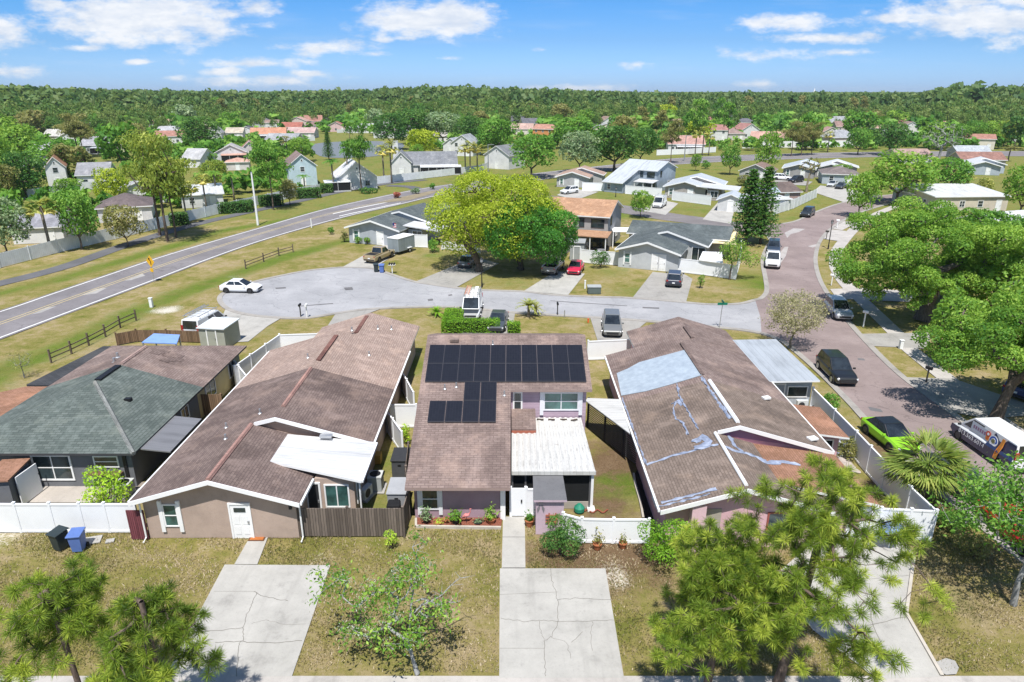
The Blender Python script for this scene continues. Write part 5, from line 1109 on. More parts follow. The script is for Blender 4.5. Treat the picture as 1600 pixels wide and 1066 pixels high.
fence('vinyl_fence', 'white fence in front of the faded tan duplex', [(910, 298), (944, 299)], 1.9, VINYL, step=4)
fence('vinyl_fence', 'white fence in front of the metal saltbox house', [(977, 303), (1033, 308)], 1.9, VINYL, step=4)
fence('vinyl_fence', 'white fence under the taupe duplex porch', [(1050, 313), (1110, 321)], 1.9, VINYL, step=4)
fence('picket_fence', 'low white picket fence half hidden under the yellow green oak', [(690, 390), (720, 393), (750, 396)], 1.3, siding((.72, .72, .72), True, .22), step=2.5, capped=False)
fence('vinyl_fence', 'white fence across the pond beside the pink gable', [(527, 208), (562, 206)], 1.9, VINYL, step=8, capped=False)
fence('vinyl_fence', 'white fence under the orange roofed pond house', [(398, 226), (445, 218)], 1.9, VINYL, step=8, capped=False)
fence('vinyl_fence', 'pale wall in front of the pale pink pond house', [(462, 222), (492, 220)], 1.9, VINYL, step=8, capped=False)
fence('vinyl_fence', 'white fence in the yards behind the roadside pines', [(30, 312), (110, 300), (190, 292)], 1.9, VINYLB, step=6, capped=False)
# ---------------------------------------------------------------- vegetation
nr = np.random.default_rng(11)
def quads_mesh(name, V, var, mat, F=None, tri=False):
    """V: (n,4,3) or (n,3,3) corners; var: one value a leaf"""
    n, k = V.shape[0], V.shape[1]; me = bpy.data.meshes.new(name)
    me.vertices.add(n * k); me.vertices.foreach_set('co', V.reshape(-1).astype(np.float32)); me.loops.add(n * k); me.loops.foreach_set('vertex_index', np.arange(n * k, dtype=np.int32))
    me.polygons.add(n); me.polygons.foreach_set('loop_start', np.arange(0, n * k, k, dtype=np.int32)); me.update()
    a = me.attributes.new('var', 'FLOAT', 'POINT'); a.data.foreach_set('value', np.repeat(var, k).astype(np.float32)); me.materials.append(mat); return me
def unit(v): return v / (np.linalg.norm(v, axis=-1, keepdims=True) + 1e-9)
def leaves(C, N, size, width=.55, jitter=.9, up=.25, droop=0):
    """one folded diamond leaf spray per centre C with outward bias N"""
    n = len(C); nn = unit(N * 1.0 + nr.normal(0, jitter, (n, 3)) + np.array([0, 0, up])); t = unit(np.cross(nn, nr.normal(0, 1, (n, 3)))); t[:, 2] -= droop; t = unit(t); s = unit(np.cross(nn, t))
    sz = (size * nr.uniform(.6, 1.35, n))[:, None] if np.isscalar(size) else size[:, None]
    return np.stack([C - t * sz, C + s * sz * width + nn * sz * .25, C + t * sz, C - s * sz * width + nn * sz * .25], 1)
def shell(blobs, n, fill=.35, cull=True, bottom=.4):
    """points over the surface of a set of ellipsoids (x,y,z,rx,ry,rz,var)"""
    B = np.array(blobs, float); ar = (B[:, 3] * B[:, 4] + B[:, 3] * B[:, 5] + B[:, 4] * B[:, 5]) ** .8; pick = nr.choice(len(B), n, p=ar / ar.sum())
    d = unit(nr.normal(0, 1, (n, 3))); d[:, 2] = np.where((d[:, 2] < -.2) & (nr.random(n) < bottom), -d[:, 2], d[:, 2]); r = 1 - fill * nr.random(n) ** 1.6 + nr.normal(0, .05, n)
    C = B[pick, :3] + d * B[pick, 3:6] * r[:, None]; N = unit(d / B[pick, 3:6]); var = B[pick, 6] + nr.normal(0, .17, n)
    if cull:
        keep = np.ones(n, bool)
        for i in range(len(B)):
            q = (((C - B[i, :3]) / B[i, 3:6]) ** 2).sum(1); keep &= (q > .45) | (pick == i) & (q > .25)
        C, N, var = C[keep], N[keep], var[keep]
    return C, N, np.clip(var, 0, 1)
def obj(name, me, parent=None, label=None, cat=None, group=None, loc=None):
    o = bpy.data.objects.new(name, me); COL.objects.link(o)
    if parent is not None: o.parent = parent
    if loc is not None: o.location = loc
    return tag(o, label, cat, group)
LM = {'yellow': leafmat((.05, .085, .006), (.135, .175, .010), (.25, .275, .035)), 'bright': leafmat((.022, .07, .012), (.08, .15, .02), (.18, .25, .045)), 'court': leafmat((.015, .06, .012), (.05, .145, .02), (.12, .24, .04)), 'mid': leafmat((.018, .06, .010), (.055, .13, .018), (.13, .21, .04)),
      'dark': leafmat((.012, .042, .010), (.035, .088, .018), (.085, .14, .035)), 'grey': leafmat((.05, .085, .045), (.10, .145, .075), (.19, .225, .13)), 'pine': leafmat((.045, .075, .012), (.115, .15, .026), (.24, .25, .06)),
      'olive': leafmat((.045, .06, .018), (.11, .115, .035), (.19, .17, .075)), 'palm': leafmat((.06, .085, .02), (.15, .17, .045), (.33, .29, .10)), 'fan': leafmat((.03, .06, .012), (.085, .125, .025), (.20, .21, .06)), 'lime': leafmat((.06, .12, .012), (.16, .26, .02), (.32, .38, .05)),
      'hedge': leafmat((.03, .09, .008), (.085, .17, .012), (.17, .26, .03)), 'wood1': leafmat((.025, .07, .014), (.065, .125, .025), (.14, .18, .05), .42, k=1.9), 'wood2': leafmat((.025, .065, .018), (.06, .11, .03), (.11, .15, .05), .42, k=1.9),
      'lichen': leafmat((.16, .18, .16), (.26, .29, .27), (.38, .40, .38)), 'needle': leafmat((.025, .05, .008), (.10, .155, .018), (.27, .31, .045), .38, k=1.85), 'rust': leafmat((.10, .03, .03), (.2, .06, .05), (.3, .14, .10)), 'bare': leafmat((.10, .10, .05), (.17, .16, .09), (.26, .24, .15))}
BK = bark((.13, .105, .085), 'bark'); BKP = bark((.16, .12, .10), 'pine_bark'); BKG = bark((.30, .30, .29), 'lichen_bark'); BKPALM = bark((.22, .19, .16), 'palm_bark')

# ---- skeletons
def skeleton(trunk, tips, rtip=.03, p=.47, jit=.12, bias=.35):
    nodes = [Vector(t) for t in trunk]; par = [-1] + list(range(len(trunk) - 1)); fork = nodes[-1]; k0 = len(trunk); start = max(1, k0 // 2)
    order = sorted(range(len(tips)), key=lambda i: (Vector(tips[i]) - fork).length); tipn = {}
    for i in order:
        t = Vector(tips[i]); best, bj = 1e9, k0 - 1
        for j in range(start, len(nodes)):
            v = t - nodes[j]; c = v.length + bias * max(0, nodes[j].z - t.z) * 1.5
            if c < best: best, bj = c, j
        a = nodes[bj]; L = (t - a).length; last = bj; m = 2 if L > 1.0 else 1
        for k in range(1, m + 1):
            q = a.lerp(t, k / (m + 0.0)) if m > 1 else t
            if k < m: q = q + Vector((rng.uniform(-1, 1), rng.uniform(-1, 1), rng.uniform(-.2, 1))) * L * jit
            nodes.append(q); par.append(last); last = len(nodes) - 1
        tipn[i] = last
    cnt = [0] * len(nodes); kids = [0] * len(nodes)
    for j in range(len(nodes) - 1, -1, -1):
        if cnt[j] == 0: cnt[j] = 1
        if par[j] >= 0: cnt[par[j]] += cnt[j]
    rad = [rtip * c ** p for c in cnt]; dirs = [(nodes[tipn[i]] - nodes[par[tipn[i]]]).normalized() for i in range(len(tips))]
    return nodes, par, rad, dirs
def skel_mesh(sk, n=6, rmin=0.0, flare=1.5):
    nodes, par, rad, _ = sk; mb = MB()
    for j in range(1, len(nodes)):
        i = par[j]
        if rad[j] < rmin: continue
        a, b = nodes[i], nodes[j]; d = (b - a)
        if d.length < 1e-4: continue
        d.normalize(); s = d.cross(Vector((.3, .9, .1)) if abs(d.z) > .8 else Vector((0, 0, 1))).normalized(); u = d.cross(s); ra = min(rad[i], rad[j] * 1.6) * (flare if i == 0 else 1); rb = rad[j]; k = n if rad[j] > .05 else 4
        A = [a + (s * math.cos(2 * math.pi * q / k) + u * math.sin(2 * math.pi * q / k)) * ra for q in range(k)]; B = [b + d * rb * .4 + (s * math.cos(2 * math.pi * q / k) + u * math.sin(2 * math.pi * q / k)) * rb for q in range(k)]
        mb.add([tuple(x) for x in A + B], [(q, (q + 1) % k, k + (q + 1) % k, k + q) for q in range(k)])
    return mb
def tip_points(blobs, n, lo=.25, hi=.95):
    out = []; B = np.array(blobs, float); vol = B[:, 3] * B[:, 4] * B[:, 5]; pk = nr.choice(len(B), n, p=vol / vol.sum())
    d = unit(nr.normal(0, 1, (n, 3))) * (nr.uniform(lo, hi, n) ** .6)[:, None]; return B[pk, :3] + d * B[pk, 3:6]
def near_tree(name, label, trunk, blobs, ntip, per, leaf, mat, brk=BK, rtip=.02, spread=.5, jit=.12, cat='tree', width=.5, extra=None, rmin=0, var0=.5, droop=0, p=.47):
    base = Vector(trunk[0]); root = thing(name, label, cat, tuple(base)); tips = tip_points(blobs, ntip); sk = skeleton(trunk, [tuple(t) for t in tips], rtip, p, jit)
    skel_mesh(sk, 7, rmin).build('trunk', brk, root, smooth=True)
    tv = nr.normal(var0, .16, ntip); C = np.repeat(tips, per, 0) + nr.normal(0, spread / 2, (ntip * per, 3)) * np.array([1, 1, .7]); N = unit(C - np.repeat(tips, per, 0) + np.array([0, 0, .15]))
    V = leaves(C, N, leaf, width, .7, .35, droop) - np.array(base); obj('crown', quads_mesh('crown', V, np.clip(np.repeat(tv, per) + nr.normal(0, .18, ntip * per), 0, 1), mat), root)
    return root, tips, sk
def dense_tree(name, label, trunk, blobs, n, leaf, mat, ntip=60, brk=BK, rtip=.035, cat='tree', fill=.4, extra=None):
    """thick crowned tree: leaf sprays over many clumps, limbs reaching into each of them"""
    base = Vector(trunk[0]); root = thing(name, label, cat, tuple(base)); tips = np.array([b[:3] for b in blobs]); sk = skeleton(trunk, [tuple(t) for t in tips], rtip * 2.2)
    skel_mesh(sk, 8).build('trunk', brk, root, smooth=True)
    C, N, var = shell(blobs, n, fill); V = leaves(C, N, leaf, .55, .8, .3) - np.array(base); obj('crown', quads_mesh('crown', V, var, mat), root); return root
def clumps(c, r, n, size=(.28, .42), hollow=.55, flat=.85, v=(.32, .7), seed=None):
    out = []; c = np.array(c); r = np.array(r); 
    for i in range(n):
        d = unit(nr.normal(0, 1, 3)); 
        if d[2] < -.8: d[2] *= -.6
        q = c + d * r * nr.uniform(hollow, .82); k = nr.uniform(*size) * r.mean(); out.append((q[0], q[1], q[2], k, k, k * flat, nr.uniform(*v)))
    return out

# ---- templates (height 1, width 1), copied with a scale of their own
def t_broad(n, leaf, nb=22, th=.3, seed=0, wide=.47):
    bl = clumps((0, 0, th + (1 - th) * .52), (wide, wide, (1 - th) * .47), nb, (.30, .46), .35, .9); C, N, v = shell(bl, n, .45); return leaves(C, N, leaf, .6, .8, .3), v, bl
def t_pine(n, leaf, nb=22):
    bl = []
    for i in range(nb):
        z = nr.uniform(.48, .97); rr = (.44 if z < .8 else .30) * nr.uniform(.15, .95); a = nr.uniform(0, 6.28); k = nr.uniform(.07, .16); bl.append((rr * math.cos(a), rr * math.sin(a), z, k * 1.5, k * 1.5, k * .55, nr.uniform(.25, .75)))
    C, N, v = shell(bl, n, .8, False, .4); return leaves(C, N, leaf, .45, 1.1, .5), v, bl
TPL = {}
def mesh_for(kind, mat, hi=True):
    key = (kind, mat)
    if key in TPL: return TPL[key]
    k = kind[:-1]
    geo_key = ('geo', kind)
    if geo_key not in TPL:
        if k == 'broad': TPL[geo_key] = t_broad(5200, .028, 34, .10)
        elif k == 'bfar': TPL[geo_key] = t_broad(1300, .052, 20, .02)
        elif k == 'pine': TPL[geo_key] = t_pine(3600, .024, 30)
        elif k == 'pfar': TPL[geo_key] = t_pine(800, .05, 16)
        elif k == 'bush':
            bl = clumps((0, 0, .42), (.42, .42, .42), 14, (.36, .5), .3, 1.0); C, N, v = shell(bl, 1700, .4); C[:, 2] = np.abs(C[:, 2]); TPL[geo_key] = (leaves(C, N, .042, .55, .8, .3), v, bl)
        elif k == 'norf':
            Q = []; vv = []
            for ti in range(19):
                z = .12 + .86 * ti / 18; rad = .5 * (1 - z) ** .75 + .03; nb_ = 9
                for b in range(nb_):
                    a = 2 * math.pi * (b + (ti % 2) * .5 + nr.uniform(-.2, .2)) / nb_; L = rad * nr.uniform(.75, 1.1); m = 26; s = nr.random(m); c = np.stack([np.cos(a) * L * s + nr.normal(0, .022, m), np.sin(a) * L * s + nr.normal(0, .022, m), z + .035 * s + nr.normal(0, .008, m)], 1)
                    Q.append(leaves(c, np.tile([0, 0, 1.], (m, 1)), .03, .5, .5, .6)); vv.append(np.clip(nr.normal(.45, .2, m), 0, 1))
            TPL[geo_key] = (np.concatenate(Q), np.concatenate(vv), [(0, 0, .97)])
        elif k in ('sabal', 'queen'):
            Q = []; vv = []; nf = 46 if k == 'sabal' else 22; cz = .80 if k == 'sabal' else .86
            for f in range(nf):
                a = f * 2.39996; el = math.asin(max(-1, min(1, nr.uniform(-.75, .98)))) if k == 'sabal' else nr.uniform(-.1, 1.2); d = np.array([math.cos(a) * math.cos(el), math.sin(a) * math.cos(el), math.sin(el)]); L = nr.uniform(.8, 1.1); s = unit(np.cross(d, [0, 0, 1.]) + 1e-6); dry = .95 if (el < -.35 and k == 'sabal') else nr.uniform(.25, .65)
                if k == 'sabal':
                    hub = d * .26 * L
                    for b in range(13):
                        t = (b - 6) / 6; e = hub + (d * (1 - .35 * abs(t)) + s * t * .75) * .24 * L + np.array([0, 0, -.05 - .08 * abs(t)]); w_ = unit(np.cross(e - hub, [0, 0, 1.])) * .018; m_ = hub * .35 + e * .65; Q.append(np.stack([hub, m_ + w_, e, m_ - w_])); vv.append(dry + nr.normal(0, .1))
                    Q.append(np.stack([s * .006, hub + s * .006, hub - s * .006, -s * .006])); vv.append(.5)
                else:
                    prev = np.zeros(3)
                    for g in range(12):
                        u_ = (g + 1) / 12; pt = d * u_ * .5 * L + np.array([0, 0, -.30 * u_ * u_]); 
                        for sg in (-1, 1): e = pt + s * sg * .12 * (1 - .6 * u_) + np.array([0, 0, -.07]); Q.append(np.stack([prev, pt, e, e * .6 + prev * .4])); vv.append(nr.uniform(.3, .7))
                        prev = pt
            Q = np.array(Q); Q = Q * np.array([1, 1, .42 if k == 'sabal' else .36]) + np.array([0, 0, cz]); TPL[geo_key] = (Q, np.clip(np.array(vv), 0, 1), [(0, 0, cz)])
    V, v, bl = TPL[geo_key]; cm = quads_mesh('crown', V, v, LM[mat])
    mb = MB()
    if k in ('sabal', 'queen'): mb.tube([(0, 0, 0), (.01, 0, .3), (.0, .01, .8)], [.05, .038, .04], 8); bm = BKPALM
    elif k == 'norf': mb.tube([(0, 0, 0), (0, 0, .97)], [.035, .005], 7); bm = BK
    elif k == 'bush': mb.tube([(0, 0, 0), (0, 0, .4)], [.05, .03], 6); bm = BK
    else:
        fz = .45 if k in ('pine', 'pfar') else .2
        sk = skeleton([(0, 0, 0), (.01, .0, fz * .5), (0, .01, fz), (0, 0, .68)] if k in ('pine', 'pfar') else [(0, 0, 0), (.01, 0, fz * .6), (0, 0, fz)], [b[:3] for b in bl], .006, .42); mb = skel_mesh(sk, 6); bm = BKP if k in ('pine', 'pfar') else BK
    tm = mb.build('trunk', bm, None, smooth=True, local=True); me = tm.data; bpy.data.objects.remove(tm)
    TPL[key] = (cm, me); return TPL[key]
def tree_at(kind, mat, x, y, h, w, label, name='tree', cat='tree', group=None, rz=None, dx=0):
    cm, tm = mesh_for(kind, mat); r = thing(name, label, cat, (x, y, 0), rng.uniform(0, 6.28) if rz is None else rz, group); r.scale = (w, w, h)
    obj('trunk', tm, r); obj('crown', cm, r); return r
def tree_px(kind, mat, px, base, top, wpx, label, name='tree', cat='tree', group=None):
    c = P(px, base); return tree_at(kind, mat, c.x, c.y, max(.3, PH(px, base, top)), wpx * mpp(px, base) * .96, label, name, cat, group)

# ---------------------------------------------------------------- the two court oaks
def oak_px(label, px, base, top, x0, x1, n, leaf, mat, nb, low, off=0, name='oak_tree', hollow=.5, size=(.22, .34), rtip=.035):
    c = P(px, base); m = mpp(px, base); H = PH(px, base, top); w = (x1 - x0) * m; cx = c.x + ((x0 + x1) / 2 - px) * m; r = w / 2; zc = (H + low) / 2
    bl = clumps((cx, c.y + off, zc), (r, r * .9, (H - low) / 2), nb, size, hollow, .8); tr = [(c.x, c.y, 0), (c.x + .1, c.y, low * .5), (c.x, c.y + .1, low * 1.0 + .4)]
    return dense_tree(name, label, tr, bl, n, leaf, mat, 60, BK, rtip)
oak_px('wide yellow green oak on the court, the largest crown in mid picture', 748, 424, 266, 668, 886, 86000, .145, LM['yellow'], 104, .7, 1.4)
oak_px('bright green oak in front of the yellow green one, grey forked trunk', 813, 421, 300, 752, 905, 66000, .125, LM['court'], 76, .5, -2.6)
c = P(1440, 500)
bl = clumps((c.x - 1.0, c.y, 7.6), (10.8, 8.0, 5.0), 100, (.11, .20), .45, .7) + clumps((c.x - 4.6, c.y - 1.2, 4.9), (6.2, 4, 2.7), 36, (.13, .25), .45, .7) + clumps((c.x - 2.0, c.y - 3.5, 4.2), (5.5, 2.5, 2.4), 26, (.14, .26), .4, .7) + clumps((c.x + 6, c.y + .5, 5.8), (5.5, 5, 3.4), 30, (.16, .28), .45, .7)
dense_tree('oak_tree', 'huge bright green oak arching over the street with a thick leaning trunk', [tuple(c), (c.x + .3, c.y, 1.6), (c.x + .9, c.y + .2, 3.4), (c.x + .6, c.y, 5)], bl, 105000, .12, LM['bright'], brk=bark((.14, .12, .11), 'oak_bark'))
c = P(1556, 655)
bl = clumps((c.x - .1, c.y + .4, 5.8), (6.7, 5.0, 3.7), 76, (.14, .25), .45, .7)
dense_tree('shade_tree', 'fresh green shade tree on the grass strip behind the wrapped van', [tuple(c), (c.x + .2, c.y, 1.4), (c.x + .5, c.y, 2.8)], bl, 42000, .105, LM['bright'], rtip=.03)
c = P(1235, 545)
near_tree('sparse_tree', 'thin leaved grey brown tree by the street corner beside the white carport', [tuple(c), (c.x - .1, c.y, .8), (c.x + .2, c.y, 1.7)], [(c.x, c.y, 3.4, 2.9, 2.6, 2.1, .5)], 300, 20, .085, LM['bare'], bark((.22, .2, .17), 'grey_bark'), .008, .5, p=.52)
# ---- sparse lichen tree on the front lawn
c = P(652, 1053); bx, by = c.x, c.y
bl = [(bx - 1.6, by + .7, 2.9, 1.1, 1.0, .8, .5), (bx - .2, by + 1.2, 3.9, 1.0, .9, .8, .5), (bx - 3.4, by + 1.3, 3.2, 1.0, .9, .8, .5), (bx - .6, by - .2, 2.4, 1.3, 1.0, .6, .4), (bx + .8, by + .5, 2.6, .8, .8, .6, .4), (bx - .1, by + 2.6, 4.7, .5, .5, .6, .5), (bx - 2.3, by + .2, 1.8, 1.0, .8, .5, .4)]
root, tips, sk = near_tree('lichen_tree', 'half bare lawn tree with grey lichen limbs and scattered green leaves', [(bx, by, 0), (bx - .15, by + .1, .6), (bx - .35, by + .3, 1.3)], bl, 130, 17, .085, LM['bright'], BKG, .011, .46, .2, width=.5, p=.5)
C = np.repeat(tips[::3], 26, 0) + nr.normal(0, .13, (len(tips[::3]) * 26, 3)); V = leaves(C, nr.normal(0, 1, C.shape), .05, .22, 1.0, 0) - np.array([bx, by, 0]); obj('lichen', quads_mesh('lichen', V, np.clip(nr.normal(.5, .2, len(V)), 0, 1), LM['lichen']), root)
mbx = MB()
for (a, b_) in (((bx - .2, by + .9, 2.2), (bx + 1.7, by + 1.6, 3.3)), ((bx - .1, by + 1.2, 2.6), (bx + 1.6, by + 1.1, 2.5)), ((bx - .3, by + .8, 2.0), (bx - .1, by + 2.2, 4.2))):
    A, Bv = Vector(a), Vector(b_); pts = [A.lerp(Bv, k / 5) + Vector((0, 0, .12 * math.sin(k * 1.7))) for k in range(6)]; mbx.tube(pts, [.05, .045, .035, .028, .02, .008], 6)
    for k in range(1, 6):
        for q in range(3): e = pts[k] + Vector((rng.uniform(-.4, .6), rng.uniform(-.4, .4), rng.uniform(-.2, .4))); mbx.tube([pts[k], e], [.014, .005], 4)
mbx.build('bare_limbs', BKG, root)
# ---- near pines: real needle tufts
def pine_near(label, trunk, blobs, ntip, mat=None, nl=.37, per=100, rtip=.0125, wd=.0115, brk=BKP):
    base = Vector(trunk[0]); root = thing('pine_tree', label, 'tree', tuple(base)); tips = tip_points(blobs, ntip, .3, 1.0); sk = skeleton(trunk, [tuple(t) for t in tips], rtip, .46, .14, .1)
    skel_mesh(sk, 7).build('trunk', brk, root, smooth=True); dirs = np.array([tuple(d) for d in sk[3]]); n = ntip * per
    D = unit(np.repeat(dirs, per, 0) * .4 + np.array([0, 0, .3]) + nr.normal(0, .75, (n, 3))); C0 = np.repeat(tips, per, 0) - np.repeat(dirs, per, 0) * (nr.random(n) * .16)[:, None]; L = nl * nr.uniform(.65, 1.15, n)[:, None]; s = unit(np.cross(D, nr.normal(0, 1, (n, 3)))) * wd
    mid = C0 + D * L * .5; end = C0 + D * L + np.array([0, 0, -.03]); V = np.stack([C0 - s * .5, mid - s * .8, end, mid + s * .8], 1) - np.array(base)
    tv = nr.normal(.46, .22, ntip); tv[nr.random(ntip) < .05] = 1.0; obj('crown', quads_mesh('crown', V, np.clip(np.repeat(tv, per) + nr.normal(0, .13, n), 0, 1), mat or LM['needle']), root); return root
def conifer(cx, cy, z0, z1, r0, r1, n, k=.9, off=(0, 0)):
    out = []
    for i in range(n):
        t = i / (n - 1); r = r0 + (r1 - r0) * t; a = nr.uniform(0, 6.28); q = r * nr.uniform(.3, .85); out.append((cx + off[0] * t + q * math.cos(a), cy + off[1] * t + q * math.sin(a), z0 + (z1 - z0) * t, k * nr.uniform(.7, 1.2), k * nr.uniform(.7, 1.2), k * .5, .5))
    return out
x, y = 10.9, 20.8
pine_near('large open pine over the pink house driveway, crooked dark trunk', [(x - .4, y - .1, 0), (x - .1, y, 2.2), (x + .1, y, 4.6), (x + .35, y + .1, 7.0), (x + .5, y + .1, 9.2)], conifer(x + .2, y + .2, 3.8, 9.4, 6.8, 1.8, 60, .8) + conifer(x + .2, y - .9, 2.6, 7.2, 2.4, 1.2, 18, .85), 620)
x, y = 7.6, 20.4
pine_near('lower dense pine left of the large open pine, over the lawn edge', [(x, y, 0), (x + .1, y, 1.6), (x - .1, y + .1, 3.6), (x, y, 5.8)], conifer(x, y + .3, 2.4, 6.6, 4.1, 1.5, 46, .8), 430)
x, y = -14.9, 17.9
pine_near('young pine at the lower left corner, nearest the photo edge', [(x, y, 0), (x + .1, y, 2.5), (x, y, 5), (x - .1, y, 6.9)], conifer(x - .3, y + .2, 3.4, 7.0, 3.4, 1.2, 34, .75), 240)
x, y = -11.9, 17.6
pine_near('young pine right of the lower left corner pine, beside the driveway', [(x, y, 0), (x, y, 2.2), (x + .1, y, 4.4), (x, y + .1, 6.6)], conifer(x, y + .1, 3.0, 6.4, 3.2, 1.0, 34, .75), 235)
c = P(800 + 380, 1000); 
near_tree('leafy_shrub', 'leafy green shrub growing under the right hand pines', [(9.6, 21.6, 0), (9.6, 21.6, .8), (9.7, 21.7, 1.6)], [(9.6, 22.0, 3.0, 1.9, 1.5, 1.3, .5), (8.4, 22.6, 2.4, 1.2, 1.2, 1.0, .5)], 130, 30, .10, LM['bright'], BK, .012, .5, cat='shrub')
c = P(1583, 945)
near_tree('yard_tree', 'open leafed tree at the lower right edge shading the grass', [tuple(c), (c.x - .1, c.y, 1.3), (c.x + .2, c.y + .1, 2.8), (c.x + .1, c.y, 4)], [(c.x - .6, c.y + 1.6, 3.9, 2.6, 1.8, 1.5, .5), (c.x - .4, c.y + .2, 5.4, 3.0, 2.6, 1.6, .5), (c.x + 1.5, c.y + .4, 4.6, 2.6, 2.4, 1.8, .5), (c.x + .2, c.y + 2.2, 4.2, 2.2, 1.6, 1.5, .5)], 240, 32, .10, LM['mid'], BKG, .014, .6)
# ---- fan palm by the street
def fan_palm(label, c, h, r, nf=40, mat='palm', name='fan_palm', trunkr=.16, el0=-.5, blades=17, drop=.25):
    root = thing(name, label, 'palm', tuple(c)); mb = MB(); mb.tube([c, c + Vector((.05, 0, h * .6)), c + Vector((0, 0, h))], [trunkr * 1.3, trunkr, trunkr], 9); mb.build('trunk', BKPALM, root); Q = []; vv = []; hub0 = np.array([c.x, c.y, h])
    for f in range(nf):
        a = f * 2.39996 + nr.uniform(-.2, .2); el = math.asin(nr.uniform(math.sin(el0), .97)); d = np.array([math.cos(a) * math.cos(el), math.sin(a) * math.cos(el), math.sin(el)]); s = unit(np.cross(d, [0, 0, 1.])); L = r * nr.uniform(.8, 1.1); hub = hub0 + d * L * .45 + np.array([0, 0, -.05 * L]); dry = .95 if el < -.3 and nr.random() < .6 else nr.uniform(.25, .7)
        Q.append(np.stack([hub0 + s * .02, hub + s * .015, hub - s * .015, hub0 - s * .02])); vv.append(.5)
        for b in range(blades):
            t = (b - (blades - 1) / 2) / ((blades - 1) / 2); e = hub + (d * (1 - .45 * abs(t)) + s * t * .8) * L * .6 + np.array([0, 0, -drop * L * (.4 + .6 * nr.random())]); w_ = unit(np.cross(e - hub, [0, 0, 1.])) * .045 * r / 2.4; m_ = hub * .45 + e * .55 + np.array([0, 0, .05]); Q.append(np.stack([hub, m_ + w_, e, m_ - w_])); vv.append(dry + nr.normal(0, .12))
    V = np.array(Q) - np.array(c); obj('crown', quads_mesh('crown', V, np.clip(np.array(vv), 0, 1), LM[mat]), root); return root
fan_palm('big shaggy fan palm between the white street fence and the green car', P(1436, 786), 2.6, 2.5, 58, 'fan')
def sago(label, c, r, n=30, name='sago_palm', h=.35, mat='hedge'):
    root = thing(name, label, 'palm', tuple(c)); mb = MB(); mb.cyl(c.x, c.y, 0, h, .16, .14, 8); mb.build('trunk', BKPALM, root); Q = []; vv = []
    for f in range(n):
        a = f * 2.39996; el = nr.uniform(.05, 1.25); d = np.array([math.cos(a) * math.cos(el), math.sin(a) * math.cos(el), math.sin(el)]); s = unit(np.cross(d, [0, 0, 1.])); prev = np.array([0, 0, h])
        for g in range(8):
            u_ = (g + 1) / 8; pt = np.array([0, 0, h]) + d * r * u_ + np.array([0, 0, -.42 * r * u_ * u_])
            for sg in (-1, 1): e = pt + s * sg * r * .17 * (1 - .5 * u_); Q.append(np.stack([prev, pt, e, prev * .5 + e * .5])); vv.append(nr.uniform(.2, .7))
            prev = pt
    obj('crown', quads_mesh('crown', np.array(Q), np.clip(np.array(vv), 0, 1), LM[mat]), root); return root
sago('round sago palm on the front lawn left of the box hedge', P(682, 493), 1.15, 40)
sago('pygmy date palm with drooping fronds by the court kerb', P(826, 495), 1.5, 34, 'date_palm', 1.2, 'palm'); sago('shorter date palm leaning right of its taller twin', P(837, 493), 1.1, 26, 'date_palm', .8, 'palm')
# ---- hedges and shrubs
def hedge(name, label, boxes, n, leaf, mat, cat='hedge'):
    """boxes: centre x,y, size x,y, height, rotation; leaves over faces"""
    b0 = boxes[0]; root = thing(name, label, cat, (b0[0], b0[1], 0)); Q = []; vv = []; mb = MB()
    for (cx, cy, sx_, sy_, h, rot) in boxes:
        m = int(n * (sx_ * sy_ + 2 * h * (sx_ + sy_))); ar = np.array([sx_ * sy_, sx_ * h, sx_ * h, sy_ * h, sy_ * h]); f = nr.choice(5, m, p=ar / ar.sum()); u, v = nr.uniform(-.5, .5, m), nr.uniform(-.5, .5, m); C = np.zeros((m, 3)); N = np.zeros((m, 3))
        for k, (ax, sg) in enumerate(((2, 1), (1, 1), (1, -1), (0, 1), (0, -1))):
            q = f == k
            if ax == 2: C[q] = np.stack([u[q] * sx_, v[q] * sy_, np.full(q.sum(), h)], 1)
            elif ax == 1: C[q] = np.stack([u[q] * sx_, np.full(q.sum(), sg * sy_ / 2), (v[q] + .5) * h], 1)
            else: C[q] = np.stack([np.full(q.sum(), sg * sx_ / 2), u[q] * sy_, (v[q] + .5) * h], 1)
            N[q, ax] = sg
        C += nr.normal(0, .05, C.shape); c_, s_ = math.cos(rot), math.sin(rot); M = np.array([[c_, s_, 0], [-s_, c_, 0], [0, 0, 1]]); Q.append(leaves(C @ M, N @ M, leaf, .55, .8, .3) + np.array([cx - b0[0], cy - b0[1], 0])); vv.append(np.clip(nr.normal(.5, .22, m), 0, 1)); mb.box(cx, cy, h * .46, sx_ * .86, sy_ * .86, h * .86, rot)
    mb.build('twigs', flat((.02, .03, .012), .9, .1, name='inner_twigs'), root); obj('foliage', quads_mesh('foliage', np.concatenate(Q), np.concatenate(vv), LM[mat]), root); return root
a, b = P(692, 516), P(780, 521)
hedge('box_hedge', 'clipped bright green L shaped hedge behind the mauve house', [((a.x + b.x) / 2, a.y - .3, b.x - a.x, 1.3, 1.15, 0), (a.x + .9, a.y + 2.0, 1.8, 3.4, 1.14, 0)], 170, .07, 'hedge')
c = P(803, 519); hedge('box_hedge', 'small clipped hedge block right of the parked grey car', [(c.x, c.y, 1.1, 1.2, .95, 0)], 170, .07, 'hedge')
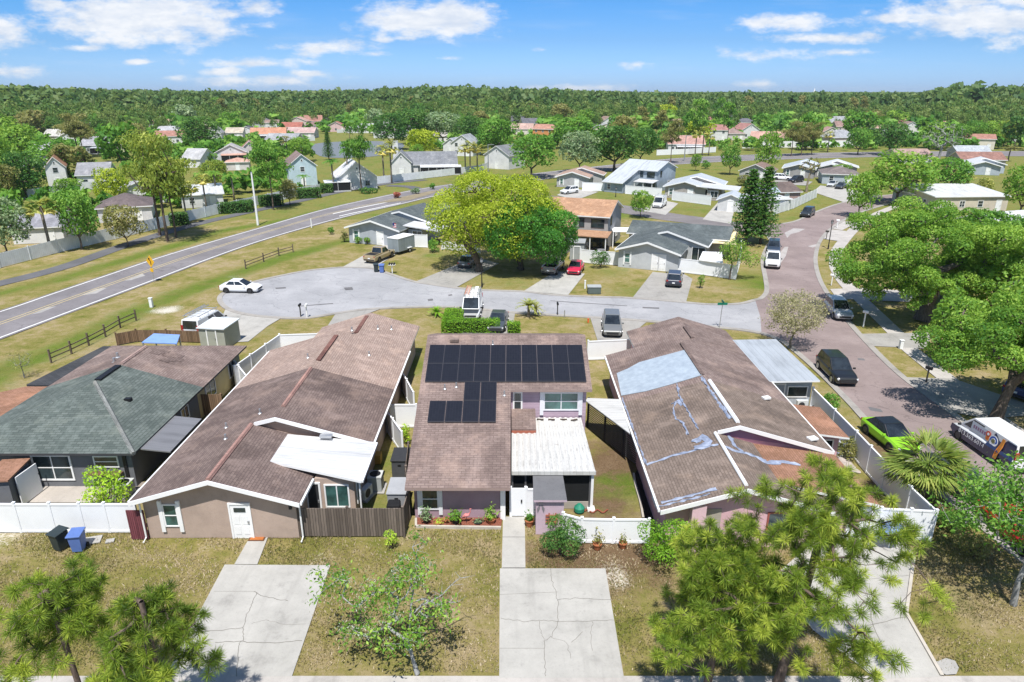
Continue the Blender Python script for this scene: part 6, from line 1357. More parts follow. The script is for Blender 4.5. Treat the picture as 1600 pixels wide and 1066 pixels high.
for lab, px, py, w_, d_, h_, r_ in (('dark clipped hedge beside the roadside pines', 281, 351, 2.8, 2.2, 2.0, 20), ('long dark hedge left of the highway lamp post', 368, 332, 6, 2.4, 1.9, 20), ('short dark hedge just left of the lamp post', 386, 328, 2.4, 2.4, 1.8, 20), ('dark hedge right of the lamp post', 424, 321, 4.6, 2.4, 2.0, 20),
                                  ('pair of rounded hedges before the pale blue house', 482, 309, 5.0, 2.6, 2.0, 18), ('dark hedge ending at the grey board fence', 511, 301, 2.6, 2.4, 2.0, 18)):
    c = P(px, py); hedge('hedge', lab, [(c.x, c.y, w_, d_, h_, R(r_))], 34, .16, 'dark')
def shrub(label, px, base, top, wpx, mat, n=2600, leaf=.06, name='shrub', cat='shrub', sp=None):
    c = P(px, base); m = mpp(px, base); h = max(.2, PH(px, base, top)); r = wpx * m / 2; bl = clumps((c.x, c.y, h * .5), (r, r, h * .5), 14, (.34, .5), .3, .9); C, N, v = shell(bl, n, .5); C[:, 2] = np.maximum(C[:, 2], .03); root = thing(name, label, cat, tuple(c)); mb = MB()
    for k in range(6): a_ = k * 1.05; mb.tube([(c.x, c.y, 0), (c.x + r * .4 * math.cos(a_), c.y + r * .4 * math.sin(a_), h * .6)], [.03, .012], 5)
    mb.build('stems', BK, root); obj('foliage', quads_mesh('foliage', leaves(C, N, leaf, .5, .8, .3) - np.array(c), v, LM[mat]), root); return root
shrub('dark green flowering shrub in front of the mauve closet', 876, 866, 806, 76, 'dark', 4600, .06)
shrub('rounded bright green bush at the corner of the pink house', 1042, 880, 806, 84, 'hedge', 5600, .06)
shrub('yellow green lime bush in the charcoal duplex patio', 166, 790, 733, 80, 'lime', 1900, .09)
shrub('weedy yellow green plant at the end of the dark board fence', 612, 858, 826, 24, 'lime', 500, .05)
shrub('pale flowering vine along the mauve house side wall', 634, 694, 662, 16, 'lime', 500, .07)
shrub('green bush before the light grey corner house fence', 938, 418, 391, 30, 'dark', 1600, .11); shrub('rounded yellow green bush beside the court trailer', 677, 394, 374, 22, 'mid', 1200, .12)
shrub('green foundation bush left of the blue grey duplex window', 560, 381, 369, 12, 'mid', 500, .1); shrub('second foundation bush nearer the court trailer', 574, 382, 370, 11, 'bright', 500, .1)
shrub('small palm like plant at the far corner of the blue grey duplex', 538, 378, 360, 14, 'olive', 400, .12)
shrub('green bush inside the long white street fence, upper', 1296, 640, 612, 28, 'mid', 1300, .07); shrub('green weeds between pink porch and street fence', 1288, 672, 650, 30, 'bright', 1300, .07); shrub('olive bush inside the street fence, lower', 1326, 715, 688, 44, 'olive', 1500, .08)
shrub('dark weeds below the big fan palm outside the fence', 1490, 832, 800, 60, 'mid', 1400, .08); shrub('low grassy weeds by the kerb below the fan palm', 1520, 870, 836, 60, 'olive', 1300, .08)
shrub('small sapling bush on the corner house lawn', 1094, 450, 426, 12, 'bright', 500, .08); shrub('red leaved shrub in the highway splitter bed', 621, 310, 300, 13, 'rust', 500, .2); shrub('grey purple shrub in the highway splitter bed', 650, 303, 294, 14, 'grey', 500, .2); shrub('round green shrub at the far end of the splitter bed', 676, 296, 286, 10, 'mid', 400, .2)
shrub('dark shrubs under the tall roadside pine', 575, 302, 295, 32, 'dark', 800, .2); shrub('flowering shrub beside the highway verge', 585, 352, 342, 16, 'olive', 500, .14); shrub('green tuft on the verge beside the white marker post', 517, 366, 352, 12, 'mid', 400, .12)
shrub('round green bush near the palm trio road', 1103, 264, 249, 13, 'mid', 700, .2)
c = P(38, 590); near_tree('sapling', 'bare sapling on the verge beside the dark felt porch roof', [tuple(c), (c.x, c.y, .6)], [(c.x, c.y, 1.6, 1.0, 1.0, .8, .5)], 50, 7, .06, LM['olive'], BKG, .008, .4, p=.5)
c = P(1140, 437); near_tree('yard_tree', 'slim loose tree leaning over the corner house fence', [tuple(c), (c.x, c.y, 1.0), (c.x + .1, c.y, 2.0)], [(c.x + .3, c.y, 3.6, 1.8, 1.6, 1.7, .5), (c.x + 2.6, c.y - .3, 2.6, 1.6, 1.3, .9, .6)], 150, 14, .11, LM['bright'], BK, .012, .6, p=.5)
# ---- trees one can tell apart in the middle distance
MID = [('norf1', 'dark', 1165, 382, 268, 72, 'left of the two dark norfolk pines by the street corner', 'norfolk_pine'), ('norf1', 'dark', 1188, 381, 264, 70, 'right of the two dark norfolk pines by the street corner', 'norfolk_pine'),
 ('broad1', 'grey', 12, 402, 308, 92, 'grey green tree at the left edge leaning over the white fence', 'tree'), ('broad2', 'mid', 128, 390, 288, 70, 'dark bushy tree right of the cabbage palm', 'tree'), ('sabal1', 'palm', 80, 397, 303, 58, 'cabbage palm leaning before the white boarded fence', 'palm_tree'),
 ('pine1', 'pine', 262, 377, 208, 110, 'tallest roadside pine with three trunks close together, left crown', 'pine_tree'), ('pine2', 'pine', 275, 371, 232, 80, 'roadside pine with the right hand crown of the trio', 'pine_tree'), ('pine1', 'pine', 250, 368, 216, 96, 'roadside pine behind the other two trunks', 'pine_tree'),
 ('broad3', 'olive', 200, 386, 318, 66, 'thin low tree bending left over the bike path', 'tree'), ('broad1', 'yellow', 178, 322, 262, 58, 'yellow green tree between white wing and pines', 'tree'), ('broad2', 'bright', 110, 312, 275, 50, 'small bright tree in the yard of the white house', 'tree'),
 ('sabal1', 'palm', 293, 350, 283, 36, 'first cabbage palm right of the roadside pines', 'palm_tree'), ('sabal1', 'palm', 304, 341, 278, 32, 'second cabbage palm right of the roadside pines', 'palm_tree'), ('sabal1', 'palm', 323, 327, 268, 32, 'third cabbage palm right of the roadside pines', 'palm_tree'),
 ('queen1', 'bright', 340, 315, 262, 34, 'feathery palm left of the lamp post, front', 'palm_tree'), ('queen1', 'bright', 366, 313, 268, 32, 'feathery palm just left of the lamp post', 'palm_tree'), ('broad3', 'pine', 335, 300, 248, 54, 'olive tree crown behind the feathery palms', 'tree'),
 ('pine2', 'mid', 427, 328, 216, 74, 'tall pine between lamp post and pale blue house', 'pine_tree'), ('broad1', 'olive', 453, 321, 280, 34, 'small brownish tree before the pale blue house', 'tree'), ('queen1', 'mid', 477, 303, 270, 26, 'short blue green palm at the pale blue house corner', 'palm_tree'),
 ('queen1', 'mid', 522, 300, 244, 34, 'queen palm right of the pale blue house', 'palm_tree'), ('queen1', 'mid', 545, 292, 226, 34, 'taller queen palm near the board fence', 'palm_tree'), ('pine1', 'mid', 565, 300, 192, 56, 'tall slim pine standing at the grey board fence', 'pine_tree'), ('bush1', 'bright', 550, 282, 256, 30, 'leafy green bush behind the board fence', 'bush'),
 ('sabal1', 'palm', 600, 283, 222, 30, 'left cabbage palm beside the tall white chimney', 'palm_tree'), ('sabal1', 'palm', 612, 286, 215, 32, 'right cabbage palm beside the tall white chimney', 'palm_tree'), ('sabal1', 'palm', 727, 271, 222, 28, 'left palm of the cluster at the highway bend', 'palm_tree'),
 ('sabal1', 'palm', 735, 272, 216, 28, 'middle palm of the cluster at the highway bend', 'palm_tree'), ('sabal1', 'palm', 746, 270, 221, 28, 'right palm of the cluster at the highway bend', 'palm_tree'), ('norf1', 'dark', 514, 250, 206, 24, 'dark norfolk pine standing by the pond', 'norfolk_pine'),
 ('broad1', 'bright', 470, 254, 214, 46, 'round green tree between lamp post pine and pond', 'tree'), ('sabal1', 'olive', 450, 250, 210, 24, 'brown headed palm left of the pond', 'palm_tree'), ('broad2', 'yellow', 660, 248, 197, 64, 'golden green tree behind the tall chimney house', 'tree'), ('broad3', 'bright', 652, 256, 224, 30, 'small lime tree below the golden green tree', 'tree'),
 ('broad1', 'dark', 612, 234, 176, 66, 'dark green oak right of the pond', 'oak_tree'), ('broad2', 'dark', 650, 226, 164, 78, 'dark green oak above the golden tree', 'oak_tree'), ('broad3', 'grey', 692, 226, 172, 74, 'grey green oak above the white two storey gables', 'oak_tree'), ('broad1', 'dark', 735, 232, 180, 60, 'dark oak behind the palm cluster', 'oak_tree'),
 ('broad2', 'mid', 775, 242, 180, 76, 'green oak left of the orange walled house', 'oak_tree'), ('broad3', 'mid', 830, 278, 207, 88, 'open crowned oak with forked trunk at the highway bend', 'oak_tree'), ('broad1', 'grey', 905, 270, 204, 78, 'grey green oak beside the faded tan duplex', 'oak_tree'), ('broad2', 'dark', 960, 268, 188, 98, 'huge dark oak behind the metal saltbox', 'oak_tree'),
 ('broad3', 'dark', 1000, 258, 196, 62, 'dark oak right behind the huge dark oak', 'oak_tree'), ('broad1', 'mid', 900, 232, 182, 90, 'broad green oak above the grey green oak', 'oak_tree'), ('pine2', 'olive', 1048, 255, 184, 46, 'lone pine beside the metal saltbox ridge', 'pine_tree'), ('sabal1', 'palm', 1086, 243, 201, 20, 'left palm of the trio before the pink lanai', 'palm_tree'),
 ('sabal1', 'palm', 1097, 243, 194, 22, 'middle palm of the trio before the pink lanai', 'palm_tree'), ('sabal1', 'palm', 1107, 243, 205, 20, 'right palm of the trio before the pink lanai', 'palm_tree'), ('broad2', 'bright', 1087, 267, 238, 20, 'small lollipop tree by the far road', 'tree'), ('broad1', 'mid', 1140, 273, 226, 36, 'pointed leafy tree above the small white garage', 'tree'),
 ('broad3', 'bright', 1193, 275, 203, 50, 'tall bright yard tree left of the metal roofs', 'tree'), ('bush1', 'olive', 1162, 290, 270, 34, 'olive bush under the tall yard tree', 'bush'), ('bush1', 'yellow', 1180, 292, 276, 30, 'yellowish bush beside the olive bush', 'bush'), ('broad1', 'bright', 1314, 282, 256, 36, 'round clipped tree before the pale blue hip house', 'tree'),
 ('pine1', 'olive', 1236, 244, 190, 42, 'slim pine above the metal roofed duplexes', 'pine_tree'), ('pine2', 'olive', 1252, 243, 196, 36, 'second slim pine above the metal roofs', 'pine_tree'), ('pine1', 'olive', 1268, 242, 192, 38, 'third slim pine above the metal roofs', 'pine_tree'), ('sabal1', 'palm', 1293, 238, 203, 20, 'single palm before the long white wall', 'palm_tree'),
 ('broad2', 'dark', 1388, 242, 187, 70, 'big dark tree beyond the far road', 'tree'), ('broad3', 'mid', 1340, 242, 198, 44, 'green tree left of the big dark tree', 'tree'), ('broad1', 'bright', 1400, 318, 236, 118, 'wide light green tree behind the huge street oak', 'tree'), ('broad2', 'bright', 1340, 340, 262, 60, 'leafy tree at the far bend of the street', 'tree'),
 ('broad3', 'mid', 1476, 312, 243, 80, 'light green tree left of the palm thicket', 'tree'), ('sabal1', 'palm', 1492, 302, 262, 26, 'yellowish palm left in the thicket by the white roof', 'palm_tree'), ('sabal1', 'palm', 1508, 304, 268, 24, 'right palm in the thicket by the white roof', 'palm_tree'), ('bush1', 'palm', 1540, 300, 272, 34, 'shaggy palm bush before the blue grey duplex', 'bush'),
 ('broad1', 'bright', 1592, 340, 255, 70, 'green tree at the right edge beside the long white roof', 'tree'), ('broad2', 'mid', 1590, 440, 330, 90, 'tree at the right edge over the white sided house', 'tree'), ('broad3', 'bright', 1500, 470, 372, 90, 'leafy tree between the street oak and the white sided house', 'tree'), ('broad1', 'bright', 1598, 560, 430, 120, 'leafy tree at the right edge behind the shade tree', 'tree'),
 ('broad3', 'bright', 1492, 575, 462, 110, 'leafy tree between the shade tree and the street oak', 'tree'), ('broad2', 'bright', 1545, 505, 385, 150, 'big leafy tree over the white sided house porch', 'tree'), ('broad3', 'mid', 1470, 470, 395, 80, 'tree filling the gap right of the street oak trunk', 'tree'), ('broad1', 'bright', 1612, 640, 455, 170, 'large tree cut off by the right edge behind the van', 'tree'), ('broad2', 'mid', 1530, 400, 320, 100, 'tree before the long white roof, behind the street oak', 'tree'),
 ('broad1', 'bright', 1000, 340, 297, 42, 'loose green tree beside the white work van', 'tree'), ('broad2', 'mid', 1497, 232, 190, 40, 'first oak of the row along the far right field', 'oak_tree'), ('broad3', 'mid', 1520, 231, 186, 40, 'second oak of the row along the far right field', 'oak_tree'), ('broad1', 'bright', 1545, 230, 188, 38, 'third oak of the row along the far right field', 'oak_tree'),
 ('broad2', 'pine', 1568, 229, 184, 42, 'fourth oak of the row along the far right field', 'oak_tree'), ('broad3', 'mid', 1592, 229, 190, 40, 'last oak of the row along the far right field', 'oak_tree'), ('bush1', 'olive', 1525, 240, 229, 26, 'low bush in the far right field', 'bush'), ('sabal1', 'olive', 1575, 252, 226, 24, 'small palm in the far right field', 'palm_tree'),
 ('pine1', 'olive', 123, 245, 178, 60, 'dark leaning pine left of the grey lanai house', 'pine_tree'), ('pine2', 'olive', 131, 246, 182, 52, 'second dark pine left of the grey lanai house', 'pine_tree'), ('broad1', 'dark', 314, 235, 181, 80, 'dark round oak in front of the woods', 'oak_tree'), ('broad2', 'bright', 30, 262, 188, 90, 'bright tree at the far left edge below the woods', 'tree'),
 ('broad3', 'mid', 90, 268, 214, 80, 'green tree mass above the orange brown roof', 'tree'), ('broad1', 'dark', 42, 312, 236, 80, 'dark tree left of the white two storey house', 'tree'), ('broad2', 'olive', 10, 318, 250, 60, 'reddish olive tree at the left edge', 'tree'), ('broad3', 'bright', 5, 290, 205, 70, 'yellowish tree at the left edge above the dark tree', 'tree'), ('broad3', 'olive', 210, 232, 188, 50, 'brownish tree above the yellow green tree', 'tree')]
for kind, mat, px, b, t, w_, lab, nm in MID: tree_px(kind, mat, px, b, t, w_, lab, nm, 'palm' if 'palm' in nm else ('bush' if nm == 'bush' else 'tree'))
# dead grey tree and pruned stump tree
c = P(1465, 258); near_tree('dead_tree', 'bare dead grey tree in front of the far roofs', [tuple(c), (c.x, c.y, 3), (c.x + .3, c.y, 6)], [(c.x, c.y, 9, 7, 5, 4.5, .5)], 160, 2, .3, LM['grey'], BKG, .05, .6)
c = P(1260, 300); near_tree('pruned_tree', 'pruned stump tree with stubby limbs before the metal roofs', [tuple(c), (c.x, c.y, 2), (c.x + .2, c.y, 4)], [(c.x, c.y, 6, 2.6, 2, 1.6, .5)], 18, 5, .3, LM['olive'], bark((.3, .25, .18)), .09, .5)

# ---- scattered trees among the far houses, each named by its neighbours
HOUSES = [(o.location.x, o.location.y) for o in COL.objects if o.get('category') == 'house']
def to_px(x, y, z=0):
    d = y * CP + (CH - z) * SP; v = (-y * SP + (CH - z) * CP) / d; return 800 + x / d * FPX, 533 + v * FPX
HP = [to_px(*h) for h in HOUSES]; used_labels = set()
KND = [('bfar1', 'dark', 'dark bushy tree'), ('bfar2', 'mid', 'green round tree'), ('bfar3', 'bright', 'fresh green tree'), ('pfar1', 'olive', 'thin brownish pine'), ('bfar2', 'grey', 'grey green tree'), ('pfar2', 'mid', 'tall green pine'), ('bfar1', 'olive', 'brownish olive tree'), ('bfar3', 'yellow', 'yellowish tree')]
cnt = 0; tries = 0; placed = []
far_lab = [l for l in LAND if l[1] < 400]
while cnt < 285 and tries < 12000:
    tries += 1; py = rng.choice([rng.uniform(176, 192), rng.uniform(184, 205), rng.uniform(190, 240), rng.uniform(195, 300)]); px = rng.uniform(-40, 1640)
    if 480 < px < 640 and py > 205: continue
    if py > 238 and (px > 470 or py > 330 - px * .08 - 14): continue
    c = P(px, py); kind, mat, adj = rng.choices(KND, [5, 6, 5, 5, 3, 4, 3, 1])[0]; H = rng.uniform(9.5, 17) if 'b' == kind[0] else rng.uniform(13, 19); W = H * rng.uniform(.85, 1.25) if kind[0] == 'b' else H * rng.uniform(.5, .65)
    m = mpp(px, py); wp = W / m; hp = H / m; bad = False
    for (hx, hy) in HP:
        if hy < 330 and abs(hx - px) < wp * .5 + 13 and hy - 3 < py < hy + hp * .9 + 4: bad = True; break
    if bad and rng.random() < .94: continue
    if any((hx - px) ** 2 + ((hy - py) * 3) ** 2 < 250 for hx, hy in HP): continue
    if any((a_ - c.x) ** 2 + (b_ - c.y) ** 2 < (W * .45) ** 2 for a_, b_ in placed): continue
    # keep the highway clear
    if any(abs(q.x - c.x) < 9 and abs(q.y - c.y) < 9 for q in hw_mid): continue
    placed.append((c.x, c.y)); cands = sorted(far_lab, key=lambda l: (l[0] - px) ** 2 + ((l[1] - py) * 2) ** 2)[:9]; lab = None
    for sz in ('', 'wide ', 'narrow ', 'low ', 'tall '):
        for lx, ly, ph in cands:
            rel = ('behind ' if py < ly - 6 else 'in front of ' if py > ly + 6 else '') + ('' if abs(px - lx) < 14 else ('and left of ' if px < lx else 'and right of ') if abs(py - ly) > 6 else ('left of ' if px < lx else 'right of '))
            rel = rel.replace('behind and ', 'behind, ').replace('in front of and ', 'in front, ')
            if not rel: rel = 'beside '
            t_ = f'{sz}{adj} {rel}{ph}'
            if t_ not in used_labels and 4 <= len(t_.split()) <= 16: lab = t_; break
        if lab: break
    if not lab: continue
    used_labels.add(lab); tree_at(kind, mat, c.x, c.y, H, W, lab, 'pine_tree' if 'pine' in adj else 'tree', 'tree', 'trees scattered among the far houses'); cnt += 1

# ---- low growth filling the far yards: hedges, saplings and scrub nobody could count
def scrub():
    tp = [t_broad(70, .16, 7, .0) for _ in range(3)]; Vs = []; vs = []; k = 0
    while k < 3300:
        py = 172 + 80 * rng.random() ** 1.3; px = rng.uniform(-60, 1660)
        if py > 236 and px > 520: continue
        if 480 < px < 640 and py > 212: continue
        c = P(px, py); h = rng.uniform(2, 11) * (1 if py < 212 else .55); m = mpp(px, py)
        if any(abs(q.x - c.x) < 7 and abs(q.y - c.y) < 8 for q in hw_mid): continue
        if any(abs(hx - px) < 13 and hy - 2 < py < hy + h / m * .6 for hx, hy in HP) and rng.random() < .97: continue
        V, v, _ = tp[k % 3]; w_ = h * rng.uniform(.8, 1.6); a = rng.uniform(0, 6.28); c_, s_ = math.cos(a), math.sin(a); M = np.array([[c_ * w_, s_ * w_, 0], [-s_ * w_, c_ * w_, 0], [0, 0, h]]); Vs.append((V.reshape(-1, 3) @ M + np.array([c.x, c.y, 0])).reshape(-1, 4, 3)); vs.append(np.clip(v * .5 + rng.uniform(-.1, .65), 0, 1)); k += 1
    for _ in range(260):
        px = rng.uniform(-20, 470); py = rng.uniform(238, 372 - px * .16); c = P(px, py); h = rng.uniform(1.5, 5)
        if any(abs(hx - px) < 20 and hy - 4 < py < hy + 26 for hx, hy in HP) and rng.random() < .9: continue
        V, v, _ = tp[_ % 3]; w_ = h * rng.uniform(.8, 1.5); M = np.diag([w_, w_, h]); Vs.append((V.reshape(-1, 3) @ M + np.array([c.x, c.y, 0])).reshape(-1, 4, 3)); vs.append(np.clip(v * .5 + rng.uniform(-.1, .6), 0, 1))
    o = obj('undergrowth', quads_mesh('undergrowth', np.concatenate(Vs), np.concatenate(vs), LM['mid'])); tag(o, kind='stuff'); o['label'] = 'mixed green trees and scrub massed between the far houses'; o['category'] = 'undergrowth'
scrub()
# ---- the woods on the skyline: nobody could count them
def woods():
    near = [t_broad(430, .062, 14, .0), t_broad(430, .062, 14, .05), t_broad(430, .06, 12, .15, wide=.42), t_broad(430, .062, 13, .1)]; far = [t_broad(60, .17, 7, .3), t_broad(60, .17, 7, .3)]
    def edge(px): return np.interp(px, [-400, 0, 110, 300, 450, 560, 700, 850, 1000, 1200, 1400, 1600, 2000], [300, 310, 370, 420, 470, 530, 470, 470, 480, 490, 450, 400, 380])
    def hgt(px): return np.interp(px, [-400, 0, 60, 200, 300, 450, 600, 690, 800, 900, 1000, 1400, 1440, 1500, 1600, 2000], [25, 25, 24, 22, 20.6, 20.2, 22.2, 24.4, 23.4, 21.2, 19.3, 19.0, 25, 24, 25, 25])
    def ramp(y_, x): return .45 + .55 * min(1, max(0, (y_ - edge(800 + x / y_ * FPX)) / 130))
    def emit(name, lst, mat, depth0, depth1, sp, label=None):
        Vs = []; vs = []; y = depth0
        rows = []
        d = depth0
        while d < depth1:
            step = sp * (1 + (d / 500) ** 1.2 * .6)
            n = int(2 * .95 * (d + 480) / step); u = nr.uniform(-.95, .95, n); px = 800 + u * FPX; Y = edge(px) + d + nr.normal(0, step * (3.5 if d < 30 else .5), n); X = u * Y * 1.0; keep = np.ones(n, bool)
            rows.append((X[keep], Y[keep], hgt(px)[keep])); d += step
        for X, Y, H in rows:
            for x, y_, h in zip(X, Y, H):
                V, v, _ = lst[nr.integers(len(lst))]; hh = h * ramp(y_, x) * (1 - abs(nr.normal(0, .12))) * (1.14 if nr.random() < .03 else 1.0 + .04 * nr.random()); w_ = hh * nr.uniform(.55, .9); a = nr.uniform(0, 6.28); c_, s_ = math.cos(a), math.sin(a); M = np.array([[c_ * w_, s_ * w_, 0], [-s_ * w_, c_ * w_, 0], [0, 0, hh]])
                Vs.append((V.reshape(-1, 3) @ M + np.array([x, y_, 0])).reshape(-1, 4, 3)); vs.append(np.clip(v * .45 + nr.uniform(-.05, .7), 0, 1))
        return quads_mesh(name, np.concatenate(Vs), np.concatenate(vs), mat)
    o = obj('woods', emit('woods', near, LM['wood1'], 0, 80, 7.0)); tag(o, kind='stuff'); o['label'] = 'dense green pine and hardwood forest edge along the skyline'; o['category'] = 'woods'
    o = obj('woods', emit('woods', far, LM['wood2'], 75, 1500, 9.0)); tag(o, kind='stuff'); o['label'] = 'unbroken forest canopy stretching to the horizon'; o['category'] = 'woods'
    # the farthest canopy as one rolling leafy surface
    xs = np.linspace(-6000, 6000, 260); ys = np.concatenate([np.arange(1700, 3200, 30), np.arange(3200, 7000, 90)]); X, Y = np.meshgrid(xs, ys); Z = 16.5 + nr.uniform(-2.0, 2.2, X.shape); nx = len(xs); i = (np.arange(nx - 1)[None, :] + np.arange(len(ys) - 1)[:, None] * nx).ravel(); F = np.stack([i, i + 1, i + 1 + nx, i + nx], -1); co = np.stack([X, Y, Z], -1).reshape(-1, 3)
    V = co[F]; o = obj('woods', quads_mesh('woods', V, nr.uniform(.1, .8, len(F)), LM['wood2'])); tag(o, kind='stuff'); o['label'] = 'farthest blue green treetops on the horizon line'; o['category'] = 'woods'
woods()

# ---- dry lawn blades close to the camera
def lawn():
    def inside(poly, x, y):
        q = [P(*p) for p in poly]; c = np.zeros(len(x), bool); j = len(q) - 1
        for i in range(len(q)):
            a, b = q[i], q[j]; c ^= ((a.y > y) != (b.y > y)) & (x < (b.x - a.x) * (y - a.y) / (b.y - a.y + 1e-9) + a.x); j = i
        return c
    n = 150000; x = nr.uniform(-26, 27, n); y = nr.uniform(21.3, 31.6, n); keep = np.ones(n, bool)
    for poly in ([(351, 883), (516, 884), (456, 1058), (258, 1058)], [(388, 836), (420, 836), (404, 883), (364, 883)], [(779, 888), (948, 888), (977, 1062), (778, 1062)], [(783, 800), (823, 800), (824, 890), (782, 890)], [(1205, 905), (1290, 830), (1404, 838), (1430, 872), (1418, 960), (1474, 1062), (1370, 1066), (1270, 985)], [(648, 790), (788, 790), (786, 827), (648, 827)],
                 [(200, 760), (640, 760), (640, 838), (215, 836)], [(-80, 700), (225, 700), (225, 833), (-80, 833)], [(1020, 780), (1330, 760), (1300, 835), (1030, 850)], [(835, 780), (885, 780), (885, 842), (835, 842)], [(1470, 800), (1700, 950), (1700, 700), (1400, 700)], [(600, 700), (660, 700), (655, 812), (636, 830)]): keep &= ~inside(poly, x, y)
    keep &= nr.random(n) < np.clip(.55 + .5 * np.sin(x * .9 + np.sin(y * 1.3) * 2) * np.cos(y * .8 + x * .3), .12, 1); x, y = x[keep], y[keep]; n = len(x); h = nr.uniform(.03, .085, n); a = nr.uniform(0, 6.28, n); w = nr.uniform(.012, .03, n); lx, ly = nr.normal(0, .04, n), nr.normal(0, .04, n); z = np.full(n, -.02); dx, dy = np.cos(a) * w, np.sin(a) * w
    V = np.stack([np.stack([x - dx, y - dy, z], 1), np.stack([x + dx, y + dy, z], 1), np.stack([x + lx + dx * .4, y + ly + dy * .4, h], 1), np.stack([x + lx - dx * .4, y + ly - dy * .4, h], 1)], 1)
    var = np.clip(.5 + .33 * np.sin(x * .55 + 1 + np.sin(y * .9)) * np.sin(y * .6 + np.cos(x * .4)) + nr.normal(0, .22, n), 0, 1); o = obj('grass', quads_mesh('grass', V, var, leafmat((.10, .125, .025), (.31, .25, .125), (.62, .51, .36), .3, k=.95))); tag(o, kind='stuff'); o['label'] = 'short dry lawn grass in front of the three houses'; o['category'] = 'grass'
lawn()
# ---------------------------------------------------------------- vehicles
CARGLASS = glass((.02, .026, .032), 'car_glass'); LAMPW = flat((.75, .76, .78), .15, .6, 0, 'headlamp'); LAMPR = flat((.35, .02, .02), .25, .5, 0, 'tail_lamp'); RIM = flat((.42, .43, .45), .3, .5, .7, 'alloy_rim'); RIMD = flat((.05, .05, .055), .4, .5, .3, 'dark_rim'); PLASTIC = flat((.03, .03, .032), .7, .3, 0, 'black_plastic')
SPEC = {  # length, width, height, ground clearance, wheel radius, lower stations (x/L, half width factor, shoulder z), cabin (rear base, rear roof, front roof, front base), cabin base z, tumblehome, wheel x
 'sedan': (4.55, 1.80, 1.42, .20, .32, [(0, .80, .70), (.02, .93, .88), (.12, .98, .93), (.30, 1, .92), (.72, 1, .89), (.88, .96, .80), (.97, .88, .70), (1, .76, .60)], (.10, .27, .52, .73), .90, .72, (.19, .81)),
 'suv': (4.65, 1.86, 1.68, .26, .36, [(0, .86, .95), (.02, .95, 1.02), (.15, 1, 1.02), (.45, 1, 1.0), (.74, 1, .99), (.88, .97, .92), (.97, .90, .82), (1, .78, .72)], (.02, .09, .52, .73), 1.0, .76, (.18, .81)),
 'pickup': (5.6, 1.95, 1.86, .36, .40, [(0, .94, .95), (.01, .98, 1.08), (.36, 1, 1.08), (.45, 1, 1.08), (.74, 1, 1.08), (.88, .98, 1.02), (.97, .94, .95), (1, .84, .86)], (.36, .40, .58, .72), 1.07, .78, (.2, .81)),
 'van': (5.2, 1.98, 2.05, .28, .36, [(0, .93, 1.0), (.01, .98, 1.15), (.2, 1, 1.15), (.6, 1, 1.14), (.84, .98, 1.08), (.93, .94, .95), (.985, .86, .84), (1, .76, .74)], (.0, .025, .68, .88), 1.13, .84, (.17, .83)),
}
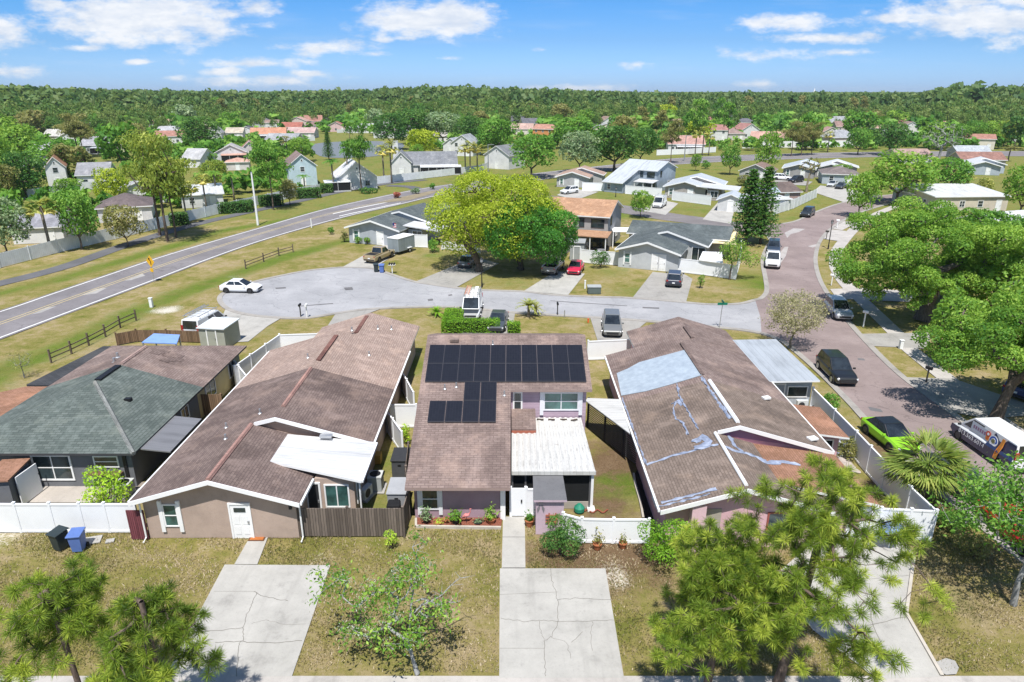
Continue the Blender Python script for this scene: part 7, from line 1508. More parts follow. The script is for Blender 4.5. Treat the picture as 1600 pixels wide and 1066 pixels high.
def car(kind, label, rear, front, color, name='parked_car', cat='car', rim=RIM, shift=0, group=None, rack=False, roofcol=None, hood=None, rearwin=True, sidewin=True, stretch=1.0, at=None):
    L, W, H, gc, wr, st, cab, cz, tum, wx = SPEC[kind]; L *= stretch
    a, b = P(*rear), P(*front); c = (a + b) / 2; hd = math.atan2(b.y - a.y, b.x - a.x)
    root = thing(name, label, cat, (c.x, c.y, .02), hd, group); bm = carpaint(color); rc = carpaint(roofcol) if roofcol else bm; x0 = -L / 2; w = W / 2
    X = lambda f: x0 + f * L
    # body: loft of eight-point sections
    mb = MB(); ring = []; n = 8
    for f, hw, sh in st:
        q = w * hw; z0 = gc + (.10 if f in (0, 1) else 0)
        ring.append([(X(f), -q * .90, z0), (X(f), -q, z0 + .16), (X(f), -q * 1.0, sh - .16), (X(f), -q * .90, sh - .015), (X(f), q * .90, sh - .015), (X(f), q, sh - .16), (X(f), q, z0 + .16), (X(f), q * .90, z0)])
    # crown the bonnet and boot
    pts = [p for r in ring for p in r]; fc = [(i * n + k, i * n + (k + 1) % n, (i + 1) * n + (k + 1) % n, (i + 1) * n + k) for i in range(len(ring) - 1) for k in range(n)]
    fc += [tuple(range(n - 1, -1, -1)), tuple((len(ring) - 1) * n + k for k in range(n))]
    hmi = [0] * len(fc)
    if hood:
        for i, fcx in enumerate(fc[:-2]):
            k = i % n; st_i = i // n
            if k == 3 and st[st_i][0] >= .7: hmi[i] = 1
    fc = [tuple(reversed(f)) for f in fc]; mb.add(pts, fc, hmi); body = mb.build('body', [bm, carpaint(hood)] if hood else bm, root, smooth=False, local=True, bevel=.05)
    # cabin
    r0, r1, r2, r3 = cab; wb, wt = w * .90, w * tum
    if kind == 'pickup': pass
    A = [(X(r0), -wb, cz - .02), (X(r1), -wt, H), (X(r2), -wt, H), (X(r3), -wb, cz - .04)]; Bq = [(x, -y, z) for x, y, z in A]
    mb = MB(); mb.add(A + Bq, [(3, 2, 1, 0), (4, 5, 6, 7), (1, 2, 6, 5), (0, 1, 5, 4), (2, 3, 7, 6)], 0); mb.build('cabin', rc, root, local=True, bevel=.05)
    def inset(q, k, out, nm, mat=CARGLASS):
        q = [Vector(p) for p in q]; m = sum(q, Vector()) / len(q); nn = (q[1] - q[0]).cross(q[2] - q[0]).normalized()
        if nn.dot(m - Vector((0, 0, .9))) < 0: nn = -nn
        MB().slab([tuple(m + (p - m) * k + nn * out) for p in q], .0).T
        g = MB(); t = [tuple(m + (p - m) * k + nn * out) for p in q]; u_ = [tuple(m + (p - m) * k - nn * .02) for p in q]; e = len(q)
        g.add(t + u_, [tuple(range(e)), tuple(range(2 * e - 1, e - 1, -1))] + [(i, i + e, (i + 1) % e + e, (i + 1) % e) for i in range(e)]); return g.build(nm, mat, root, local=True)
    inset([A[2], A[3], Bq[3], Bq[2]], .90, .012, 'windshield')
    if rearwin: inset([A[0], A[1], Bq[1], Bq[0]], .84, .012, 'rear_window')
    for S in (A, Bq):
        s = [Vector(p) for p in S]; fr = lambda t, z: None
        lo0, lo1 = s[0].lerp(s[1], .18), s[3].lerp(s[2], .18); hi0, hi1 = s[0].lerp(s[1], .86), s[3].lerp(s[2], .86)
        cuts = [(.05, .36), (.40, .68), (.72, .95)] if kind == 'suv' else [(.10, .50), (.54, .93)] if kind in ('sedan', 'pickup') else [(.70, .95)]
        if kind == 'van' and sidewin: cuts = [(.45, .68), (.72, .95)]
        for t0, t1 in cuts: inset([lo0.lerp(lo1, t0), lo0.lerp(lo1, t1), hi0.lerp(hi1, t1), hi0.lerp(hi1, t0)], 1, .012, 'side_window')
    if kind == 'pickup':
        mb = MB(); mb.bb(X(.025), X(.345), -w * .78, w * .78, 1.07, 1.086); mb.build('bed_liner', flat((.02, .02, .022), .8, .2, 0, 'bed_liner'), root, local=True)
        mb = MB()
        for s in (-1, 1): mb.bb(X(.012), X(.36), s * w * .86 - .06, s * w * .86 + .06, 1.06, 1.20)
        mb.bb(X(.008), X(.03), -w * .8, w * .8, 1.06, 1.20); mb.build('bed_rail', bm, root, local=True)
    # wheels and arches
    for f in wx:
        for s in (-1, 1):
            ar = MB(); ar.tube([(X(f), s * (w - .12), wr), (X(f), s * (w + .012), wr)], wr * 1.17, 18); ar.build('wheel_arch', PLASTIC, root, local=True)
            t = MB(); t.tube([(X(f), s * (w - .20), wr), (X(f), s * (w + .03), wr)], wr, 18); t = t.build('wheel', RUBBER, root, local=True, bevel=.03)
            r_ = MB(); r_.tube([(X(f), s * (w - .02), wr), (X(f), s * (w + .045), wr)], wr * .64, 12)
            o = r_.build('rim', rim, t, local=True)
    for s in (-1, 1):
        f_, hw, sh = st[-2]; q = w * hw
        mb = MB(); mb.box(X(.975), s * q * .78, sh - .15, .16, q * .38, .14, -s * .35); mb.build('headlight', LAMPW, root, local=True, bevel=.02)
        mb = MB(); mb.box(X(.006), s * w * .80, st[1][2] - .14 if kind != 'van' else 1.3, .06, w * .24, .17 if kind != 'van' else .5); mb.build('taillight', LAMPR, root, local=True)
        mb = MB(); mb.box(X(r3) - .25, s * (w + .08), cz + .06, .10, .2, .14); mb.build('mirror', PLASTIC if kind in ('van', 'pickup') else bm, root, local=True, bevel=.02)
    mb = MB(); mb.bb(X(.985), X(1) + .02, -w * .6, w * .6, gc + .16, gc + .34); mb.build('grille', PLASTIC, root, local=True)
    mb = MB(); mb.bb(X(0) - .03, X(.02), -w * .82, w * .82, gc + .1, gc + .24); mb.build('bumper', PLASTIC, root, local=True)
    mb = MB(); mb.bb(X(0) - .036, X(0) - .015, -.16, .16, gc + .32, gc + .46); mb.build('licence_plate', WHITE, root, local=True)
    if rack:
        mb = MB()
        for s in (-1, 1):
            mb.tube([(X(r1 + .04), s * wt * .92, H + .28), (X(r2), s * wt * .92, H + .28)], .035, 6)
        for t_ in (.08, .35, .62):
            xx = X(r1 + t_ * (r2 - r1) / .62 * .9 + .02); mb.tube([(xx, -wt * .95, H + .25), (xx, wt * .95, H + .25)], .03, 6)
            for s in (-1, 1): mb.tube([(xx, s * wt * .95, H - .02), (xx, s * wt * .95, H + .28)], .025, 5)
        mb.build('roof_rack', STEEL, root, local=True)
    return root
def ladder(label, car_root, z, y, x0, x1, mat, name='ladder'):
    m = Matrix.Translation(car_root.location) @ Matrix.Rotation(car_root.rotation_euler.z, 4, 'Z'); r = thing(name, label, 'ladder', tuple(m @ Vector(((x0 + x1) / 2, y, z))), car_root.rotation_euler.z)
    h = (x1 - x0) / 2
    for s in (-1, 1): mb = MB(); mb.bb(-h, h, s * .2 - .025, s * .2 + .025, -.04, .04); mb.build('rail', mat, r, local=True)
    mb = MB()
    for k in range(int(h * 2 / .3)): mb.tube([(-h + .15 + k * .3, -.2, 0), (-h + .15 + k * .3, .2, 0)], .018, 5)
    mb.build('rungs', mat, r, local=True); return r
WHC = (.78, .78, .78)
car('sedan', 'white sedan parked at the left end of the court', (351, 455), (404, 456), WHC, rim=RIMD)
v1 = car('van', 'white work van with roof rack and red tail lamps behind the grey shed', (303, 532), (345, 508), WHC, 'work_van', 'van', rack=True, sidewin=True)
ladder('grey ladder lying along the roof rack of the white work van', v1, 2.42, .45, -2.0, 1.2, STEEL)
car('pickup', 'gold crew cab pickup with open bed on the court driveway', (574, 414), (612, 398), (.36, .28, .16), 'pickup_truck', 'pickup', rim=RIMD)
car('sedan', 'dark grey car shaded below the yellow green oak', (722, 422), (742, 407), (.10, .105, .11))
car('pickup', 'grey pickup truck beside the red car', (852, 436), (876, 413), (.20, .19, .18), 'pickup_truck', 'pickup')
car('sedan', 'bright red compact car on the court driveway', (906, 415), (892, 436), (.55, .012, .05), stretch=.9)
car('suv', 'dark blue car in front of the light grey corner house', (1051, 455), (1055, 432), (.03, .035, .06))
v2 = car('van', 'white work van with black bonnet and ladders behind the clipped hedge', (743, 473), (733, 509), WHC, 'work_van', 'van', hood=(.035, .04, .045), rack=True, sidewin=False)
ladder('orange ladder on the rack of the van by the clipped hedge', v2, 2.42, -.45, -2.2, 1.2, flat((.55, .22, .12), .6, name='orange_fibreglass')); ladder('pale ladder on the rack of the van by the clipped hedge', v2, 2.42, .4, -2.0, 1.3, STEEL)
car('sedan', 'dark blue grey car nosed up to the clipped hedge', (783, 497), (773, 524), (.06, .07, .08))
car('suv', 'grey SUV parked by the white back fence of the mauve house', (954, 504), (957, 531), (.16, .165, .165))
car('suv', 'dark blue SUV parked behind the white pickup on the street', (1209, 386), (1207, 402), (.035, .05, .08))
car('pickup', 'white pickup with black bonnet stripe parked on the street', (1207, 402), (1206, 428), WHC, 'pickup_truck', 'pickup', hood=None)
car('suv', 'charcoal SUV driving round the bend of the street', (1270, 333), (1252, 343), (.03, .035, .035))
car('suv', 'silver SUV parked in the shade of the street oak', (1300, 484), (1318, 502), (.40, .42, .44))
car('suv', 'black SUV parked along the street kerb above the white fence', (1290, 573), (1322, 605), (.012, .013, .015))
car('sedan', 'lime green car with black roof half behind the fan palm', (1367, 674), (1412, 709), (.26, .58, .02), roofcol=(.01, .01, .012), rim=RIMD, stretch=.92)
car('sedan', 'dark grey car with red tail lamp behind the fan palm', (1503, 768), (1466, 735), (.06, .07, .075))
car('sedan', 'red car mostly hidden under the lower right tree', (1566, 822), (1610, 860), (.50, .012, .012))
car('suv', 'white SUV beside the faded tan duplex', (901, 301), (878, 304), WHC)
car('van', 'white cargo van on the side street driveway', (1040, 317), (1020, 330), WHC, 'cargo_van', 'van', sidewin=False, rack=True)
car('suv', 'white SUV before the metal roofed duplexes', (1214, 281), (1232, 282), WHC, rim=RIMD)
car('suv', 'black SUV before the metal roofed duplexes', (1252, 284), (1234, 286), (.02, .02, .025))
car('sedan', 'silver sedan beside the pale blue hip roofed house', (1308, 289), (1293, 294), (.55, .57, .58)); car('sedan', 'dark grey sedan beside the silver one, far driveway', (1321, 292), (1306, 297), (.05, .055, .06))
car('suv', 'blue car cut off by the right edge', (1588, 622), (1615, 606), (.03, .05, .16))
# the wrapped service van
NAVY = carpaint((.022, .03, .085)); ORANGE = paint((.72, .27, .04), .4, .5, .05, 3, 'orange_vinyl'); REDV = paint((.62, .09, .04), .4, .5, .05, 3, 'red_vinyl'); BLUEV = paint((.03, .10, .42), .4, .5, .05, 3, 'blue_vinyl'); WV = paint((.82, .82, .82), .4, .5, .03, 3, 'white_vinyl_film'); PALEV = paint((.46, .50, .56), .4, .5, .1, 5, 'pale_blue_vinyl'); PURPV = paint((.26, .14, .22), .4, .5, .15, 5, 'plum_vinyl')
wv = car('van', 'white service van with navy lower wrap, phone number and round blue badge', (1596, 741), (1506, 679), WHC, 'service_van', 'van', rim=RIMD, sidewin=False, stretch=1.08)
Lv = 5.2 * 1.08; yS = .99 + .006      # near flank faces the camera's left: local +y
def side_pt(x, z):    # point on the flank: straight to the belt, then leaning in
    return (x, yS if z < 1.0 else yS - .098 * min(1, (z - 1.0) / .14) - max(0, z - 1.14) / .92 * .06, z)
def decal(name, poly, mat, lift=.0):
    mb = MB(); pts = []
    # cut at the belt so the film follows the body
    for (x, z) in poly: x_, y_, z_ = side_pt(x, z); pts.append((x_, y_ + .016 + lift, z_))
    back = [(x, y - .012, z) for x, y, z in pts]; e = len(pts)
    mb.add(pts + back, [tuple(range(e)), tuple(range(2 * e - 1, e - 1, -1))] + [(i, i + e, (i + 1) % e + e, (i + 1) % e) for i in range(e)])
    return mb.build(name, mat, wv, local=True)
def disc(cx, cz, r, n=22): return [(cx + r * math.cos(2 * math.pi * k / n), cz + r * math.sin(2 * math.pi * k / n)) for k in range(n)]
h_ = Lv / 2
decal('lower_wrap', [(-h_ + .05, .30), (h_ - .5, .30), (h_ - .12, .55), (h_ - .2, .92), (-h_ + .05, .97)], NAVY, .004)
decal('letter_panel', [(-.35, 1.22), (1.05, 1.22), (1.05, 1.82), (-.35, 1.82)], PALEV, .01)
for k in range(6): decal('panel_stroke', [(-.2 + k * .19, 1.42), (-.08 + k * .19, 1.42), (-.08 + k * .19, 1.64), (-.2 + k * .19, 1.64)], PURPV, .016)
decal('rear_wrap', [(-h_ + .06, 1.16), (-.55, 1.16), (-.95, 1.98), (-1.35, 1.62), (-1.7, 1.62), (-1.95, 1.95), (-h_ + .12, 1.96)], NAVY, .01)
decal('rear_wrap', [(-h_ + .04, .975), (-.55, .975), (-.55, 1.15), (-h_ + .04, 1.15)], NAVY, .06)
decal('orange_swoosh', [(-1.62, .5), (-1.36, .5), (-1.44, 1.0), (-1.55, 1.5), (-1.62, 1.92), (-1.85, 1.92), (-1.80, 1.4), (-1.7, .9)], ORANGE, .072)
decal('emblem', disc(-.42, 1.62, .20), REDV, .02); decal('emblem', disc(-.42, 1.62, .09), WV, .026); decal('emblem', disc(-.44, 1.36, .17), ORANGE, .02); decal('emblem', disc(-.44, 1.36, .07), REDV, .026)
bd = decal('badge', disc(-.95, 1.40, .36), WV, .024); decal('badge', disc(-.95, 1.40, .31), BLUEV, .030); decal('badge', disc(-.95, 1.40, .19), WV, .036); decal('badge', disc(-.95, 1.40, .12), flat((.2, .2, .08), name='badge_gear'), .042)
for k in range(8): a = k * math.pi / 4; decal('badge', disc(-.95 + .15 * math.cos(a), 1.40 + .15 * math.sin(a), .032, 8), flat((.2, .2, .08), name='badge_gear'), .046)
def text_mesh(s, size, ext=.006):
    cu = bpy.data.curves.new('lettering', 'FONT'); cu.body = s; cu.size = size; cu.extrude = ext; cu.align_x = 'CENTER'; cu.align_y = 'CENTER'; cu.space_character = 1.08
    o = bpy.data.objects.new('lettering', cu); COL.objects.link(o); dg = bpy.context.evaluated_depsgraph_get(); dg.update(); me = bpy.data.meshes.new_from_object(o.evaluated_get(dg)); bpy.data.objects.remove(o); return me
tm = text_mesh('813.563.6014', .40, .004); tm.materials.clear(); tm.materials.append(WV)
for p in tm.polygons: p.material_index = 0
to = bpy.data.objects.new('phone_number', tm); COL.objects.link(to); to.parent = wv; to.location = (.72, yS + .032, .74); to.rotation_euler = (math.pi / 2, 0, math.pi)
# dark windows, seams on the sliding door
mb = MB()
for x in (1.15, -.52): mb.bb(x, x + .015, yS + .002, yS + .012, .35, .98)
mb.build('door_seam', BLACK, wv, local=True)
# the enclosed trailer
a, b = P(612, 400), P(641, 391); c = (a + b) / 2 + Vector((0, .6, 0)); hd = math.atan2(b.y - a.y, b.x - a.x)
t = thing('cargo_trailer', 'grey enclosed cargo trailer behind the gold pickup', 'trailer', tuple(c), hd)
mb = MB(); mb.bb(-1.9, 1.9, -1.0, 1.0, .45, 2.35); mb.build('body', siding((.26, .30, .32), True, .6, 'trailer_skin'), t, local=True, bevel=.04)
mb = MB(); mb.bb(-1.94, 1.94, -1.03, 1.03, 2.3, 2.39); mb.build('roof', WHITE, t, local=True)
for s in (-1, 1): mb = MB(); mb.tube([(.5, s * .9, .33), (.5, s * 1.12, .33)], .33, 14); w_ = mb.build('wheel', RUBBER, t, local=True); mb = MB(); mb.tube([(.5, s * 1.0, .33), (.5, s * 1.135, .33)], .19, 10); mb.build('rim', WHITE, w_, local=True); mb = MB(); mb.bb(.05, .95, s * 1.12 - .12, s * 1.12 + .12, .68, .76); mb.build('fender', WHITE, t, local=True)
mb = MB(); mb.tube([(-1.9, -.5, .45), (-3.0, 0, .45), (-1.9, .5, .45)], .04, 6); mb.build('tow_bar', STEEL, t, local=True)
# ---------------------------------------------------------------- street furniture and yard things
def wheelie(label, px, py, mat, rz=0, s=1.0):
    c = P(px, py); r = thing('wheelie_bin', label, 'bin', tuple(c), rz); mb = MB()
    mb.add([(-.24 * s, -.28 * s, .05), (.24 * s, -.28 * s, .05), (.24 * s, .22 * s, .05), (-.24 * s, .22 * s, .05), (-.30 * s, -.36 * s, .98 * s), (.30 * s, -.36 * s, .98 * s), (.30 * s, .32 * s, .98 * s), (-.30 * s, .32 * s, .98 * s)], [(3, 2, 1, 0), (4, 5, 6, 7), (0, 1, 5, 4), (1, 2, 6, 5), (2, 3, 7, 6), (3, 0, 4, 7)]); mb.build('body', mat, r, local=True, bevel=.03)
    mb = MB(); mb.slab([(-.34 * s, -.42 * s, 1.05 * s), (.34 * s, -.42 * s, 1.05 * s), (.34 * s, .36 * s, 1.12 * s), (-.34 * s, .36 * s, 1.12 * s)], .07); mb.build('lid', mat, r, local=True, bevel=.02)
    mb = MB(); mb.tube([(-.26 * s, .42 * s, 1.0 * s), (.26 * s, .42 * s, 1.0 * s)], .025, 6); mb.build('handle', mat, r, local=True)
    for q in (-1, 1): mb = MB(); mb.tube([(q * .22 * s, .26 * s, .13), (q * .30 * s, .26 * s, .13)], .13, 10); mb.build('wheel', RUBBER, r, local=True)
    return r
BINB = paint((.10, .17, .42), .5, .4, .08, 2, 'blue_plastic'); BIND = paint((.028, .04, .043), .5, .4, .1, 2, 'dark_green_plastic')
wheelie('dark green wheelie bin before the white front fence', 97, 857, BIND, R(-20)); wheelie('blue wheelie bin before the white front fence', 125, 859, BINB, R(8))
wheelie('dark wheelie bin at the gold pickup driveway', 588, 425, BIND, R(10)); wheelie('blue wheelie bin at the gold pickup driveway', 597, 426, BINB, R(0))
def acunit(label, px, py, s=.8, h=.8, mat=None, rot=0):
    c = P(px, py); r = thing('ac_unit', label, 'air conditioner', tuple(c), rot); mb = MB(); mb.bb(-s / 2, s / 2, -s / 2, s / 2, .06, h); mb.build('casing', siding((.36, .38, .38), True, .07, 'ac_grille'), r, local=True, bevel=.03)
    mb = MB(); mb.bb(-s / 2 - .02, s / 2 + .02, -s / 2 - .02, s / 2 + .02, h, h + .06); mb.build('top_rim', flat((.5, .51, .5), name='ac_rim'), r, local=True); mb = MB(); mb.cyl(0, 0, h + .055, h + .085, s * .40, s * .40, 18); mb.build('fan_grille', BLACK, r, local=True); mb = MB(); mb.bb(-s * .7, s * .7, -s * .7, s * .7, 0, .06); mb.build('pad', CONC, r, local=True); return r
acunit('round topped AC unit beside the charcoal duplex corner', 197, 773); acunit('grey AC unit along the tan house side wall', 588, 764, .8, .95)
def minisplit(label, px, py, rot=0, h=.75, mat=None):
    c = P(px, py); r = thing('ac_unit', label, 'air conditioner', tuple(c), rot); mb = MB(); mb.bb(-.42, .42, -.17, .17, .08, h); mb.build('casing', paint((.62, .64, .64), name='ac_paint'), r, local=True, bevel=.02); mb = MB(); mb.tube([(-.1, -.165, .42), (-.1, -.19, .42)], .26, 18); mb.build('fan_grille', DARK, r, local=True); mb = MB(); mb.bb(-.5, .5, -.3, .3, 0, .08); mb.build('pad', CONC, r, local=True)
minisplit('small boxy AC unit near the open side door of the tan house', 573, 778, R(70)); minisplit('white AC unit between carport and brown porch roof', 1251, 640, R(10), .8); minisplit('low white pump box beside the carport AC unit', 1268, 645, R(20), .5)
mb = MB(); c = P(585, 722); mb.box(c.x, c.y, .3, .9, .6, .6); tag(mb.build('storage_crate', paint((.45, .26, .05), name='mustard_plastic')), 'small mustard crate behind the tan house AC unit', 'crate')
def deckbox(label, px, py, w, d, h, mat, lid, rot=0):
    c = P(px, py); r = thing('deck_box', label, 'deck box', tuple(c), rot); mb = MB(); mb.bb(-w / 2, w / 2, -d / 2, d / 2, 0, h); mb.build('body', mat, r, local=True, bevel=.02); mb = MB(); mb.slab([(-w / 2 - .05, -d / 2 - .05, h + .08), (w / 2 + .05, -d / 2 - .05, h + .08), (w / 2 + .05, d / 2 + .05, h + .16), (-w / 2 - .05, d / 2 + .05, h + .16)], .09); mb.build('lid', lid, r, local=True, bevel=.02); mb = MB(); mb.box(0, -d / 2 - .03, h * .8, .2, .04, .06); mb.build('handle', BLACK, r, local=True)
DKG = siding((.075, .078, .085), False, .2, 'dark_resin'); LTG = siding((.30, .31, .33), False, .12, 'grey_resin')
deckbox('dark resin shed box, farthest of three along the mauve house', 628, 739, .95, 1.4, 1.2, DKG, DARK); deckbox('grey resin storage box in the middle along the mauve house', 624, 790, 1.0, 1.5, 1.2, LTG, paint((.34, .35, .37), name='grey_lid'))
c = P(617, 812); r = thing('grill', 'black covered grill behind the dark board fence', 'grill', tuple(c)); mb = MB(); mb.slab([(c.x - .38, c.y - .28, 1.05), (c.x + .38, c.y - .28, 1.05), (c.x + .34, c.y + .26, 1.15), (c.x - .34, c.y + .26, 1.15)], 1.0); mb.build('cover', flat((.014, .014, .016), .8, .2, 0, 'black_cover'), r, bevel=.08); mb = MB(); mb.bb(c.x - .42, c.x + .42, c.y - .3, c.y + .3, 0, .1); mb.build('base', DARK, r)
def mailbox(label, px, py, mat, post, h=1.1, rot=0, n=1):
    c = P(px, py); r = thing('mailbox', label, 'mailbox', tuple(c), rot); mb = MB(); mb.bb(-.05, .05, -.05, .05, 0, h); mb.bb(-.05 if n == 1 else -.45, .05 if n == 1 else .45, -.25, .25, h - .06, h); mb.build('post', post, r, local=True)
    for i in range(n):
        x = 0 if n == 1 else -.3 + .6 * i / (n - 1); mb = MB(); sec = [(x + .10 * math.cos(a), h + .12 + .10 * math.sin(a)) for a in np.linspace(0, math.pi, 8)] + [(x - .10, h), (x + .10, h)]; mb.extr(sec, -.26, .26); mb.build('box', mat, r, local=True)
    return r
WP = WHITE; BP = flat((.05, .045, .04), name='dark_wood')
mailbox('white posted mailbox with black box, left of the kerb pair', 470, 495, BLACK, BP, 1.2); mailbox('white mailbox right of the kerb pair by the court', 480, 497, WP, WP, 1.3)
mailbox('double dark mailbox on a pale post at the court kerb', 613, 427, BLACK, WP, 1.15, 0, 3); mailbox('dark mailbox on the kerb right of the date palms', 871, 493, BLACK, BP, 1.2); mailbox('dark mailbox on the grass strip above the shade tree', 1447, 598, BLACK, BP, 1.2, R(40))
mailbox('white T shaped mailbox post in the shade beside the silver SUV', 1349, 511, WP, WP, 1.5, R(40)); mailbox('white mailbox on the grass strip below the street lamp', 1299, 446, WP, WP, 1.2, R(60)); mailbox('small mailbox at the upper grass strip by the street bend', 1308, 356, WP, WP, 1.2, R(60)); mailbox('dark mailbox on the middle grass strip by the lamp', 1291, 374, BP, BP, 1.2, R(60))
def post(name, label, cat, px, py, h, w, mat, cap=None):
    c = P(px, py); r = thing(name, label, cat, tuple(c)); mb = MB(); mb.bb(c.x - w / 2, c.x + w / 2, c.y - w / 2, c.y + w / 2, 0, h); mb.build('post', mat, r); mb = MB(); mb.bb(c.x - w * .62, c.x + w * .62, c.y - w * .62, c.y + w * .62, h, h + .06); mb.build('cap', cap or mat, r)
post('utility_post', 'white utility post beside the dark transformer box', 'post', 914, 451, .95, .16, WP); post('utility_pedestal', 'short white cable pedestal on the sidewalk edge', 'pedestal', 1407, 545, .8, .28, WP); post('meter_post', 'short grey meter post beside the dark mailbox', 'post', 882, 496, .7, .1, STEEL)
post('marker_post', 'white marker post on the highway verge', 'post', 487, 356, 1.5, .14, WP); post('cable_marker', 'white tilted cable marker on the green swale', 'post', 237, 480, 1.0, .3, WP); post('cleanout_cap', 'small orange capped stub on the front lawn of the court', 'post', 919, 504, .35, .14, paint((.7, .12, .03), name='orange_plastic'))
c = P(928, 458); r = thing('transformer_box', 'dark green transformer box with white top on the court lawn', 'utility box', tuple(c)); mb = MB(); mb.bb(c.x - .75, c.x + .75, c.y - .5, c.y + .5, 0, .8); mb.build('cabinet', paint((.10, .13, .12), name='utility_green'), r, bevel=.05); mb = MB(); mb.bb(c.x - .8, c.x + .8, c.y - .55, c.y + .55, .8, .88); mb.build('lid', paint((.35, .37, .37), name='utility_lid'), r)
# street lamps and poles
def lamp(label, px, py, top, n=True):
    c = P(px, py); h = PH(px, py, top); r = thing('street_lamp', label, 'street lamp', tuple(c)); mb = MB(); mb.tube([(c.x, c.y, 0), (c.x, c.y, .8), (c.x, c.y, h - .5)], [.11, .07, .05], 8); mb.build('pole', BLACK, r)
    mb = MB(); mb.lathe([(.07, 0), (.17, .12), (.19, .45)], 8, (c.x, c.y, h - .52)); mb.build('lantern', flat((.25, .26, .27), .2, .6, 0, 'lantern_glass'), r); mb = MB(); mb.lathe([(.23, 0), (.12, .12), (.02, .22)], 8, (c.x, c.y, h - .06)); mb.build('cap', BLACK, r)
lamp('black lantern street lamp on the grass strip of the street', 1294, 389, 345); lamp('black lamp post at the court kerb under the oaks', 753, 449, 404); lamp('small black lamp post before the metal saltbox', 962, 308, 293)
c = P(403, 352); h = PH(403, 352, 270); r = thing('highway_lamp', 'tall bare white pole beside the bike path', 'pole', tuple(c)); mb = MB(); mb.tube([(c.x, c.y, 0), (c.x, c.y, h)], [.20, .13], 10); mb.build('pole', WHITE, r); mb = MB(); mb.cyl(c.x, c.y, h, h + .15, .16, .1, 10); mb.build('cap', STEEL, r)
for lab, px, py, top in (('grey lamp pole at the highway bend beside the palm cluster', 763, 268, 226), ('white pole on the far road before the pink lanai', 1069, 252, 212)):
    c = P(px, py); h = PH(px, py, top); r = thing('lamp_pole', lab, 'pole', tuple(c)); mb = MB(); mb.tube([(c.x, c.y, 0), (c.x, c.y, h)], [.2, .12], 8); mb.build('pole', STEEL, r); mb = MB(); mb.box(c.x + .8, c.y, h, 1.8, .3, .14); mb.build('lamp_head', STEEL, r)
# curve warning sign
c = P(241, 441); r = thing('road_sign', 'yellow diamond curve warning sign on the highway verge', 'sign', tuple(c), R(-28)); mb = MB(); mb.tube([(0, 0, 0), (0, 0, 3.3)], .04, 6); mb.build('post', STEEL, r, local=True)
YS = paint((.75, .42, .02), .5, .4, .04, 3, 'sign_yellow'); mb = MB(); s_ = .75; mb.add([(-s_, -.05, 2.6), (0, -.05, 2.6 - s_), (s_, -.05, 2.6), (0, -.05, 2.6 + s_), (-s_, -.03, 2.6), (0, -.03, 2.6 - s_), (s_, -.03, 2.6), (0, -.03, 2.6 + s_)], [(0, 1, 2, 3), (7, 6, 5, 4), (0, 4, 5, 1), (1, 5, 6, 2), (2, 6, 7, 3), (3, 7, 4, 0)]); pl_ = mb.build('plate', YS, r, local=True)
mb = MB(); mb.bb(.0, .14, -.062, -.052, 2.2, 2.6); mb.add([(.0, -.062, 2.6), (.14, -.062, 2.6), (-.06, -.062, 2.88), (-.16, -.062, 2.80)], [(0, 1, 2, 3), (3, 2, 1, 0)]); mb.add([(-.28, -.062, 2.74), (.02, -.062, 2.98), (-.30, -.062, 3.05)], [(0, 1, 2), (2, 1, 0)]); mb.build('arrow', BLACK, pl_, local=True)
mb = MB(); mb.bb(-.28, .28, -.06, -.03, 1.3, 1.75); mb.build('advisory_plate', YS, r, local=True)
# street name sign
c = P(1124, 513); r = thing('street_sign', 'green street name sign on a thin post at the court corner', 'sign', tuple(c)); h = PH(1124, 513, 476); mb = MB(); mb.tube([(0, 0, 0), (.06, 0, h)], .035, 6); mb.build('post', STEEL, r, local=True)
GS = paint((.01, .17, .11), .5, .4, .05, 3, 'sign_green'); mb = MB(); mb.bb(-.42, .54, -.02, .02, h - .05, h + .2); mb.build('name_plate', GS, r, local=True); mb = MB(); mb.bb(.04, .08, -.4, .4, h + .21, h + .42); mb.build('name_plate', GS, r, local=True)
# flag
c = P(622, 384); r = thing('flag', 'small striped flag on a short pole by the court trailer', 'flag', tuple(c)); mb = MB(); mb.tube([(c.x, c.y, 0), (c.x - .6, c.y, 3.6)], .03, 6); mb.build('pole', WHITE, r); mb = MB()
for k in range(7): mb.slab([(c.x - .62, c.y, 3.5 - k * .13), (c.x - .1, c.y - .12, 3.35 - k * .13), (c.x - .1, c.y - .1, 3.35 - k * .13), (c.x - .62, c.y + .02, 3.5 - k * .13)], .128, k % 2)
mb.slab([(c.x - .63, c.y - .02, 3.52), (c.x - .38, c.y - .08, 3.45), (c.x - .38, c.y + .0, 3.45), (c.x - .63, c.y + .04, 3.52)], .45, 2); mb.build('cloth', [flat((.5, .03, .05), name='flag_red'), WHITE, flat((.02, .03, .16), name='flag_blue')], r)
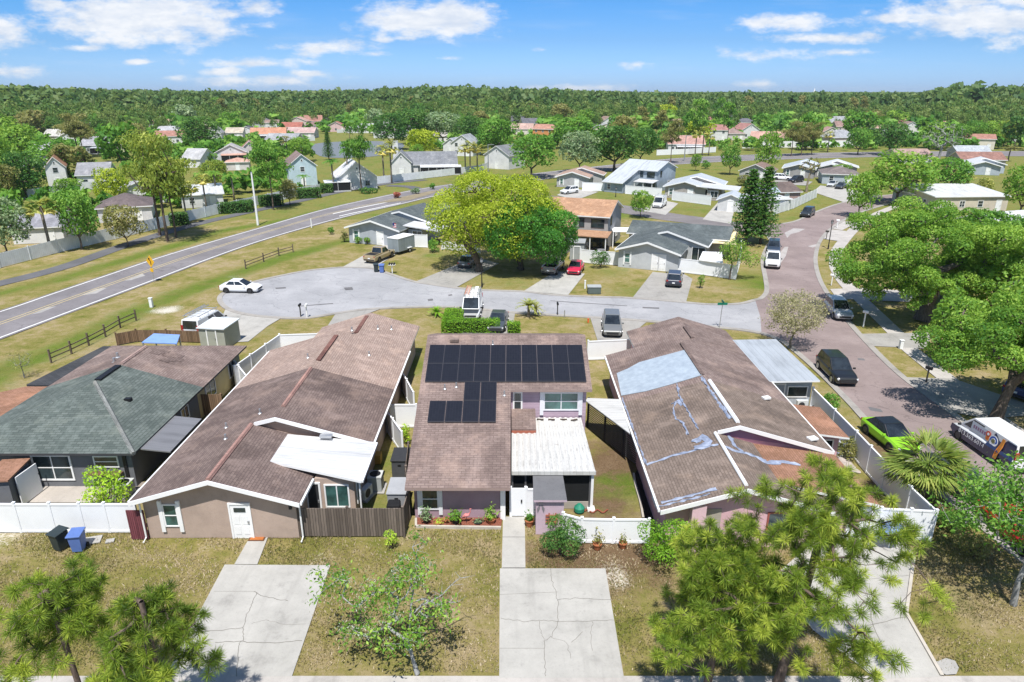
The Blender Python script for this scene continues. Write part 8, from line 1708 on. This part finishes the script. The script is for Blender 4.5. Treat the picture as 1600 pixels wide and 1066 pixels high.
# sheds, canopies, yard shelters
def shed(label, px, py, wpx, d, h0, h1, wm, rm, rot=0, name='garden_shed', dr=True):
    c = P(px, py); w = wpx * mpp(px, py); T = TR((c.x, c.y, 0), R(rot)); r = thing(name, label, 'shed', tuple(c)); mb = MB(T); mb.add([(x, y, z) for x in (-w / 2, w / 2) for y, z in ((0, 0), (d, 0), (d, h1 - .1), (0, h0 - .1))], [(0, 1, 2, 3), (7, 6, 5, 4), (0, 4, 5, 1), (1, 5, 6, 2), (2, 6, 7, 3), (3, 7, 4, 0)]); mb.build('wall', wm, r)
    mb = MB(T); mb.slab([(-w / 2 - .12, -.15, h0), (w / 2 + .12, -.15, h0), (w / 2 + .12, d + .12, h1), (-w / 2 - .12, d + .12, h1)], .09); mb.build('roof', rm, r)
    if dr: door(r, T, 0, 0, .8, min(1.9, h0 - .2), panel=False, mat=wm)
    return r
shed('olive grey shed with pale flat roof beside the white work van', 334, 545, 42, 2.6, 2.0, 2.1, paint((.33, .34, .29), name='olive_shed'), paint((.60, .64, .66), name='pale_roof'), -8)
shed('small grey shed with brown roof at the left edge of the patio', 6, 800, 36, 2.0, 2.05, 2.15, GREYW, SH_RUST, 6, dr=False)
shed('tall grey storage shed between red car and orange roofed house', 901, 407, 22, 1.8, 2.5, 2.7, stucco((.36, .38, .38)), paint((.30, .31, .31), name='grey_lid'), -10)
c = P(250, 540); r = thing('canopy', 'blue tarpaulin canopy behind the charcoal duplex', 'canopy', tuple(c)); a = [P(221, 535, 1.9), P(276, 537, 1.9), P(281, 523, 2.0), P(240, 521, 2.0)]; mb = MB(); mb.slab([tuple(p) for p in a], .08); mb.build('cover', paint((.20, .32, .62), .5, .4, .12, 1.5, 'blue_tarpaulin'), r)
for i, p in enumerate(a): q = p.lerp(sum(a, Vector()) / 4, .06); mb = MB(); mb.bb(q.x - .05, q.x + .05, q.y - .05, q.y + .05, 0, 1.82); mb.build('post', STEEL, r)
c = P(1130, 385); r = thing('sail_shade', 'cream sail shade stretched over the corner house yard', 'sail shade', tuple(c)); cn = [P(1111, 357, 3.0), P(1151, 362, 2.9), P(1151, 384, 2.3), P(1107, 380, 2.4)]; mb = MB(); pts = []; N_ = 8
for i in range(N_ + 1):
    for j in range(N_ + 1):
        u_, v_ = i / N_, j / N_; p = cn[0].lerp(cn[1], u_).lerp(cn[3].lerp(cn[2], u_), v_); s_ = 4 * u_ * (1 - u_); t_ = 4 * v_ * (1 - v_); ctr = sum(cn, Vector()) / 4; p = p.lerp(Vector((ctr.x, ctr.y, p.z)), .12 * (s_ * (1 - t_) + t_ * (1 - s_))); pts.append((p.x, p.y, p.z - .25 * s_ * t_))
mb.add(pts, [(i * 9 + j, (i + 1) * 9 + j, (i + 1) * 9 + j + 1, i * 9 + j + 1) for i in range(8) for j in range(8)]); mb.build('sail', paint((.74, .62, .38), .8, .2, .06, .6, 'sail_cloth'), r)
for q in cn: mb = MB(); mb.tube([(q.x, q.y, 0), (q.x, q.y, q.z + .1)], .06, 6); mb.build('post', STEEL, r)
c = P(1111, 410); r = thing('yard_shelter', 'white flat topped shelter in the corner house yard', 'shelter', tuple(c)); q = [P(1092, 406, 1.95), P(1130, 411, 1.95), P(1128, 394, 2.05), P(1098, 393, 2.05)]; mb = MB(); mb.slab([tuple(p) for p in q], .1); mb.build('roof', WHITE, r); ctr = sum(q, Vector()) / 4; mb = MB(); mb.slab([(p.x * .9 + ctr.x * .1, p.y * .9 + ctr.y * .1, 1.8) for p in q], 1.8); mb.build('wall', stucco((.34, .2, .2)), r)
c = P(1116, 396); r = thing('spa_tub', 'white spa tub under the cream sail shade', 'spa', tuple(c)); mb = MB(); mb.bb(c.x - 1.1, c.x + 1.1, c.y - .9, c.y + .9, 0, .8); mb.build('shell', WHITE, r, bevel=.1); mb = MB(); mb.bb(c.x - 1.15, c.x + 1.15, c.y - .95, c.y + .95, .8, .9); mb.build('lid', paint((.6, .62, .66), name='spa_lid'), r)
c = P(969, 385); r = thing('pergola', 'white pergola between the orange roofed and corner houses', 'pergola', tuple(c)); mb = MB(); mb.slab([(c.x - 1.4, c.y - 1.2, 2.5), (c.x + 1.6, c.y - 1.2, 2.5), (c.x + 1.8, c.y + 1.6, 2.6), (c.x - 1.2, c.y + 1.6, 2.6)], .1); mb.build('roof', WHITE, r)
for dx, dy in ((-1.3, -1.1), (1.4, -1.1), (1.6, 1.5), (-1.1, 1.5)): mb = MB(); mb.bb(c.x + dx - .07, c.x + dx + .07, c.y + dy - .07, c.y + dy + .07, 0, 2.42); mb.build('post', WHITE, r)
def patio_table(label, px, py, mat):
    c = P(px, py); r = thing('patio_table', label, 'table', tuple(c)); mb = MB(); mb.cyl(c.x, c.y, .70, .75, .6, .6, 16); mb.build('top', mat, r)
    for a in (0, 1.57, 3.14, 4.71): mb = MB(); mb.tube([(c.x + .45 * math.cos(a), c.y + .45 * math.sin(a), .7), (c.x + .5 * math.cos(a), c.y + .5 * math.sin(a), 0)], .025, 5); mb.build('leg', DARK, r)
def chair(label, px, py, mat, rz):
    c = P(px, py); r = thing('patio_chair', label, 'chair', tuple(c), rz); mb = MB(); mb.bb(-.28, .28, -.26, .26, .40, .45); mb.build('seat', mat, r, local=True); mb = MB(); mb.slab([(-.28, .26, .95), (.28, .26, .95), (.28, .31, .95), (-.28, .31, .95)], .52); mb.build('backrest', mat, r, local=True)
    for x in (-.25, .25):
        for y in (-.23, .23): mb = MB(); mb.bb(x - .02, x + .02, y - .02, y + .02, 0, .4); mb.build('leg', mat, r, local=True)
patio_table('round grey patio table behind the corner house fence', 939, 398, STEEL)
for lab, px, py, m_, rz in (('white patio chair nearest the tall grey shed', 914, 392, WHITE, .6), ('second white patio chair behind the white fence', 919, 389, WHITE, .2), ('dark patio chair left of the round table', 927, 393, DARK, 1.2), ('dark patio chair behind the round table', 938, 391, DARK, 0), ('dark patio chair right of the round table', 947, 394, DARK, -1.0)): chair(lab, px, py, m_, rz)
# debris and the blue sunshade in the pink house side yard
def heap(name, label, cat, px, py, r_, h, mat, n=60):
    c = P(px, py); mb = MB()
    nx = 12; pts = []
    for i in range(nx + 1):
        for j in range(nx + 1):
            u_, v_ = i / nx * 2 - 1, j / nx * 2 - 1; e = max(0, 1 - (u_ * u_ + v_ * v_) ** .5); pts.append((c.x + u_ * r_ + rng.uniform(-.08, .08), c.y + v_ * r_ + rng.uniform(-.08, .08), max(.01, h * e ** .6 * rng.uniform(.5, 1.15)) if e > 0 else .005))
    mb.add(pts, [(i * 13 + j, (i + 1) * 13 + j, (i + 1) * 13 + j + 1, i * 13 + j + 1) for i in range(nx) for j in range(nx)]); return tag(mb.build(name, mat), label, cat)
heap('tarp_heap', 'crumpled blue tarp heap against the long white street fence', 'tarp', 1300, 702, 1.1, .6, TARPB); heap('debris_heap', 'pale rubble heap below the crumpled blue tarp', 'debris', 1306, 725, 1.1, .4, concrete((.55, .48, .44), .5, 'rubble'))
c = P(1388, 858); r = thing('parasol', 'round blue parasol standing in the pink house driveway yard', 'parasol', tuple(c)); mb = MB(); mb.tube([(c.x, c.y, 0), (c.x, c.y, 1.5)], .025, 6); mb.build('pole', WHITE, r); mb = MB(); mb.lathe([(.62, -.28), (.5, -.12), (.28, .02), (.02, .08)], 8, (c.x, c.y, 1.5)); mb.build('canopy', [paint((.20, .30, .62), .6, .3, .08, 3, 'blue_canvas')], r); mb = MB(); mb.cyl(c.x, c.y, 0, .1, .3, .25, 10); mb.build('base', CONC, r)
# pots and plants
TC = paint((.36, .13, .06), .8, .2, .15, 5, 'terracotta'); PB = flat((.02, .02, .022), .5, .4, 0, 'black_pot')
def pot(label, px, py, r_, h, mat, leaf, lm, tall=.5, n=90, spread=.25):
    c = P(px, py); t = thing('potted_plant', label, 'potted plant', tuple(c)); mb = MB(); mb.lathe([(r_ * .7, 0), (r_, h * .85), (r_ * 1.12, h * .86), (r_ * 1.12, h), (r_ * .9, h), (r_ * .85, h * .88)], 14, tuple(c)); mb.build('pot', mat, t)
    C = np.array([0, 0, h]) + np.abs(nr.normal(0, 1, (n, 3))) * np.array([0, 0, tall * .5]) + nr.normal(0, spread * .5, (n, 3)) * np.array([1, 1, .3]); V = leaves(C, np.tile([0, 0, .5], (n, 1)), leaf, .4, .9, .5); obj('leaves', quads_mesh('leaves', V, np.clip(nr.normal(.5, .2, n), 0, 1), LM[lm]), t)
pot('terracotta pot with leafy plant between gate and closet', 827, 822, .24, .42, TC, .10, 'mid', .4, 80); pot('terracotta pot with spiky plant, left of two by the white fence', 933, 858, .22, .36, TC, .09, 'olive', .7, 80); pot('terracotta pot with wispy plant, right of two by the white fence', 973, 856, .20, .32, TC, .08, 'olive', .5, 60)
pot('black pot with white flowering plant at the left end of the mulch bed', 666, 818, .17, .3, PB, .10, 'grey', .7, 110, .3); pot('low terracotta bowl with yellow green plant in the mulch bed', 685, 820, .18, .16, TC, .07, 'lime', .12, 50); pot('small wide terracotta pot beside the yellow green bowl', 698, 816, .20, .2, TC, .06, 'olive', .08, 40)
pot('black pot with broad green leaves in the middle of the mulch bed', 712, 819, .18, .3, PB, .15, 'bright', .5, 70, .4); pot('low dark dish with grey green plant in the mulch bed', 747, 818, .22, .12, PB, .07, 'grey', .14, 60); pot('terracotta pot with tall green plant at the right end of the mulch bed', 767, 818, .24, .34, TC, .11, 'bright', .75, 110, .3)
c = P(729, 818); t = thing('garden_ornament', 'pink flamingo ornament in the mulch bed', 'ornament', tuple(c)); mb = MB(); mb.tube([(c.x, c.y, 0), (c.x, c.y, .45)], .015, 5); mb.build('leg', DARK, t); mb = MB(); mb.tube([(c.x - .22, c.y, .42), (c.x - .05, c.y, .52), (c.x + .12, c.y, .55), (c.x + .22, c.y, .72), (c.x + .2, c.y, .92), (c.x + .28, c.y, .93)], [.03, .11, .08, .03, .03, .02], 8); mb.build('body', paint((.62, .22, .22), .6, .3, .1, 4, 'pink_plastic'), t)
# doormat, stepping stones, stones
c = P(402, 842); m_ = thing('doormat', 'orange brown doormat with dark border at the white front door', 'doormat', tuple(c)); mb = MB(); mb.bb(c.x - .42, c.x + .42, c.y - .24, c.y + .24, .03, .05); mb.build('border', flat((.13, .06, .03), .9, .1, 0, 'dark_coir'), m_); mb = MB(); mb.bb(c.x - .34, c.x + .34, c.y - .17, c.y + .17, .05, .056); mb.build('field', flat((.40, .14, .045), .9, .1, 0, 'coir'), m_)
for lab, px, py, w_ in (('square pale paving slab right of the blue bin', 145, 845, .8), ('small broken paver on the lawn by the white fence', 172, 846, .4)):
    c = P(px, py); mb = MB(); mb.box(c.x, c.y, .03, w_, w_ * .8, .06, .3); tag(mb.build('paving_slab', CONC), lab, 'slab')
c = P(905, 800); t = thing('garden_hose', 'green hose reel behind the white front fence', 'hose', tuple(c)); mb = MB(); mb.lathe([(.2, 0), (.3, .1), (.3, .3), (.12, .5)], 10, tuple(c)); mb.build('reel', paint((.02, .22, .14), name='green_plastic'), t); mb = MB(); pts = [(c.x + .3 + .12 * k, c.y + .15 * math.sin(k * 1.3), .05) for k in range(12)]; mb.tube(pts, .035, 5); mb.build('hose', flat((.30, .08, .05), name='red_hose'), t)
c = P(45, 1300)
# ---------------------------------------------------------------- the air
mb = MB(); mb.bb(-8500, 8500, -260, 7600, -2, 60); hz = mb.build('haze', (lambda t: (t.t.nodes.clear(), t.m)[1])(NT('haze_air'))); hz['kind'] = 'stuff'; hz['label'] = 'thin blue air haze over the whole neighbourhood'; hz['category'] = 'haze'
_n = hz.data.materials[0].node_tree; _o = _n.nodes.new('ShaderNodeOutputMaterial'); _v = _n.nodes.new('ShaderNodeVolumePrincipled'); _v.inputs['Color'].default_value = (.80, .90, 1, 1); _v.inputs['Density'].default_value = .00008; _v.inputs['Anisotropy'].default_value = .1; _n.links.new(_v.outputs[0], _o.inputs['Volume'])
